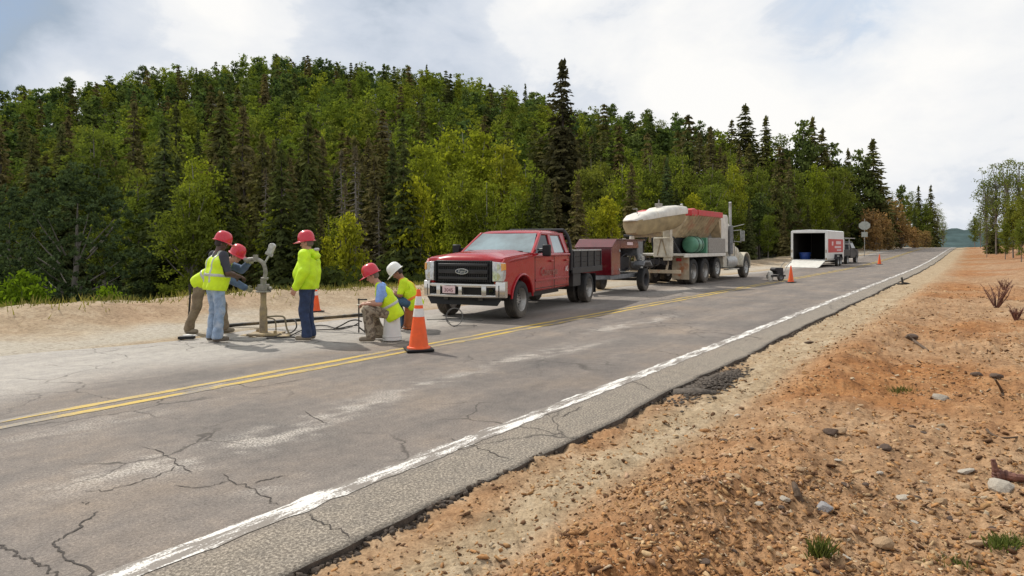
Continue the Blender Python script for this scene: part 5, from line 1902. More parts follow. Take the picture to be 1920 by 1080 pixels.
    q.box((1.50, -0.80, 1.60), (0.18, 0.7, 0.66))
    q.build('green_box', M['green_tank'], T, 0.02)
    q = MB()
    q.box((2.75, -0.86, 1.585), (2.2, 0.62, 0.64))
    q.build('side_locker', M['rig_grey'], T, 0.02)
    q = MB()
    q.box((2.75, 0.86, 1.585), (2.2, 0.62, 0.64))
    q.build('side_locker', M['rig_grey'], T, 0.02)
    # cement bin standing behind the cab
    q = MB()
    q.prism([(3.36, 1.28), (4.40, 1.28), (4.40, 2.86), (4.28, 3.0), (3.48, 3.0), (3.36, 2.86)], lambda x, z: Vector((x, -1.12, z)), lambda x, z: Vector((x, 1.12, z)))
    q.build('cement_bin', M['white_dusty'], T, 0.03)
    q = MB()
    q.prism([(3.38, 1.90), (3.38, 2.75), (3.02, 2.75)], lambda x, z: Vector((x, -1.13, z)), lambda x, z: Vector((x, -0.7, z)))
    q.build('bin_gusset', M['tan_hopper'], T)
    # cab
    q = MB()
    q.prism([(4.42, 0.90), (5.75, 0.90), (5.75, 1.68), (5.50, 2.52), (5.35, 2.62), (4.5, 2.62), (4.42, 2.52)], lambda x, z: Vector((x, 1.02 - 0.06 * (z > 2), z)), lambda x, z: Vector((x, -1.02 + 0.06 * (z > 2), z)))
    q.build('cab', M['cream'], T, 0.05)
    for s in (1, -1):
        q = MB()
        q.prism([(4.82, 1.72), (5.62, 1.72), (5.40, 2.44), (4.82, 2.44)], lambda x, z, ss=s: Vector((x, ss * (1.03 - 0.055 * (z > 2)), z)), lambda x, z, ss=s: Vector((x, ss * 0.97, z)))
        q.build('side_window', M['glass_dark'], T)
        q = MB()
        q.box((4.78, s * 1.024, 1.55), (0.015, 0.01, 1.2))
        q.box((5.66, s * 1.024, 1.35), (0.015, 0.01, 0.8))
        q.build('door_seam', M['engine'], T)
        # mirrors
        q = MB()
        q.bar((5.5, s * 0.98, 2.30), (5.75, s * 1.32, 2.34), 0.03, 0.03)
        q.bar((5.5, s * 0.98, 1.80), (5.75, s * 1.32, 1.76), 0.03, 0.03)
        q.bar((5.5, s * 0.98, 2.48), (6.05, s * 1.36, 2.62), 0.03, 0.03)
        q.box((5.76, s * 1.36, 2.05), (0.06, 0.20, 0.50))
        q.build('mirror', M['pale_metal'], T, 0.01)
        # exhaust stack with perforated guard
        q = MB()
        q.tube(curve_pts([(4.55, s * 1.16, 1.1), (4.55, s * 1.16, 2.4), (4.55, s * 1.16, 3.35), (4.47, s * 1.18, 3.6)], 4), 0.065, 12)
        st_ = q.build('exhaust_stack', M['pale_metal'], T, smooth=True)
        q = MB()
        q.lathe([(0.10, 1.2), (0.115, 1.22), (0.115, 2.5), (0.10, 2.52)], (4.55, s * 1.18, 0), 'z', 18)
        q.build('stack_guard', M['grey_metal'], st_, smooth=True)
        # fenders
        q = MB()
        pts = [(7.1 + 0.66 * math.cos(R(a)), 0.60 + 0.66 * math.sin(R(a))) for a in range(-5, 186, 14)]
        inn = [(7.1 + 0.60 * math.cos(R(a)), 0.60 + 0.60 * math.sin(R(a))) for a in range(185, -6, -14)]
        q.prism(pts + inn, lambda x, z, ss=s: Vector((x, ss * 1.18, z)), lambda x, z, ss=s: Vector((x, ss * 0.70, z)))
        q.prism([(6.45, 0.6), (5.75, 0.75), (5.75, 1.4), (6.55, 1.15)], lambda x, z, ss=s: Vector((x, ss * 0.98, z)), lambda x, z, ss=s: Vector((x, ss * 0.70, z)))
        q.build('fender', M['cream'], T, 0.02)
        # fuel tank and steps
        q = MB()
        q.cyl((4.3, s * 0.86, 0.82), (5.7, s * 0.86, 0.82), 0.31, n=22)
        q.build('fuel_tank', M['pale_metal'], T, smooth=True)
        q = MB()
        q.box((4.95, s * 1.10, 0.48), (1.6, 0.24, 0.05))
        q.box((3.85, s * 1.0, 0.85), (0.5, 0.3, 0.5))
        q.build('step', M['cream'], T, 0.01)
    q = MB()
    rings = []
    for x, w, z in ((5.72, 0.84, 1.74), (6.4, 0.78, 1.68), (7.3, 0.68, 1.55), (7.65, 0.62, 1.45)):
        rings.append([Vector((x, -w, 0.8)), Vector((x, -w, z - 0.12)), Vector((x, -w + 0.15, z)), Vector((x, w - 0.15, z)), Vector((x, w, z - 0.12)), Vector((x, w, 0.8))])
    q.loft(rings)
    q.build('hood', M['cream'], T, 0.02)
    q = MB()
    q.box((7.70, 0, 1.08), (0.08, 1.1, 0.75))
    q.box((7.92, 0, 0.62), (0.18, 2.2, 0.32))
    q.build('front_bumper', M['pale_metal'], T, 0.02)
    # rear: post, control cabinet, pivots, hoses
    q = MB()
    q.bar((-1.50, -0.62, 1.0), (-1.50, -0.62, 2.55), 0.28, 0.28, (1, 0, 0))
    q.build('pivot_post', M['cream'], T, 0.02)
    q = MB()
    q.box((-1.62, -0.48, 1.52), (0.32, 0.72, 0.78))
    cabn = q.build('control_cabinet', M['cream'], T, 0.03)
    q = MB()
    q.bar((-1.79, -0.68, 1.20), (-1.79, -0.50, 1.85), 0.02, 0.03)
    q.bar((-1.79, -0.30, 1.20), (-1.79, -0.46, 1.85), 0.02, 0.03)
    q.build('cabinet_brace', M['rig_clay'], cabn)
    q = MB()
    for k in range(3):
        q.tube(curve_pts([(-1.7, -0.35 + 0.2 * k, 1.12), (-1.75, -0.35 + 0.25 * k, 0.85 - 0.1 * k), (-1.6, 0.1 + 0.25 * k, 0.80), (-1.4, 0.4 + 0.1 * k, 1.15)], 6), 0.03, 7)
    q.tube(curve_pts([(-1.5, 0.5, 1.6), (-1.9, 0.75, 1.2), (-1.7, 0.9, 0.7), (-1.2, 0.7, 0.6)], 6), 0.035, 7)
    q.build('hydraulic_hose', M['hose_dark'], T, smooth=True)
    q = MB()
    q.bar((-1.5, 0.55, 0.9), (-1.4, 1.05, 1.75), 0.16, 0.16)
    q.box((-1.35, 0.85, 1.55), (0.6, 0.5, 0.5))
    q.bar((-1.6, 0.25, 1.9), (-1.7, 1.2, 2.0), 0.12, 0.10)
    q.box((-1.2, 0.75, 0.75), (0.5, 0.7, 0.35))
    q.build('drive_unit', M['engine'], T, 0.02)
    q = MB()
    q.bar((-1.35, -1.1, 0.55), (-1.35, 1.1, 0.55), 0.10, 0.14)
    q.bar((-1.35, -0.5, 0.55), (-1.2, -0.5, 0.95), 0.08, 0.08)
    q.bar((-1.35, 0.5, 0.55), (-1.2, 0.5, 0.95), 0.08, 0.08)
    q.build('rear_bumper', M['rust_flap'], T, 0.01)
    # swung-out mixing trough: pale rubber top over a tan tapering body
    inv = Matrix.Translation(-o)
    rot = Matrix.Rotation(-math.atan2(h.y, h.x), 4, 'Z')

    def loc(v):
        return rot @ (Vector(v) - o)
    A_ = loc(at(1268, 406, 26.2))
    B_ = loc(at(1182, 414, 24.4))
    d = (B_ - A_).normalized()
    sd = d.cross(Vector((0, 0, 1))).normalized()
    L = (B_ - A_).length
    body, lid = [], []
    for q_, wd, top, bot in [(-0.02, 0.40, 0.10, -0.18), (0.04, 0.46, 0.16, -0.34), (0.20, 0.48, 0.16, -0.46), (0.5, 0.48, 0.10, -0.50), (0.8, 0.46, 0.06, -0.54), (0.96, 0.42, 0.03, -0.52), (1.0, 0.36, 0.0, -0.45)]:
        c = A_ + d * (L * q_)
        body.append([c + sd * (wd * y) + Vector((0, 0, z)) for y, z in ((-1, top), (-0.98, bot * 0.45), (-0.62, bot), (0, bot * 1.02), (0.62, bot), (0.98, bot * 0.45), (1, top))])
    for q_, wd, top, hh in [(-0.05, 0.40, 0.10, 0.12), (-0.02, 0.50, 0.14, 0.26), (0.12, 0.52, 0.14, 0.32), (0.40, 0.52, 0.11, 0.33), (0.46, 0.50, 0.10, 0.28), (0.50, 0.49, 0.09, 0.23), (0.75, 0.48, 0.05, 0.25), (0.92, 0.44, 0.02, 0.19), (1.0, 0.34, 0.0, 0.09), (1.03, 0.2, 0.0, 0.04)]:
        c = A_ + d * (L * q_)
        lid.append([c + sd * (wd * y) + Vector((0, 0, top + hh * z)) for y, z in ((-1, -0.15), (-1.02, 0.45), (-0.86, 0.86), (-0.4, 0.95), (0.4, 0.95), (0.86, 0.86), (1.02, 0.45), (1, -0.15))])
    q = MB()
    q.loft(body)
    tr = q.build('mixing_trough', M['tan_bin'], T, smooth=True, angle=50)
    q = MB()
    q.loft(lid)
    q.build('trough_cover', M['white_dusty'], tr, smooth=True, angle=50)
    q = MB()
    c = A_ + d * (L * 0.40) + Vector((0, 0, 0.50))
    q.box(c, (0.16, 0.25, 0.12))
    q.bar(c, c + Vector((0.02, 0, 0.2)), 0.04, 0.04)
    c = A_ + d * (L * 0.86) + Vector((0, 0, 0.22))
    q.bar(c, c + Vector((0.02, 0.02, 0.22)), 0.03, 0.03)
    q.bar(c + Vector((0, 0, 0.2)), c + d * 0.25 + Vector((0, 0, 0.2)), 0.03, 0.03)
    q.build('cover_catch', M['rig_grey'], tr, 0.01)
    q = MB()
    q.bar(A_ + d * 0.5 + Vector((0, 0, -0.35)), Vector((-1.50, -0.6, 2.45)), 0.14, 0.14)
    q.bar(A_ + d * 0.2 + Vector((0, 0, -0.3)), Vector((-0.95, 0, 2.3)), 0.2, 0.2)
    q.cyl(Vector((-1.6, 0.1, 1.75)), A_ + d * 1.6 + Vector((0, 0, -0.5)), 0.05, n=10)
    q.bar(A_ + d * 1.0 + Vector((0, 0, -0.62)), A_ + d * 2.6 + Vector((0, 0, -0.56)), 0.12, 0.16)
    q.build('trough_support', M['rig_clay'], T, 0.01)
    return T


mixer()


# ------------------------------------------------------------------ white box trailer with lowered ramp
def box_trailer():
    hd = R(37.5)
    h = Vector((math.sin(hd), math.cos(hd), 0))
    rt = Vector((h.y, -h.x, 0))
    o = Vector((22.85, 48.3, 0)) - rt * 1.25
    o.z = float(road_z(np.array([o.x * U[0] + o.y * U[1]]))[0]) - 0.0
    T = thing('box_trailer', 'white enclosed box trailer with lowered ramp door and red side panel', 'trailer', o, math.atan2(h.y, h.x))
    L, w, z0, z1 = 5.6, 1.25, 0.48, 2.62
    b = MB()
    b.box((L / 2, -w + 0.03, (z0 + z1) / 2), (L, 0.06, z1 - z0))
    b.box((L / 2, w - 0.03, (z0 + z1) / 2), (L, 0.06, z1 - z0))
    b.box((L - 0.03, 0, (z0 + z1) / 2), (0.06, 2 * w - 0.13, z1 - z0))
    b.build('wall', M['white_paint'], T, 0.01)
    b = MB()
    b.prism([(-w - 0.02, z1), (-w + 0.1, z1 + 0.07), (0, z1 + 0.12), (w - 0.1, z1 + 0.07), (w + 0.02, z1), (w - .02, z1 - 0.03), (-w + .02, z1 - 0.03)], lambda y, z: Vector((-0.02, y, z)), lambda y, z: Vector((L + 0.02, y, z)))
    b.build('roof', M['white_paint'], T, 0.01)
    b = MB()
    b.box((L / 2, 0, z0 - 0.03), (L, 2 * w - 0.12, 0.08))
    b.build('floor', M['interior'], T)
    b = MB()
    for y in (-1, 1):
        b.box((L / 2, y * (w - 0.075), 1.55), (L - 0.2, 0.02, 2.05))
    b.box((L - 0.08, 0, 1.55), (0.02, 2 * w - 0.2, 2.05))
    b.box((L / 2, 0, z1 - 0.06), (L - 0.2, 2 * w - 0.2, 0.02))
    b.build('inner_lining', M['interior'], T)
    b = MB()
    for s in (1, -1):
        b.box((-0.03, s * (w - 0.07), (z0 + z1) / 2), (0.06, 0.15, z1 - z0 + 0.02))
    b.box((-0.03, 0, z1 - 0.06), (0.061, 2 * w - 0.29, 0.14))
    b.box((-0.03, 0, z0 + 0.02), (0.061, 2 * w - 0.29, 0.08))
    b.build('rear_frame', M['white_paint'], T, 0.008)
    for s in (1, -1):
        b = MB()
        b.cyl((-0.08, s * (w - 0.07), 1.05), (-0.08, s * (w - 0.07), 1.25), 0.035, n=8)
        b.build('latch', M['rig_clay'], T)
        b = MB()
        b.box((-0.07, s * (w - 0.07), z0 + 0.12), (0.03, 0.10, 0.14))
        b.build('hinge', M['rig_clay'], T)
    b = MB()
    b.prism([(-0.05, z0 - 0.05), (-2.0, 0.015), (-2.0, 0.055), (-0.05, z0 + 0.02)], lambda x, z: Vector((x, w - 0.12, z)), lambda x, z: Vector((x, -w + 0.12, z)))
    ramp_ = b.build('ramp_door', M['ramp_board'], T, 0.006)
    b = MB()
    b.prism([(-2.0, 0.02), (-2.35, 0.005), (-2.35, 0.02), (-2.0, 0.06)], lambda x, z: Vector((x, w - 0.15, z)), lambda x, z: Vector((x, -w + 0.15, z)))
    b.build('ramp_flap', M['ramp_board'], ramp_)
    # red panel with pale unreadable print on the side
    b = MB()
    b.box((2.75, -w - 0.006, 1.55), (5.0, 0.008, 1.0))
    rp = b.build('side_panel', M['sign_red'], T)
    q = MB()
    for x, z, sx, sz in ((1.6, 1.72, 0.5, 0.30), (3.6, 1.78, 1.7, 0.24), (3.4, 1.45, 2.2, 0.16), (3.8, 1.22, 1.5, 0.10)):
        q.box((x, -w - 0.012, z), (sx, 0.005, sz))
    q.build('panel_print', M['plate'], rp)
    b = MB()
    b.box((2.75, -w - 0.004, 0.56), (5.4, 0.01, 0.10))
    b.build('lower_trim', M['pale_metal'], T)
    b = MB()
    for y in (-1.32, 1.32):
        b.prism([(2.1, 0.55), (2.35, 0.92), (4.05, 0.92), (4.3, 0.55), (4.2, 0.55), (4.0, 0.86), (2.4, 0.86), (2.2, 0.55)], lambda x, z, yy=y: Vector((x, yy - 0.12, z)), lambda x, z, yy=y: Vector((x, yy + 0.12, z)))
    b.build('mudguard', M['engine'], T)
    for s in (1, -1):
        for x in (2.75, 3.62):
            wheel(T, (x, s * 1.33, 0.36), 0.36, 0.22, s, 'pale_metal', 0.0, 0.55)
    b = MB()
    for s in (1, -1):
        b.bar((L, s * 0.6, 0.48), (L + 1.3, 0, 0.48), 0.08, 0.12)
        b.bar((0.0, s * 0.8, 0.40), (L, s * 0.8, 0.40), 0.08, 0.12)
    b.cyl((3.18, -1.2, 0.36), (3.18, 1.2, 0.36), 0.05)
    b.build('frame', M['black_steel'], T)
    # blue tub standing in it
    q = MB()
    q.lathe([(0.0, 0.0), (0.30, 0.0), (0.33, 0.05), (0.36, 0.42), (0.40, 0.44), (0.40, 0.50), (0.36, 0.51), (0.0, 0.49)], (0, 0, 0), 'z', 20)
    tub = q.build('plastic_tub', M['blue_plastic'], None, smooth=True)
    p = o + h * 0.9 - rt * 0.50
    tub.location = (p.x, p.y, o.z + z0 + 0.012)
    tub.scale = (1.1, 1.1, 1.1)
    tag(tub, 'blue lidded plastic tub standing inside the open box trailer', 'tub')
    # dark towing truck ahead of it
    o2 = o + h * (L + 1.3)
    P = thing('utility_truck', 'dark utility truck with a ladder rack standing in front of the white box trailer', 'truck', o2, math.atan2(h.y, h.x))
    b = MB()
    b.box((0.2, 0, 0.55), (0.15, 1.8, 0.2))
    b.box((1.35, 0, 0.95), (2.4, 1.95, 0.55))
    b.build('bed', M['black_steel'], P, 0.04)
    b = MB()
    b.prism([(2.6, 0.5), (6.0, 0.5), (6.05, 1.1), (5.9, 1.2), (4.7, 1.3), (4.1, 1.9), (2.9, 1.92), (2.6, 1.3)], lambda x, z: Vector((x, 1.0 - 0.15 * (z > 1.4), z)), lambda x, z: Vector((x, -1.0 + 0.15 * (z > 1.4), z)))
    b.build('cab', M['black_steel'], P, 0.06)
    b = MB()
    for s in (1, -1):
        b.prism([(2.95, 1.35), (4.45, 1.35), (4.0, 1.82), (2.98, 1.82)], lambda x, z, ss=s: Vector((x, ss * (1.01 - 0.14 * (z > 1.4)), z)), lambda x, z, ss=s: Vector((x, ss * 0.8, z)))
    b.prism([(-0.75, 1.4), (0.75, 1.4), (0.7, 1.8), (-0.7, 1.8)], lambda y, z: Vector((2.60 + (z - 1.4) * 0.5 + 0.02, y, z)), lambda y, z: Vector((2.72 + (z - 1.4) * .5, y, z)))
    b.build('window', M['glass_dark'], P)
    b = MB()
    for x in (0.4, 2.3):
        for s in (1, -1):
            b.bar((x, s * 0.95, 1.2), (x, s * 0.95, 2.15), 0.06, 0.06, (1, 0, 0))
        b.bar((x, -0.95, 2.15), (x, 0.95, 2.15), 0.06, 0.06)
    for s in (1, -1):
        b.bar((0.2, s * 0.95, 2.18), (4.6, s * 0.95, 2.18), 0.06, 0.06)
        b.bar((0.4, s * 0.95, 1.7), (2.3, s * 0.95, 1.7), 0.05, 0.05)
    b.build('ladder_rack', M['pale_metal'], P)
    b = MB()
    for s in (1, -1):
        b.box((0.13, s * 0.85, 0.95), (0.04, 0.12, 0.3))
    b.build('tail_light', M['sign_red'], P, 0.01)
    for s in (1, -1):
        for x in (1.3, 5.0):
            wheel(P, (x, s * 0.92, 0.40), 0.40, 0.26, s, 'pale_metal', 0.0, 0.6)


box_trailer()


# ------------------------------------------------------------------ sign seen from behind
def sign():
    Y = 75.0
    X = (1621 - 960) * Y / 1250
    z = gz(X, Y)
    T = thing('road_sign', 'grey back of an eight sided road sign with a smaller plate below', 'road sign', (X, Y, z), R(-30))
    b = MB()
    b.cyl((0, 0.04, -0.2), (0, 0.04, 4.3), 0.035, n=8)
    b.bar((-0.5, 0.06, 0.05), (0.5, 0.06, 0.05), 0.06, 0.06)
    b.build('post', M['pale_metal'], T)
    zc = EYE + (460 - 423) * Y / 1250 - z
    b = MB()
    r = 0.62
    b.prism([(r * math.cos(R(22.5 + 45 * k)), r * 0.8 * math.sin(R(22.5 + 45 * k))) for k in range(8)], lambda x, q: Vector((x, 0.0, zc + q)), lambda x, q: Vector((x, -0.015, zc + q)))
    b.build('sign_board', M['sign_back'], T)
    b = MB()
    b.box((0, -0.005, zc - 1.0), (0.62, 0.015, 0.55))
    b.build('lower_plate', M['sign_back'], T)
    Y = 120.0
    X = (1682 - 960) * Y / 1250
    z = gz(X, Y)
    T = thing('road_sign', 'small white sign far down the road among the dry brush', 'road sign', (X, Y, z), R(-30))
    zc = EYE + (460 - 411) * Y / 1250 - z
    b = MB()
    b.cyl((0, 0.03, -0.3), (0, 0.03, zc + 0.4), 0.05, n=8)
    b.build('post', M['pale_metal'], T)
    b = MB()
    b.box((0, 0, zc), (0.8, 0.02, 0.95))
    b.build('sign_board', M['white_paint'], T)


sign()
# ================================================================== cones, rig, hoses, small things
def traffic_cone(label, px, py, hgt, bands=True, Y=None, yaw=0.3):
    p = gpt(px, py) if Y is None else np.array([(px - 960) * Y / 1250, Y])
    z = float(road_z(np.array([p @ U]))[0])
    T = thing('traffic_cone', label, 'traffic cone', (p[0], p[1], z + 0.012), yaw, 'orange traffic cones along the work zone')
    k = hgt / 0.9
    b = MB()
    b.box((0, 0, 0.018), (0.40 * k, 0.40 * k, 0.036))
    b.build('base', M['black_plastic'], T, 0.008)

    def rad(z):
        return (0.155 - 0.128 * z / 0.9) * k

    def ring(z0, z1, off=0.0):
        return [(rad(z0) + off, z0 * k), (rad(z1) + off, z1 * k)]
    b = MB()
    b.lathe([(0.175 * k, 0.036), (0.17 * k, 0.055), (rad(0.05), 0.06)] + ring(0.06, 0.86) + [(rad(.9), 0.9 * k), (rad(.9) - .008, 0.9 * k), (rad(.86) - 0.01, 0.80 * k)], (0, 0, 0), 'z', 28)
    b.build('cone_body', M['cone_orange'], T, smooth=True)
    if bands:
        for z0, z1 in ((0.50, 0.62), (0.67, 0.80)):
            b = MB()
            b.lathe(ring(z0, z1, 0.0025), (0, 0, 0), 'z', 28)
            b.build('reflective_band', M['cone_white'], T, smooth=True)
    return T


traffic_cone('tall orange cone with two white bands on the yellow line by the bucket sitter', 785, 658, 0.92)
traffic_cone('orange cone standing behind the lime jacketed worker', 591, 586, 0.72, True, None, 0.8)
traffic_cone('orange cone on the centre line between mixer truck and box trailer', 1483, 530, 0.72, False, None, 0.5)
traffic_cone('far small orange cone near the parked utility truck', 1649, 497.5, 0.80, False, None, 0.2)


# ---- core drill rig
RP = gpt(494, 629)


def rig():
    T = thing('core_drill', 'clay smeared core drill standing upright on the pale asphalt between the workers', 'core drill', (RP[0], RP[1], 0.012), 0)
    b = MB()
    b.box((0.05, 0, 0.02), (0.55, 0.42, 0.04))
    b.cyl((-0.15, 0.12, 0.03), (-0.15, 0.12, 0.09), 0.03, n=8)
    b.cyl((0.25, -0.12, 0.03), (0.25, -0.12, 0.09), 0.03, n=8)
    b.build('base_plate', M['rig_clay'], T, 0.01)
    b = MB()
    b.lathe([(0.075, 0.04), (0.072, 0.06), (0.066, 0.30), (0.066, 0.46), (0.056, 0.50), (0.05, 0.54), (0.05, 0.76)], (0, 0, 0), 'z', 18)
    b.build('drill_barrel', M['rig_clay'], T, smooth=True)
    b = MB()
    b.cyl((0, 0, 0.755), (0, 0, 0.785), 0.13, n=20)
    b.box((0.0, 0, 0.84), (0.17, 0.15, 0.11))
    b.cyl((0.09, 0, 0.82), (0.15, 0, 0.82), 0.035, n=10)
    b.cyl((-0.09, 0, 0.82), (-0.14, 0, 0.82), 0.03, n=10)
    b.cyl((0, 0, 0.89), (0, 0, 0.98), 0.05, n=14)
    b.cyl((0.02, 0, 0.98), (0.02, 0, 1.02), 0.065, n=14)
    b.build('drill_head', M['rig_grey'], T, 0.008)
    b = MB()
    pts = curve_pts([(0.02, 0, 1.0), (0.035, 0, 1.12), (0.0, 0, 1.26), (-0.09, 0, 1.33), (-0.20, 0.0, 1.345)], 7)
    b.tube(pts, 0.036, 12)
    b.build('feed_hose', M['rig_grey'], T, smooth=True)
    b = MB()
    b.cyl((-0.14, 0, 1.30), (-0.14, 0, 1.42), 0.045, n=12)
    b.cyl((-0.10, 0, 1.343), (-0.34, 0.0, 1.33), 0.045, 0.035, 12)
    b.build('hose_coupling', M['rig_grey'], T, smooth=True)
    b = MB()
    b.cyl((0.0, 0, 1.24), (0.12, 0, 1.44), 0.018, n=8)
    b.bar((0.10, 0, 1.43), (0.17, 0, 1.60), 0.085, 0.10)
    b.bar((0.04, 0, 1.46), (0.16, 0, 1.40), 0.05, 0.05)
    b.cyl((0.155, -0.05, 1.57), (0.155, 0.05, 1.57), 0.055, n=12)
    b.build('feed_lever', M['pale_metal'], T, 0.01)
    b = MB()
    b.tube(curve_pts([(0.06, 0, 0.32), (0.25, 0.02, 0.33), (0.36, 0.03, 0.30), (0.40, 0.03, 0.12), (0.46, 0.0, 0.02)], 6), 0.016, 7)
    b.tube(curve_pts([(0.05, 0.03, 0.30), (0.18, 0.05, 0.26), (0.20, 0.06, 0.10), (0.19, 0.06, 0.02)], 6), 0.012, 7)
    b.build('water_line', M['hose_clay'], T, smooth=True)


rig()


def clump(name, pts_r, mat_, label, cat, seed, kind=None, res=2, rough=0.16):
    """irregular low lump of slurry or rubble"""
    r = np.random.default_rng(seed)
    bm = bmesh.new()
    for (x, y, z, rx, ry, rz) in pts_r:
        g = bmesh.ops.create_icosphere(bm, subdivisions=res, radius=1.0)
        ph = r.uniform(0, 9, 3)
        for v in g['verts']:
            k = 1 + rough * (math.sin(v.co.x * 5 + ph[0]) + math.sin(v.co.y * 6 + ph[1]) + math.sin(v.co.z * 7 + ph[2])) / 2 + r.normal(0, rough * 0.35)
            v.co = Vector((x + v.co.x * rx * k, y + v.co.y * ry * k, z + v.co.z * rz * k))
    me = bpy.data.meshes.new(name)
    bm.to_mesh(me)
    bm.free()
    me.polygons.foreach_set('use_smooth', np.ones(len(me.polygons), dtype=bool))
    o = link_mesh(name, me, mat_)
    return tag(o, label, cat, None, kind)


rr = np.random.default_rng(4)
clump('clay_slurry', [(RP[0] + 0.05 + rr.normal(0, .16), RP[1] + rr.normal(0, .13), 0.0, rr.uniform(.06, .16), rr.uniform(.06, .14), rr.uniform(.02, .05)) for _ in range(16)], M['rig_clay'], 'heap of wet tan clay slurry round the foot of the core drill', 'slurry', 3)

# long pole running from the drill to the black stand
P0 = gpt(426, 614)
P1 = np.array([(692 - 960) * 12.2 / 1250, 12.2])
b = MB()
b.tube([(P0[0], P0[1], 0.04), (P0[0] * .5 + P1[0] * .5, P0[1] * .5 + P1[1] * .5, 0.19), (P1[0], P1[1], 0.345)], 0.036, 10)
tag(b.build('long_pole', M['beam_black'], None, smooth=True), 'long dark pole lying from the drill to the black stand', 'pole')

# black stand beside the bucket sitter
SP = np.array([(678 - 960) * 12.1 / 1250, 12.1])
T = thing('metal_stand', 'black metal stand with a pale tray in front of the bucket sitter', 'stand', (SP[0], SP[1], 0.012), 0.2)
for x in (-0.05, 0.06):
    b = MB()
    b.bar((x, -0.04 * (1 if x > 0 else -1), 0), (x, -0.04 * (1 if x > 0 else -1), 0.62 if x < 0 else 0.5), 0.025, 0.025, (1, 0, 0))
    b.build('leg', M['black_steel'], T)
b = MB()
b.bar((-0.05, 0.04, 0.1), (0.06, -0.04, 0.02), 0.02, 0.02)
b.bar((-0.05, 0.04, 0.30), (0.15, -0.04, 0.30), 0.03, 0.03)
b.bar((-0.07, 0.04, 0.60), (0.10, 0.05, 0.60), 0.025, 0.025)
b.build('brace', M['black_steel'], T)
b = MB()
b.box((0.02, 0, 0.51), (0.20, 0.16, 0.018))
b.build('tray', M['cream'], T, 0.004)


def hose(name, pix, r, mat_, label, cat, zs=None):
    pts = []
    for i, q in enumerate(pix):
        if len(q) == 3:                  # raised point: px, py, depth
            pts.append(at(*q))
        else:
            g = gpt(*q)
            pts.append(Vector((g[0], g[1], gz(g[0], g[1]) * 0 + r + 0.012)))
    b = MB()
    b.tube(curve_pts(pts, 8), r, 7)
    return tag(b.build(name, mat_, None, smooth=True), label, cat)


hose('hose', [(540, 600, 12.2), (552, 600, 12.1), (556, 612, 12.0), (548, 625), (530, 630), (515, 634)], 0.013, M['hose_dark'], 'thin dark hose curling from the drill foot towards the jacketed worker', 'hose')
hose('hose', [(545, 632), (565, 622), (592, 613), (612, 613), (632, 618), (655, 614), (672, 612)], 0.012, M['hose_dark'], 'dark hose trailing behind the jacketed worker to the black stand', 'hose')
hose('hose', [(626, 619), (640, 610, 12.4), (655, 602, 12.3), (668, 600, 12.2), (678, 603, 12.1)], 0.013, M['hose_dark'], 'dark hose rising in an arc onto the black stand', 'hose')
hose('hose', [(592, 621), (610, 620), (628, 620), (646, 618), (660, 612, 12.3), (672, 606, 12.2)], 0.010, M['hose_dark'], 'thinner lower hose lying between jacketed worker and black stand', 'hose')
hose('cable', [(500, 637), (525, 636), (545, 635), (560, 637)], 0.016, M['hose_dark'], 'short black cable lying at the foot of the core drill', 'cable')
hose('cable', [(800, 601), (830, 600), (862, 599), (905, 603)], 0.008, M['wire'], 'thin grey wire lying across the asphalt before the pickup', 'cable')
g = gpt(852, 612)
b = MB()
c = Vector((g[0], g[1], 0.19))
b.tube([c + Vector((0.17 * math.cos(a), 0.06 * math.sin(a), 0.17 * math.sin(a))) for a in [k * 2 * math.pi / 24 for k in range(25)]], 0.006, 6, False)
b.tube([c + Vector((0.155 * math.cos(a), 0.02 + 0.08 * math.sin(a), 0.165 * math.sin(a) - .01)) for a in [k * 2 * math.pi / 24 for k in range(25)]], 0.006, 6, False)
b.tube(curve_pts([c + Vector((-0.15, 0, -0.05)), c + Vector((-0.03, -0.08, -0.172)), c + Vector((0.10, -0.05, -0.172)), c + Vector((0.45, -0.02, -0.172))], 6), 0.006, 6)
tag(b.build('wire_coil', M['wire'], None, smooth=True), 'loose loop of thin wire in front of the pickup wheel', 'wire coil')

# black rubber pad with a white cloth by the bending worker
g = gpt(350, 637)
T = thing('rubber_pad', 'black rubber pad with a pale rag on top by the bending worker', 'pad', (g[0], g[1], 0.012), 0.1)
b = MB()
b.box((0, 0, 0.025), (0.26, 0.10, 0.05))
b.build('pad', M['black_plastic'], T, 0.008)
clo = clump('rag', [(0.02, 0.02, 0.06, 0.10, 0.05, 0.018), (0.10, 0.03, 0.055, 0.07, 0.04, 0.014)], M['cone_white'], None, None, 9)
clo.parent = T

# buckets
def bucket(name, px, py, mat_, label, hgt=0.38, flip=True, Y=None):
    p = gpt(px, py) if Y is None else np.array([(px - 960) * Y / 1250, Y])
    T = thing(name, label, 'bucket', (p[0], p[1], 0.012), 0.4)
    b = MB()
    r0, r1 = (0.155, 0.132)
    b.lathe([(r0, 0.0), (r0 + 0.008, 0.004), (r0 + 0.008, 0.03), (r0, 0.034), (r0 - 0.002, 0.06), (r0 + 0.006, 0.062), (r0 + 0.006, 0.075), (r0 - 0.003, 0.078), (r1, hgt - 0.012), (r1 - 0.012, hgt), (0.0, hgt)], (0, 0, 0), 'z', 28)
    b.build('bucket_body', mat_, T, smooth=True)
    b = MB()
    b.tube([(0.165 * math.cos(a), -0.165 * math.sin(a) * 0.9 - 0.0, 0.05 - 0.03 * math.sin(a)) for a in [k * math.pi / 12 for k in range(13)]], 0.004, 6)
    b.build('handle', M['pale_metal'], T, smooth=True)
    return T


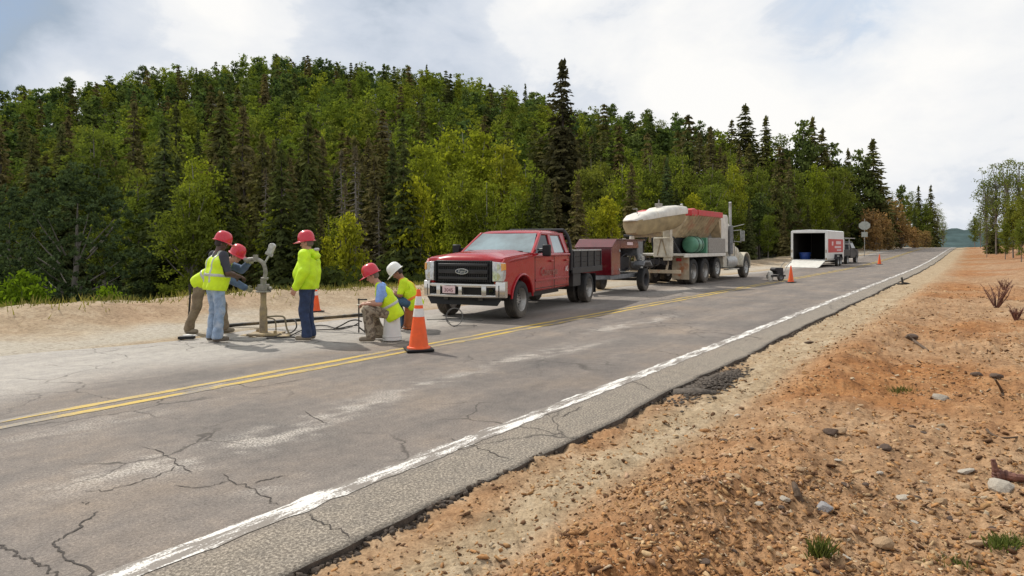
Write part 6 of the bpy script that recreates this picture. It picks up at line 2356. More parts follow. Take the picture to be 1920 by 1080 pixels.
bucket('bucket', 735, 638.5, M['bucket_white'], 'white upturned bucket used as a seat by the worker in camouflage trousers')
bucket('bucket', 772, 0, M['bucket_rust'], 'rusty orange bucket under the worker in the white helmet', 0.42, True, 12.75)

# ---- small engine saw on wheels between the mixer and the trailer
g = gpt(1455, 526)
T = thing('hand_saw_cart', 'small walk behind saw with two wheels and white tank beside the mixer truck', 'saw cart', (g[0], g[1], 0.0), R(200))
b = MB()
b.box((0, 0, 0.22), (0.75, 0.40, 0.08))
b.build('frame', M['engine'], T, 0.01)
b = MB()
b.box((-0.05, 0.05, 0.44), (0.36, 0.34, 0.30))
b.cyl((0.12, -0.16, 0.5), (0.12, 0.2, 0.5), 0.10, n=14)
b.build('engine', M['engine'], T, 0.03)
b = MB()
b.lathe([(0, 0), (0.11, 0), (0.12, 0.03), (0.12, 0.34), (0.08, 0.42), (0.03, 0.44), (0, 0.44)], (0.32, 0.0, 0.0), 'z', 16)
b.build('water_tank', M['white_dusty'], T, smooth=True)
b = MB()
for s in (1, -1):
    b.tube(curve_pts([(-0.25, s * 0.16, 0.28), (-0.5, s * 0.18, 0.7), (-0.72, s * 0.18, 0.85)], 5), 0.018, 7)
b.build('handlebar', M['rig_grey'], T, smooth=True)
for s in (1, -1):
    wheel(T, (0.05, s * 0.34, 0.17), 0.17, 0.09, s, 'grey_metal', 0.0, 0.5)

# ---- rubble and debris on the verge
g = gpt(1338, 712)
ed = [(g[0] + U[0] * a, g[1] + U[1] * a, -0.05, 0.28, 0.16, 0.055) for a in (-0.6, -0.35, -0.1, 0.15, 0.4)]
rr = np.random.default_rng(14)
for k in range(1100):
    a = rr.normal(0, 0.5)
    bt = rr.normal(0, 0.11) * (1 - 0.25 * a)
    q = g + U * a + NN * (bt - 0.02)
    sz = rr.uniform(0.005, 0.02)
    ed.append((q[0], q[1], -0.045 + 0.075 * math.exp(-(a / 0.6) ** 2 - (bt / 0.14) ** 2) + rr.uniform(0, 0.012), sz * 1.6, sz * 1.2, sz * 0.6))
clump('asphalt_spill', ed, M['asphalt_chunk'], 'low spill of dark broken asphalt over the road edge', 'asphalt spill', 15, 'stuff', 1, 0.3)

ROCKN = [0]
RM = [rock_mesh(900 + i, f) for i, f in enumerate((0.6, 0.5, 0.75, 0.45))]
RMM = {}


def rock(px, py, size, mk, label, flat=1.0, rz=None, group=None, name='rock', cat='rock'):
    p = gpt(px, py, 0.08)
    z = gz(p[0], p[1])
    p = gpt(px, py, z)
    z = gz(p[0], p[1])
    i = ROCKN[0] % len(RM)
    ROCKN[0] += 1
    if (i, mk) not in RMM:
        me = RM[i].copy()
        me.materials.append(M[mk])
        RMM[(i, mk)] = me
    o = link_mesh(name, RMM[(i, mk)])
    o.location = (p[0], p[1], z + size * 0.22 * flat)
    r = random.Random(int(px * 7 + py))
    o.rotation_euler = (r.uniform(-.2, .2), r.uniform(-.2, .2), r.uniform(0, 6.28) if rz is None else rz)
    o.scale = (size, size, size * flat)
    return tag(o, label, cat, group)


for px, py, s, mk, lb in [
    (1546, 964, 0.075, 'rock_grey', 'flat blue grey stone lying on the orange gravel'),
    (1697, 940, 0.060, 'rock_white', 'round pale stone with a dark notch in the gravel'),
    (1878, 916, 0.095, 'rock_white', 'largest white stone below the red brown log'),
    (1812, 886, 0.065, 'rock_white', 'squarish white stone just beside the red brown log'),
    (1762, 945, 0.050, 'rock_ochre', 'ochre stone with a dark underside between the pale stones'),
    (1580, 1048, 0.055, 'rock_white', 'pale stone at the foot of the thin grass tuft'),
    (1655, 1030, 0.060, 'rock_ochre', 'pinkish ochre stone at the bottom of the gravel'),
    (1830, 1035, 0.065, 'rock_ochre', 'ochre stone between the two green grass tufts'),
    (1560, 810, 0.070, 'rock_dark', 'dark brown clod topping a heap of gravel'),
    (1576, 822, 0.060, 'rock_ochre', 'light clod against the dark brown clod'),
    (1660, 840, 0.055, 'rock_dark', 'grey brown stone far out in the gravel field'),
    (1517, 641, 0.085, 'rock_dark', 'dark flat stone alone on the pale sand by the road'),
    (1765, 748, 0.090, 'rock_white', 'pale broad boulder half sunk in the sandy field'),
    (1868, 715, 0.080, 'rock_dark', 'dark stone pair member nearest the leaning stake'),
    (1830, 712, 0.070, 'rock_dark', 'small dark stone left over in the sandy field'),
    (1320, 1045, 0.035, 'rock_dark', 'small dark stone near the pale sand strip'),
    (1297, 900, 0.030, 'rock_ochre', 'small orange stone on the sand strip edge'),
    (705, 1064, 0.022, 'rock_ochre', 'tiny pink stone just off the asphalt edge'),
    (1710, 640, 0.11, 'rock_dark', 'dark root like clod far out on the orange ridge'),
]:
    rock(px, py, s, mk, lb, 0.8)
rr = random.Random(21)
for k in range(46):
    py = rr.uniform(760, 1075)
    px = rr.uniform(1180 + (1075 - py) * 0.55, 1915)
    mk_ = rr.choice(['rock_ochre', 'rock_ochre', 'rock_ochre', 'rock_white', 'rock_dark', 'rock_dark'])
    rock(px, py, rr.uniform(0.022, 0.042), mk_, {'rock_ochre': 'small ochre stone', 'rock_white': 'small pale stone', 'rock_dark': 'small dark stone'}[mk_] + ' loose on the orange gravel verge', rr.uniform(0.45, 0.8), None, {'rock_ochre': 'small ochre stones', 'rock_white': 'small pale stones', 'rock_dark': 'small dark stones'}[mk_] + ' on the verge')


def stick(name, pts, r, mk, label, cat, n=7):
    b = MB()
    q = curve_pts(pts, 6)
    m = len(q)
    b.tube(q, [r * (1 - 0.5 * i / m) * (1 + 0.15 * math.sin(i * 2.1)) for i in range(m)], n)
    return tag(b.build(name, M[mk], None, smooth=True), label, cat)


def gp3(px, py, up=0.0):
    p = gpt(px, py, 0.1)
    z = gz(p[0], p[1])
    p = gpt(px, py, z)
    return Vector((p[0], p[1], gz(p[0], p[1]) + up))


stick('broken_log', [gp3(1866, 893, 0.02), gp3(1885, 892, 0.03), gp3(1900, 894, 0.028), gp3(1925, 897, 0.02)], 0.042, 'wood_red', 'red brown broken log lying in the gravel', 'log', 9)
stick('broken_stump', [gp3(1868, 893, 0.02), gp3(1867, 893, 0.06), gp3(1862, 893, 0.13)], 0.028, 'wood_red', 'splintered red brown stub standing beside the broken log', 'stub', 7)
stick('stick', [gp3(1850, 806, 0.05), gp3(1858, 812, 0.015), gp3(1880, 816, 0.012), gp3(1925, 824, 0.012)], 0.012, 'wood_brown', 'thin bent twig lying on the sandy field', 'twig')
stick('wooden_stake', [gp3(1880, 752, 0.0), gp3(1878, 751, 0.06), gp3(1866, 748, 0.18)], 0.018, 'wood_brown', 'dark leaning stake stuck in the sandy field', 'stake')
stick('root_stump', [gp3(1500, 932, -0.02), gp3(1494, 930, 0.03), gp3(1488, 926, 0.07)], 0.026, 'wood_brown', 'brown root end sticking out of the orange gravel', 'root')
stick('root', [gp3(1700, 640, 0.06), gp3(1715, 643, 0.05), gp3(1740, 652, 0.02)], 0.03, 'wood_brown', 'dark root on the crest of the orange ridge', 'root')
# dark scrap by the far edge line
g = gp3(1692, 533)
b = MB()
b.tube(curve_pts([g + Vector((-0.16, 0.1, 0.0)), g + Vector((0, 0, 0.05)), g + Vector((-0.03, 0, 0.30))], 5), [0.05] * 6 + [0.04] * 5, 7)
b.tube(curve_pts([g + Vector((0.0, 0, 0.06)), g + Vector((0.16, -0.05, 0.05)), g + Vector((0.30, -0.1, 0.0))], 5), 0.045, 7)
tag(b.build('tyre_scrap', M['rubber'], None, smooth=True), 'dark scrap of torn tyre at the far white edge line', 'tyre scrap')


def tuft(px, py, n, hgt, spread, col, label, seed):
    p = gp3(px, py)
    r = np.random.default_rng(seed)
    C = np.stack([r.normal(0, spread, n), r.normal(0, spread * 0.6, n), np.zeros(n)], -1)
    L = r.uniform(0.4, 1.0, n) * hgt
    d = np.stack([r.normal(0, .45, n), r.normal(0, .45, n), np.ones(n)], -1)
    d = unit(d)
    w = unit(np.cross(d, r.normal(0, 1, (n, 3)))) * 0.004
    A_ = C + d * L[:, None]
    mid = C + d * L[:, None] * 0.55
    V = np.stack([C - w, C + w, mid + w * 0.9, A_], 1).reshape(-1, 3)
    V2 = V
    F = np.arange(4 * n).reshape(-1, 4)
    o = link_mesh('grass_tuft', mesh_np('grass_tuft', V2, F), leaf_mat('tuft_leaf', [col, col], 0.35))
    o.location = p - Vector((0, 0, 0.01))
    return tag(o, label, 'grass tuft')


tuft(1540, 1040, 150, 0.13, 0.03, (0.11, 0.13, 0.045), 'thin upright grass tuft in the gravel', 1)
tuft(1893, 1033, 420, 0.07, 0.055, (0.12, 0.15, 0.05), 'broad green grass tuft at the corner of the verge', 2)
tuft(1782, 1052, 160, 0.06, 0.05, (0.11, 0.13, 0.045), 'low faded grass tuft near the broad green one', 3)
tuft(1693, 738, 120, 0.10, 0.06, (0.12, 0.13, 0.05), 'small dull grass tuft on the sandy field', 4)

# dead shrub on the far verge
def dead_shrub(px, py, h, seed, label):
    p = gp3(px, py)
    r = random.Random(seed)
    b = MB()
    for k in range(26):
        a = r.uniform(0, 6.28)
        l = r.uniform(0.5, 1.0) * h
        e = Vector((math.cos(a) * l * 0.55, math.sin(a) * l * 0.55, l))
        m_ = e * 0.5 + Vector((r.uniform(-.08, .08), r.uniform(-.08, .08), 0)) * h
        b.tube([Vector((0, 0, -0.05)), m_, e], [0.012, 0.009, 0.004], 4)
        for j in range(3):
            f = m_.lerp(e, r.random())
            b.tube([f, f + Vector((r.uniform(-.2, .2), r.uniform(-.2, .2), r.uniform(.05, .25))) * h], [0.006, 0.003], 3)
    o = b.build('dead_shrub', M['wood_red'], None)
    o.location = p
    return tag(o, label, 'dead shrub')


dead_shrub(1868, 575, 0.62, 1, 'bare brown dead shrub on the far dirt verge')
dead_shrub(1905, 600, 0.25, 2, 'smaller dead brush clump by the bare dead shrub')
dead_shrub(1884, 545, 0.4, 3, 'far dead brush clump behind the bare dead shrub')

b = MB()
f_ = gpt(352, 624)
tp = at(360, 500, f_[1] + 0.12)
b.tube([(f_[0], f_[1], 0.0), Vector((f_[0], f_[1], 0)).lerp(tp, 0.5), tp], 0.017, 8)
b.tube([Vector((f_[0], f_[1], 0)).lerp(tp, 0.0), Vector((f_[0], f_[1], 0)).lerp(tp, 0.08)], [0.03, 0.018], 8)
tag(b.build('digging_bar', M['beam_black'], None, smooth=True), 'dark upright digging bar beside the bending worker', 'digging bar')
# ================================================================== people
def surface_net(F, org, h):
    ins = F < 0
    nx, ny, nz = F.shape
    S = np.zeros((nx - 1, ny - 1, nz - 1, 3), dtype=np.float32)
    C = np.zeros((nx - 1, ny - 1, nz - 1), dtype=np.float32)
    edges = []
    for ax in range(3):
        a = [slice(None)] * 3
        b = [slice(None)] * 3
        a[ax] = slice(0, -1)
        b[ax] = slice(1, None)
        fa, fb = F[tuple(a)], F[tuple(b)]
        cr = ins[tuple(a)] != ins[tuple(b)]
        I = np.argwhere(cr)
        va, vb = fa[cr], fb[cr]
        t = va / (va - vb)
        P = I.astype(np.float32)
        P[:, ax] += t
        o1, o2 = [(1, 2), (2, 0), (0, 1)][ax]
        for d1 in (0, -1):
            for d2 in (0, -1):
                J = I.copy()
                J[:, o1] += d1
                J[:, o2] += d2
                ok = (J >= 0).all(1) & (J[:, 0] < nx - 1) & (J[:, 1] < ny - 1) & (J[:, 2] < nz - 1)
                np.add.at(S, tuple(J[ok].T), P[ok])
                np.add.at(C, tuple(J[ok].T), 1)
        edges.append((ax, o1, o2, I, va < 0))
    act = C > 0
    idx = -np.ones(C.shape, dtype=np.int64)
    idx[act] = np.arange(act.sum())
    V = S[act] / C[act][:, None] * h + np.array(org)
    Q = []
    for ax, o1, o2, I, neg in edges:
        J = []
        ok = np.ones(len(I), dtype=bool)
        for d1, d2 in ((0, 0), (-1, 0), (-1, -1), (0, -1)):
            K = I.copy()
            K[:, o1] += d1
            K[:, o2] += d2
            ok &= (K >= 0).all(1) & (K[:, 0] < nx - 1) & (K[:, 1] < ny - 1) & (K[:, 2] < nz - 1)
            J.append(np.clip(K, 0, np.array(C.shape) - 1))
        q = np.stack([idx[tuple(k.T)] for k in J], -1)
        q[~neg] = q[~neg][:, ::-1]
        Q.append(q[ok])
    return V, np.concatenate(Q)


class Blob:
    """smooth union of tapered capsules and ellipsoids, meshed as one surface"""

    def __init__(self, k=0.03):
        self.k = k
        self.p = []
        self.cuts = []
        self.wr = None

    def cap(self, a, b, ra, rb=None):
        self.p.append(('c', np.array(a, float), np.array(b, float), ra, ra if rb is None else rb))
        return self

    def chain(self, pts, rs):
        for i in range(len(pts) - 1):
            self.cap(pts[i], pts[i + 1], rs[i], rs[i + 1])
        return self

    def ell(self, c, r, rot=None):
        self.p.append(('e', np.array(c, float), np.array(r, float), np.array(rot) if rot is not None else np.eye(3), 0))
        return self

    def plane(self, pt, n, r=0.30):
        """remove what lies on the side n points to"""
        self.cuts.append(('p', np.array(pt, float), np.array(n, float) / np.linalg.norm(n), r))
        return self

    def hole(self, a, b, ra, rb):
        self.cuts.append(('h', np.array(a, float), np.array(b, float), ra, rb))
        return self

    def wrinkle(self, amp, freq=28.0, seed=0):
        self.wr = (amp, freq, seed)
        return self

    @staticmethod
    def _cap(X, a, b, ra, rb):
        d = b - a
        L2 = max(d @ d, 1e-9)
        t = np.clip(((X - a) @ d) / L2, 0, 1)
        return np.linalg.norm(X - a - t[..., None] * d, axis=-1) - (ra + (rb - ra) * t)

    def field(self, X):
        f = np.full(X.shape[:-1], 1.0, dtype=np.float32)
        for pr in self.p:
            if pr[0] == 'c':
                d = self._cap(X, *pr[1:])
            else:
                q = (X - pr[1]) @ pr[3]
                k0 = np.linalg.norm(q / pr[2], axis=-1)
                k1 = np.linalg.norm(q / pr[2] ** 2, axis=-1) + 1e-9
                d = k0 * (k0 - 1) / k1
            hh = np.clip(0.5 + 0.5 * (f - d) / self.k, 0, 1)
            f = f * (1 - hh) + d * hh - self.k * hh * (1 - hh)
        if self.wr:
            a, w, s = self.wr
            f = f + a * (np.sin(X[..., 0] * w + s + 2 * np.sin(X[..., 2] * w * .45)) * np.sin(X[..., 2] * w * 0.9 + 1.7 * np.sin(X[..., 1] * w * .6 + s)) + 0.6 * np.sin(X[..., 1] * w * 1.3 + X[..., 2] * w * 0.5 + s))
        for c in self.cuts:
            if c[0] == 'p':
                f = np.maximum(f, np.minimum((X - c[1]) @ c[2], c[3] - np.linalg.norm(X - c[1], axis=-1)))
            else:
                f = np.maximum(f, -self._cap(X, *c[1:]))
        return f

    def mesh(self, name, h=0.012, inter=None):
        lo = np.min([np.minimum(p[1], p[2]) - max(p[3], p[4]) if p[0] == 'c' else p[1] - p[2].max() for p in self.p], axis=0) - 3.5 * h - self.k
        hi = np.max([np.maximum(p[1], p[2]) + max(p[3], p[4]) if p[0] == 'c' else p[1] + p[2].max() for p in self.p], axis=0) + 3.5 * h + self.k
        n = np.ceil((hi - lo) / h).astype(int) + 1
        ax = [lo[i] + h * np.arange(n[i]) for i in range(3)]
        X = np.stack(np.meshgrid(*ax, indexing='ij'), -1)
        f = self.field(X)
        if inter is not None:
            f = np.maximum(f, inter(X))
        f[0], f[-1] = 1, 1
        f[:, 0], f[:, -1] = 1, 1
        f[:, :, 0], f[:, :, -1] = 1, 1
        V, Q = surface_net(f, lo, h)
        return mesh_np(name, V, Q, True)

    def build(self, name, m, parent, h=0.012, inter=None):
        return link_mesh(name, self.mesh(name, h, inter), m, parent)


def v3(*a):
    return np.array(a, float)


def nrm(v):
    return v / (np.linalg.norm(v) + 1e-9)


def frame(fwd, up=(0, 0, 1)):
    x = nrm(np.array(fwd, float))
    y = nrm(np.cross(np.array(up, float), x))
    z = np.cross(x, y)
    return np.stack([x, y, z], -1)            # columns: forward, left, up


def hand_blob(wrist, d, n, side, curl=0.5, r=0.0095):
    """palm, four bent fingers of unequal length and a thumb from the side of the palm.
    d: towards the fingers, n: palm normal (the fingers curl that way), side: +1 if thumb is on d x n"""
    b = Blob(0.006)
    d = nrm(d)
    n = nrm(n - d * (n @ d))
    s = np.cross(d, n) * side                 # towards the thumb
    w = np.array(wrist)
    for q in (-0.026, -0.009, 0.009, 0.026):
        b.cap(w + s * q * 0.7, w + d * 0.085 + s * q * 1.15, 0.0165, 0.0135)
    for q, L in ((0.030, 0.070), (0.010, 0.080), (-0.010, 0.074), (-0.030, 0.058)):
        k0 = w + d * 0.088 + s * q * 1.1
        a1 = curl * 0.9
        d1 = d * math.cos(a1) + n * math.sin(a1)
        k1 = k0 + d1 * L * 0.5
        a2 = curl * 2.1
        d2 = d * math.cos(a2) + n * math.sin(a2)
        k2 = k1 + d2 * L * 0.32
        a3 = curl * 3.0
        d3 = d * math.cos(a3) + n * math.sin(a3)
        b.chain([k0, k1, k2, k2 + d3 * L * 0.26], [r, r * 0.93, r * 0.85, r * 0.75])
    t0 = w + d * 0.025 + s * 0.030
    t1 = t0 + nrm(d * 0.6 + s * 0.75 + n * 0.25) * 0.042
    t2 = t1 + nrm(d * 0.9 + s * 0.15 + n * (0.3 + curl * 0.7)) * 0.034
    b.chain([t0, t1, t2], [0.0145, 0.011, 0.009])
    return b


def join_meshes(name, mes):
    Vs, Fs = [], []
    o = 0
    for me in mes:
        nv = len(me.vertices)
        v = np.empty(nv * 3, dtype=np.float32)
        me.vertices.foreach_get('co', v)
        f = np.empty(len(me.loops), dtype=np.int32)
        me.loops.foreach_get('vertex_index', f)
        Vs.append(v.reshape(-1, 3))
        Fs.append(f.reshape(-1, 4) + o)
        o += nv
        bpy.data.meshes.remove(me)
    return mesh_np(name, np.concatenate(Vs), np.concatenate(Fs), True)


def hard_hat(parent, head_c, Rm, m, brim_front=0.065):
    """shell with ridges, brim longer in front and a dark band"""
    b = MB()
    n = 36
    prof = [(1.0, 0.0), (1.005, 0.03), (0.985, 0.065), (0.92, 0.10), (0.79, 0.132), (0.58, 0.156), (0.30, 0.168), (0.02, 0.171)]
    rings = []
    for k_, z in prof:
        ring = []
        for i in range(n):
            a = 2 * math.pi * i / n
            rad = 0.5 * (1 + math.cos(a))
            x = 0.142 * k_ * math.cos(a)
            y = 0.115 * k_ * math.sin(a)
            ridge = 0.006 * max(0, 1 - abs(y) / 0.016) * (1 if 0.08 < z else 0) + 0.004 * max(0, 1 - abs(abs(y) - 0.04) / 0.012) * (1 if z > 0.09 else 0)
            ring.append(Vector((x, y, z + ridge)))
        rings.append(ring)
    b.loft(rings, True, False)
    rim = []
    rim2 = []
    for i in range(n):
        a = 2 * math.pi * i / n
        f = max(0.0, math.cos(a)) ** 1.3
        ext = 0.022 + brim_front * f
        rim.append(Vector(((0.142 + ext) * math.cos(a), (0.115 + 0.022 + 0.01 * f) * math.sin(a), -0.012 - 0.012 * f)))
        rim2.append(Vector((0.135 * math.cos(a), 0.108 * math.sin(a), -0.006)))
    b.loft([rings[0], rim, [p + Vector((0, 0, -0.006)) for p in rim], rim2], True, False)
    o = b.build('hard_hat', m, parent, smooth=True, angle=60)
    Mx = Matrix([[Rm[0, 0], Rm[0, 1], Rm[0, 2], 0], [Rm[1, 0], Rm[1, 1], Rm[1, 2], 0], [Rm[2, 0], Rm[2, 1], Rm[2, 2], 0], [0, 0, 0, 1]])
    p = head_c + Rm @ v3(0.0, 0, 0.045)
    o.matrix_local = Matrix.Translation(Vector(p)) @ Mx
    return o


def person(label, loc, rz, J, skin, top, legs, boots, hat, vest=None, long_sleeve=False, gloves=None, hair='hair', fat=0.0, jacket=False, stripes=None, stripe_mat='reflect', boot_mat=None):
    """J: joints in the person's own frame (x forward, y left, z up)"""
    T = thing('person', label, 'person', loc, rz, 'road workers')
    g = {k: np.array(v, float) for k, v in J.items()}
    pel, chest, neck, head = g['pelvis'], g['chest'], g['neck'], g['head']
    up = nrm(chest - pel)
    sh_l, sh_r = g['sh_l'], g['sh_r']
    lat = nrm(sh_l - sh_r)
    hipw = nrm(g['hip_l'] - g['hip_r'])
    fw = np.cross(lat, up)
    Hf = frame(g['look'])
    B = Blob(0.035)
    # torso as paired capsules so that it is wider than deep
    for s in (1, -1):
        B.cap(pel + hipw * 0.065 * s, (pel + chest) / 2 + lat * 0.065 * s + fw * 0.005, 0.098, 0.098)
        B.cap((pel + chest) / 2 + lat * 0.065 * s, chest + lat * 0.08 * s, 0.098, 0.108)
        B.cap(chest + lat * 0.08 * s, neck + lat * 0.03 * s - up * 0.03, 0.10, 0.055)
    for s, a in (('l', 1), ('r', -1)):
        B.cap(chest + lat * 0.1 * a, g['sh_' + s], 0.08, 0.055)
        B.chain([g['sh_' + s], g['el_' + s], g['wr_' + s]], [0.052, 0.042, 0.029])
        B.cap(g['el_' + s], g['el_' + s] * 0.6 + g['wr_' + s] * 0.4, 0.043, 0.040)
        B.chain([g['hip_' + s], g['kn_' + s], g['an_' + s]], [0.088, 0.058, 0.042])
        B.cap(g['kn_' + s], g['kn_' + s] * 0.6 + g['an_' + s] * 0.4, 0.056, 0.056)
    B.cap(neck - up * 0.04, head + Hf @ v3(-0.012, 0, -0.06), 0.056, 0.052)
    body = B.mesh('body', 0.0135)
    # head with face on a finer grid
    Hd = Blob(0.014)
    Hd.ell(head + Hf @ v3(-0.008, 0, 0.03), (0.094, 0.076, 0.088), Hf)
    Hd.ell(head + Hf @ v3(0.022, 0, -0.035), (0.064, 0.060, 0.078), Hf)
    Hd.cap(head + Hf @ v3(0.050, 0.012, -0.088), head + Hf @ v3(0.050, -0.012, -0.088), 0.024)
    Hd.cap(head + Hf @ v3(0.080, 0, 0.006), head + Hf @ v3(0.102, 0, -0.028), 0.010, 0.014)
    for s in (1, -1):
        Hd.ell(head + Hf @ v3(-0.012, s * 0.078, -0.012), (0.018, 0.012, 0.032), Hf)
        Hd.cap(head + Hf @ v3(0.078, s * 0.018, 0.022), head + Hf @ v3(0.066, s * 0.048, 0.022), 0.009)
        Hd.ell(head + Hf @ v3(0.052, s * 0.042, -0.030), (0.022, 0.018, 0.022), Hf)
    Hd.cap(head + Hf @ v3(0.084, 0.018, -0.060), head + Hf @ v3(0.084, -0.018, -0.060), 0.006)
    Hd.cap(head + Hf @ v3(-0.015, 0, -0.05), neck * 0.6 + head * 0.4, 0.052, 0.053)
    parts = [body, Hd.mesh('head', 0.0075)]
    for s, a in (('l', 1), ('r', -1)):
        d = g.get('hd_' + s)
        d = nrm(g['wr_' + s] - g['el_' + s]) if d is None else d
        n = g.get('hn_' + s)
        n = -lat * a if n is None else n
        th = float(np.sign(np.cross(nrm(d), nrm(n)) @ g.get('th_' + s, fw)) or 1)
        hb = hand_blob(g['wr_' + s], d, n, th, J.get('curl', 0.5), 0.0105 if gloves else 0.0095)
        hm = hb.mesh('hand', 0.0045)
        if gloves:
            link_mesh('glove', hm, M[gloves], T)
        else:
            parts.append(hm)
    link_mesh('body', join_meshes('body', parts), M[skin], T)
    # eyes, brows / hair under the hat
    q = MB()
    for s in (1, -1):
        c = head + Hf @ v3(0.071, s * 0.031, 0.004)
        q.lathe([(0.0, -0.011), (0.008, -0.008), (0.011, 0), (0.008, 0.008), (0, 0.011)], c, 'z', 8)
    q.build('eyes', M['eye_white'], T, smooth=True)
    q = MB()
    for s in (1, -1):
        c = head + Hf @ v3(0.081, s * 0.031, 0.004)
        q.lathe([(0.0, -0.005), (0.005, 0), (0, 0.005)], c, 'z', 6)
        q.bar(Vector(head + Hf @ v3(0.086, s * 0.016, 0.031)), Vector(head + Hf @ v3(0.072, s * 0.052, 0.029)), 0.008, 0.007)
    q.build('pupils_brows', M['hair'], T)
    q = MB()
    q.bar(Vector(head + Hf @ v3(0.0895, 0.020, -0.060)), Vector(head + Hf @ v3(0.0895, -0.020, -0.060)), 0.004, 0.004)
    q.build('mouth', M['wood_red'], T)
    hr = Blob(0.02)
    hr.ell(head + Hf @ v3(-0.018, 0, 0.028), (0.094, 0.081, 0.088), Hf)
    hr.ell(head + Hf @ v3(-0.052, 0, -0.02), (0.055, 0.070, 0.055), Hf)
    hr.plane(head + Hf @ v3(0.02, 0, 0.0), Hf @ v3(1, 0, -0.45))
    hr.plane(head + Hf @ v3(0, 0, -0.062), Hf @ v3(0, 0, -1))
    hr.build('hair', M[hair], T, 0.010)
    hard_hat(T, head, Hf, M[hat])
    q = MB()
    q.lathe([(0.90, -0.022), (0.92, -0.006), (0.90, 0.012)], (0, 0, 0), 'z', 24)
    # trousers
    L = Blob(0.03)
    for s in (1, -1):
        L.cap(pel + hipw * 0.07 * s + up * 0.05, pel + hipw * 0.07 * s - v3(0, 0, 0.02), 0.112 + fat * 0.5, 0.118 + fat * 0.3)
    for s in ('l', 'r'):
        k = g['kn_' + s]
        a = g['an_' + s]
        L.chain([g['hip_' + s], k, a + v3(0, 0, 0.01)], [0.108, 0.082, 0.074])
        L.cap(a * 0.85 + k * 0.15, a + v3(0, 0, -0.015), 0.076, 0.080)
        L.plane(a + v3(0, 0, -0.045), (0, 0, -1), 0.16)
    L.wrinkle(0.007, 27, 1)
    L.build('trousers', M[legs], T, 0.0125)
    # boots
    for s in ('l', 'r'):
        a = g['an_' + s]
        td = g.get('toe_' + s)
        td = nrm(td if td is not None else v3(1, 0.1 if s == 'l' else -0.1, 0))
        Bt = Blob(0.02)
        Bt.cap(a + v3(0, 0, 0.07), a - v3(0, 0, 0.04), 0.056, 0.056)
        Bt.cap(a - v3(0, 0, 0.05) - td * 0.035, a - v3(0, 0, 0.055) + td * 0.15, 0.045, 0.042)
        Bt.plane(a - v3(0, 0, 0.092), (0, 0, -1), 0.4)
        Bt.build('boot', M[boots if boot_mat is None else boot_mat], T, 0.011)
    # shirt or jacket
    S_ = Blob(0.035)
    o = 0.022 + fat * 0.3
    ext = 0.055 if jacket else 0.0
    for s in (1, -1):
        S_.cap(pel + hipw * 0.07 * s - up * (0.05 if not jacket else 0.03), (pel + chest) / 2 + lat * 0.07 * s, 0.104 + o + ext * 0.5, 0.102 + o + ext * 0.6)
        S_.cap((pel + chest) / 2 + lat * 0.07 * s, chest + lat * 0.085 * s, 0.102 + o + ext * 0.6, 0.112 + o * 0.7 + ext * 0.25)
        S_.cap(chest + lat * 0.085 * s, neck + lat * 0.035 * s - up * 0.035, 0.105 + o * 0.5, 0.062 + ext * 0.25)
    if fat:
        S_.ell((pel + chest) / 2 + fw * (0.035 + fat * 0.5) - up * 0.02, (0.135 + fat * 0.8, 0.18 + fat * .6, 0.27), np.stack([fw, lat, up], -1))
    for s in ('l', 'r'):
        a, e, w = g['sh_' + s], g['el_' + s], g['wr_' + s]
        if long_sleeve:
            S_.cap(a, a * 0.8 + e * 0.2, 0.072 + ext * 0.5, 0.070 + ext * 0.5)
            sl = Blob(0.02)
            sl.chain([a, e, w - nrm(w - e) * 0.01], [0.078 + ext * 0.42, 0.068 + ext * 0.38, 0.052 + ext * 0.28])
            sl.wrinkle(0.006, 26, 4)
            sl.build('sleeve', M[top], T, 0.0115)
        else:
            S_.chain([a, e * 0.85 + a * 0.15], [0.074, 0.064])
    S_.plane(pel - up * (0.075 if not jacket else 0.10), -up)
    S_.plane(neck + up * (0.005 if not jacket else 0.03), up + fw * (0.3 if not jacket else 0.1), 0.17)
    S_.wrinkle(0.006 if not jacket else 0.010, 21, 2)
    S_.build('jacket' if jacket else 'shirt', M[top], T, 0.0125)
    if jacket:
        Hh = Blob(0.03)
        Hh.cap(neck - fw * 0.08 + lat * 0.07 - up * 0.02, neck - fw * 0.08 - lat * 0.07 - up * 0.02, 0.06)
        Hh.cap(neck - fw * 0.13 + lat * 0.05 - up * 0.08, neck - fw * 0.13 - lat * 0.05 - up * 0.08, 0.055)
        Hh.cap(neck + lat * 0.085 - up * 0.02, neck - fw * 0.05 + lat * 0.085, 0.035)
        Hh.cap(neck - lat * 0.085 - up * 0.02, neck - fw * 0.05 - lat * 0.085, 0.035)
        Hh.wrinkle(0.004, 30, 3)
        Hh.build('hood', M[top], T, 0.012)
        Hl = Blob(0.02)
        Hl.cap(neck - fw * 0.13 + lat * 0.06 + up * 0.035, neck - fw * 0.13 - lat * 0.06 + up * 0.035, 0.028)
        Hl.build('hood_lining', M['reflect'], T, 0.012)
    vb = None
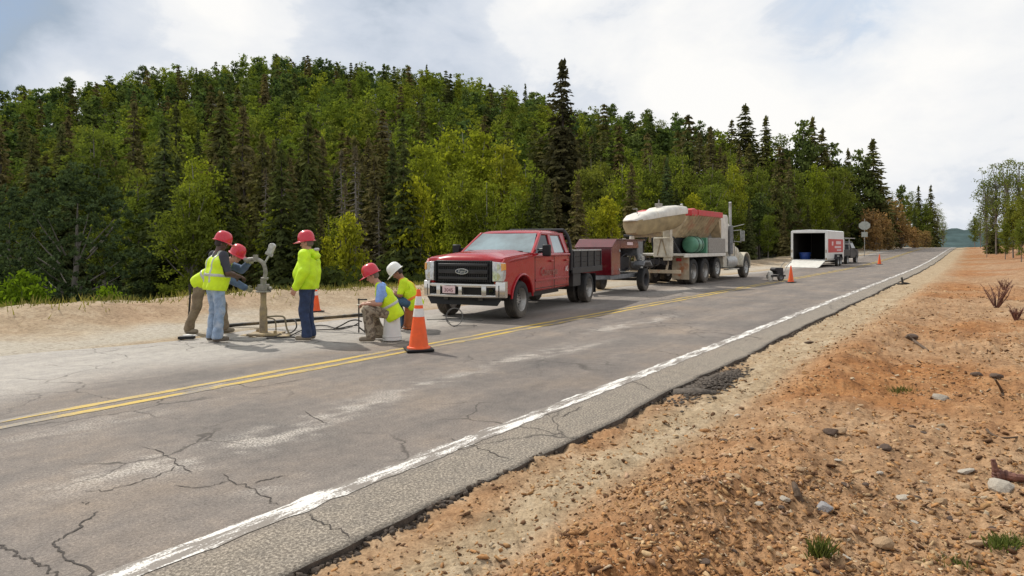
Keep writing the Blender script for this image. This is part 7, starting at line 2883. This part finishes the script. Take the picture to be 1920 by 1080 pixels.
    if vest:
        def vest_blob(off):
            Vv = Blob(0.035)
            oo = o + 0.018 + off
            for s in (1, -1):
                Vv.cap(pel + hipw * 0.075 * s - up * 0.06, (pel + chest) / 2 + lat * 0.075 * s, 0.112 + oo, 0.106 + oo)
                Vv.cap((pel + chest) / 2 + lat * 0.075 * s, chest + lat * 0.09 * s, 0.106 + oo, 0.112 + oo * 0.8)
                Vv.cap(chest + lat * 0.09 * s, neck + lat * 0.075 * s - up * 0.05, 0.108 + oo * 0.6, 0.058 + off)
            if fat:
                Vv.ell((pel + chest) / 2 + fw * (0.035 + fat * 0.5) - up * 0.02, (0.155 + fat * 0.8 + off, 0.20 + fat * .6 + off, 0.27), np.stack([fw, lat, up], -1))
            for s, a in (('l', 1), ('r', -1)):
                c = g['sh_' + s]
                Vv.hole(c + lat * a * 0.055 + up * 0.05, c + lat * a * 0.075 - up * 0.13, 0.085, 0.07)
                Vv.hole(c + lat * a * 0.055, g['el_' + s], 0.085, 0.07)
            Vv.plane(pel - up * 0.12, -up)
            Vv.plane(neck + up * 0.02 - fw * 0.0, up * 0.75 + fw * 0.45, 0.2)
            Vv.wrinkle(0.007, 19, 5)
            return Vv
        vb = link_mesh('vest', vest_blob(0).mesh('vest', 0.0125), M[vest], T)
        for kind, m_, args in (stripes or []):
            if kind == 'band':
                c = pel + (chest - pel) * args

                def f(X, c=c):
                    return np.abs((X - c) @ up) - 0.026
            elif kind == 'vertical':
                def f(X, a_=args):
                    return np.maximum(np.abs(np.abs((X - chest) @ lat) - a_) - 0.024, -((X - pel) @ up))
            link_mesh('reflective_stripe', vest_blob(0.005).mesh('reflective_stripe', 0.0125, f), M[m_], vb)
    return T


def stand_pose(lean=0.0, spread=0.11, height=1.0, step=0.0):
    return {
        'pelvis': (0, 0, 0.96), 'chest': (lean * 0.7, 0, 1.27), 'neck': (lean * 1.1, 0, 1.49), 'head': (lean * 1.1 + 0.04, 0, 1.625), 'look': (1, 0, -0.1),
        'sh_l': (lean, 0.19, 1.42), 'sh_r': (lean, -0.19, 1.42), 'hip_l': (0, 0.09, 0.93), 'hip_r': (0, -0.09, 0.93),
        'kn_l': (0.03 + step, spread, 0.50), 'kn_r': (0.03 - step, -spread, 0.50), 'an_l': (-0.02 + step, spread + .01, 0.095), 'an_r': (-0.02 - step, -spread - .01, 0.095),
    }


ZR = 0.012
# 1: vest, pale jeans, seen from behind, watching the drill
g1 = gpt(404, 641)
J = stand_pose(0.05, 0.10)
J.update({'el_l': (0.10, 0.26, 1.16), 'el_r': (0.10, -0.25, 1.13), 'wr_l': (0.33, 0.16, 1.07), 'wr_r': (0.36, -0.13, 1.06), 'head': (0.10, -0.01, 1.615), 'look': (0.92, -0.2, -0.35), 'curl': 0.55, 'hn_l': (0, -0.5, -1), 'hn_r': (0, 0.5, -1), 'th_l': (0, -1, 0.3), 'th_r': (0, 1, 0.3)})
person('worker in lime vest with silver stripes and pale jeans watching the drill, back to camera', (g1[0], g1[1], ZR), R(48), J, 'skin_dark', 'shirt_dark', 'jeans_pale', 'boot_dark', 'hat_red', 'vest_lime', fat=0.022, stripes=[('band', 'reflect', 0.42), ('vertical', 'reflect', 0.10)])

# 2: bending worker with khaki trousers reaching to the drill
# the person frame stands at the rear foot, x runs towards the drill
g2 = np.array([(363 - 960) * 12.1 / 1250, 12.1])
J = {
    'pelvis': (0.20, 0, 0.94), 'chest': (0.48, -0.02, 1.12), 'neck': (0.68, -0.02, 1.30), 'head': (0.83, -0.02, 1.40), 'look': (0.9, -0.1, -0.42),
    'sh_l': (0.62, 0.17, 1.23), 'sh_r': (0.58, -0.20, 1.21), 'el_l': (0.82, 0.20, 1.14), 'el_r': (0.79, -0.20, 0.98), 'wr_l': (1.00, 0.08, 1.26), 'wr_r': (1.04, -0.10, 0.83),
    'hip_l': (0.18, 0.09, 0.90), 'hip_r': (0.18, -0.09, 0.90), 'kn_l': (0.47, 0.14, 0.50), 'kn_r': (0.13, -0.12, 0.48), 'an_l': (0.50, 0.15, 0.095), 'an_r': (-0.02, -0.12, 0.10), 'curl': 0.8,
    'hn_l': (0.2, -0.3, -1), 'hn_r': (0.2, 0.9, -0.3), 'th_l': (0, -1, 0.2), 'th_r': (0.2, 0, 1),
}
person('bending worker in khaki trousers and slate sleeves reaching both hands to the drill', (g2[0], g2[1], ZR), R(-6), J, 'skin', 'shirt_slate', 'khaki', 'boot_tan', 'hat_red', 'vest_lime', long_sleeve=True, gloves='glove', stripes=[('band', 'reflect', 0.45)])

# 3: stout man in a lime hooded jacket looking at the drill
g3 = gpt(577, 638)
J = stand_pose(-0.02, 0.09)
J.update({'el_l': (-0.05, 0.31, 1.15), 'el_r': (-0.03, -0.30, 1.15), 'wr_l': (0.08, 0.31, 0.90), 'wr_r': (0.10, -0.29, 0.90), 'look': (1, 0.05, -0.12), 'curl': 0.35})
person('stout worker in a lime hooded jacket and dark jeans standing beside the drill', (g3[0], g3[1], ZR), R(176), J, 'skin', 'jacket_lime', 'jeans_dark', 'boot_tan', 'hat_red', None, True, hair='hair_grey', fat=0.05, jacket=True)

# 4: seated on the white bucket
g4 = gpt(735, 638.5)
J = {
    'pelvis': (-0.02, 0, 0.47), 'chest': (0.13, 0, 0.75), 'neck': (0.24, 0, 0.96), 'head': (0.325, 0, 1.075), 'look': (0.9, 0, -0.42),
    'sh_l': (0.17, 0.185, 0.89), 'sh_r': (0.17, -0.185, 0.89), 'el_l': (0.20, 0.24, 0.64), 'el_r': (0.20, -0.23, 0.64), 'wr_l': (0.40, 0.16, 0.62), 'wr_r': (0.40, -0.14, 0.62),
    'hip_l': (0.0, 0.10, 0.46), 'hip_r': (0.0, -0.10, 0.46), 'kn_l': (0.40, 0.17, 0.52), 'kn_r': (0.38, -0.15, 0.52), 'an_l': (0.34, 0.17, 0.10), 'an_r': (0.20, -0.16, 0.10), 'curl': 0.5,
    'hn_l': (0, 0, -1), 'hn_r': (0, 0, -1), 'th_l': (0, -1, 0), 'th_r': (0, 1, 0),
}
person('worker in camouflage trousers, blue sleeves and lime vest seated on the white bucket', (g4[0], g4[1], ZR), R(188), J, 'skin', 'shirt_blue', 'camo', 'boot_tan', 'hat_red', 'vest_lime', stripes=[('band', 'reflect', 0.40)], hair='hair_grey')

# 5: white helmet, bent forward on the rusty bucket
g5 = np.array([(772 - 960) * 12.75 / 1250, 12.75])
J = {
    'pelvis': (-0.05, 0, 0.51), 'chest': (0.10, 0, 0.77), 'neck': (0.20, 0, 0.955), 'head': (0.275, 0, 1.065), 'look': (0.75, 0.0, -0.66),
    'sh_l': (0.14, 0.18, 0.89), 'sh_r': (0.14, -0.18, 0.89), 'el_l': (0.20, 0.23, 0.66), 'el_r': (0.20, -0.22, 0.66), 'wr_l': (0.40, 0.08, 0.70), 'wr_r': (0.40, -0.06, 0.68),
    'hip_l': (-0.02, 0.10, 0.50), 'hip_r': (-0.02, -0.10, 0.50), 'kn_l': (0.33, 0.17, 0.56), 'kn_r': (0.33, -0.15, 0.55), 'an_l': (0.24, 0.16, 0.10), 'an_r': (0.16, -0.15, 0.10), 'curl': 0.6,
    'hn_l': (0, -0.3, 1), 'hn_r': (0, 0.3, 1), 'th_l': (0.3, 1, 0), 'th_r': (0.3, -1, 0),
}
person('worker with a white helmet and orange striped lime vest hunched over on a bucket', (g5[0], g5[1], ZR), R(184), J, 'skin_tan', 'vest_lime', 'jeans_mid', 'boot_dark', 'hat_white', 'vest_lime', stripes=[('band', 'stripe_orange', 0.28), ('vertical', 'stripe_orange', 0.10)])
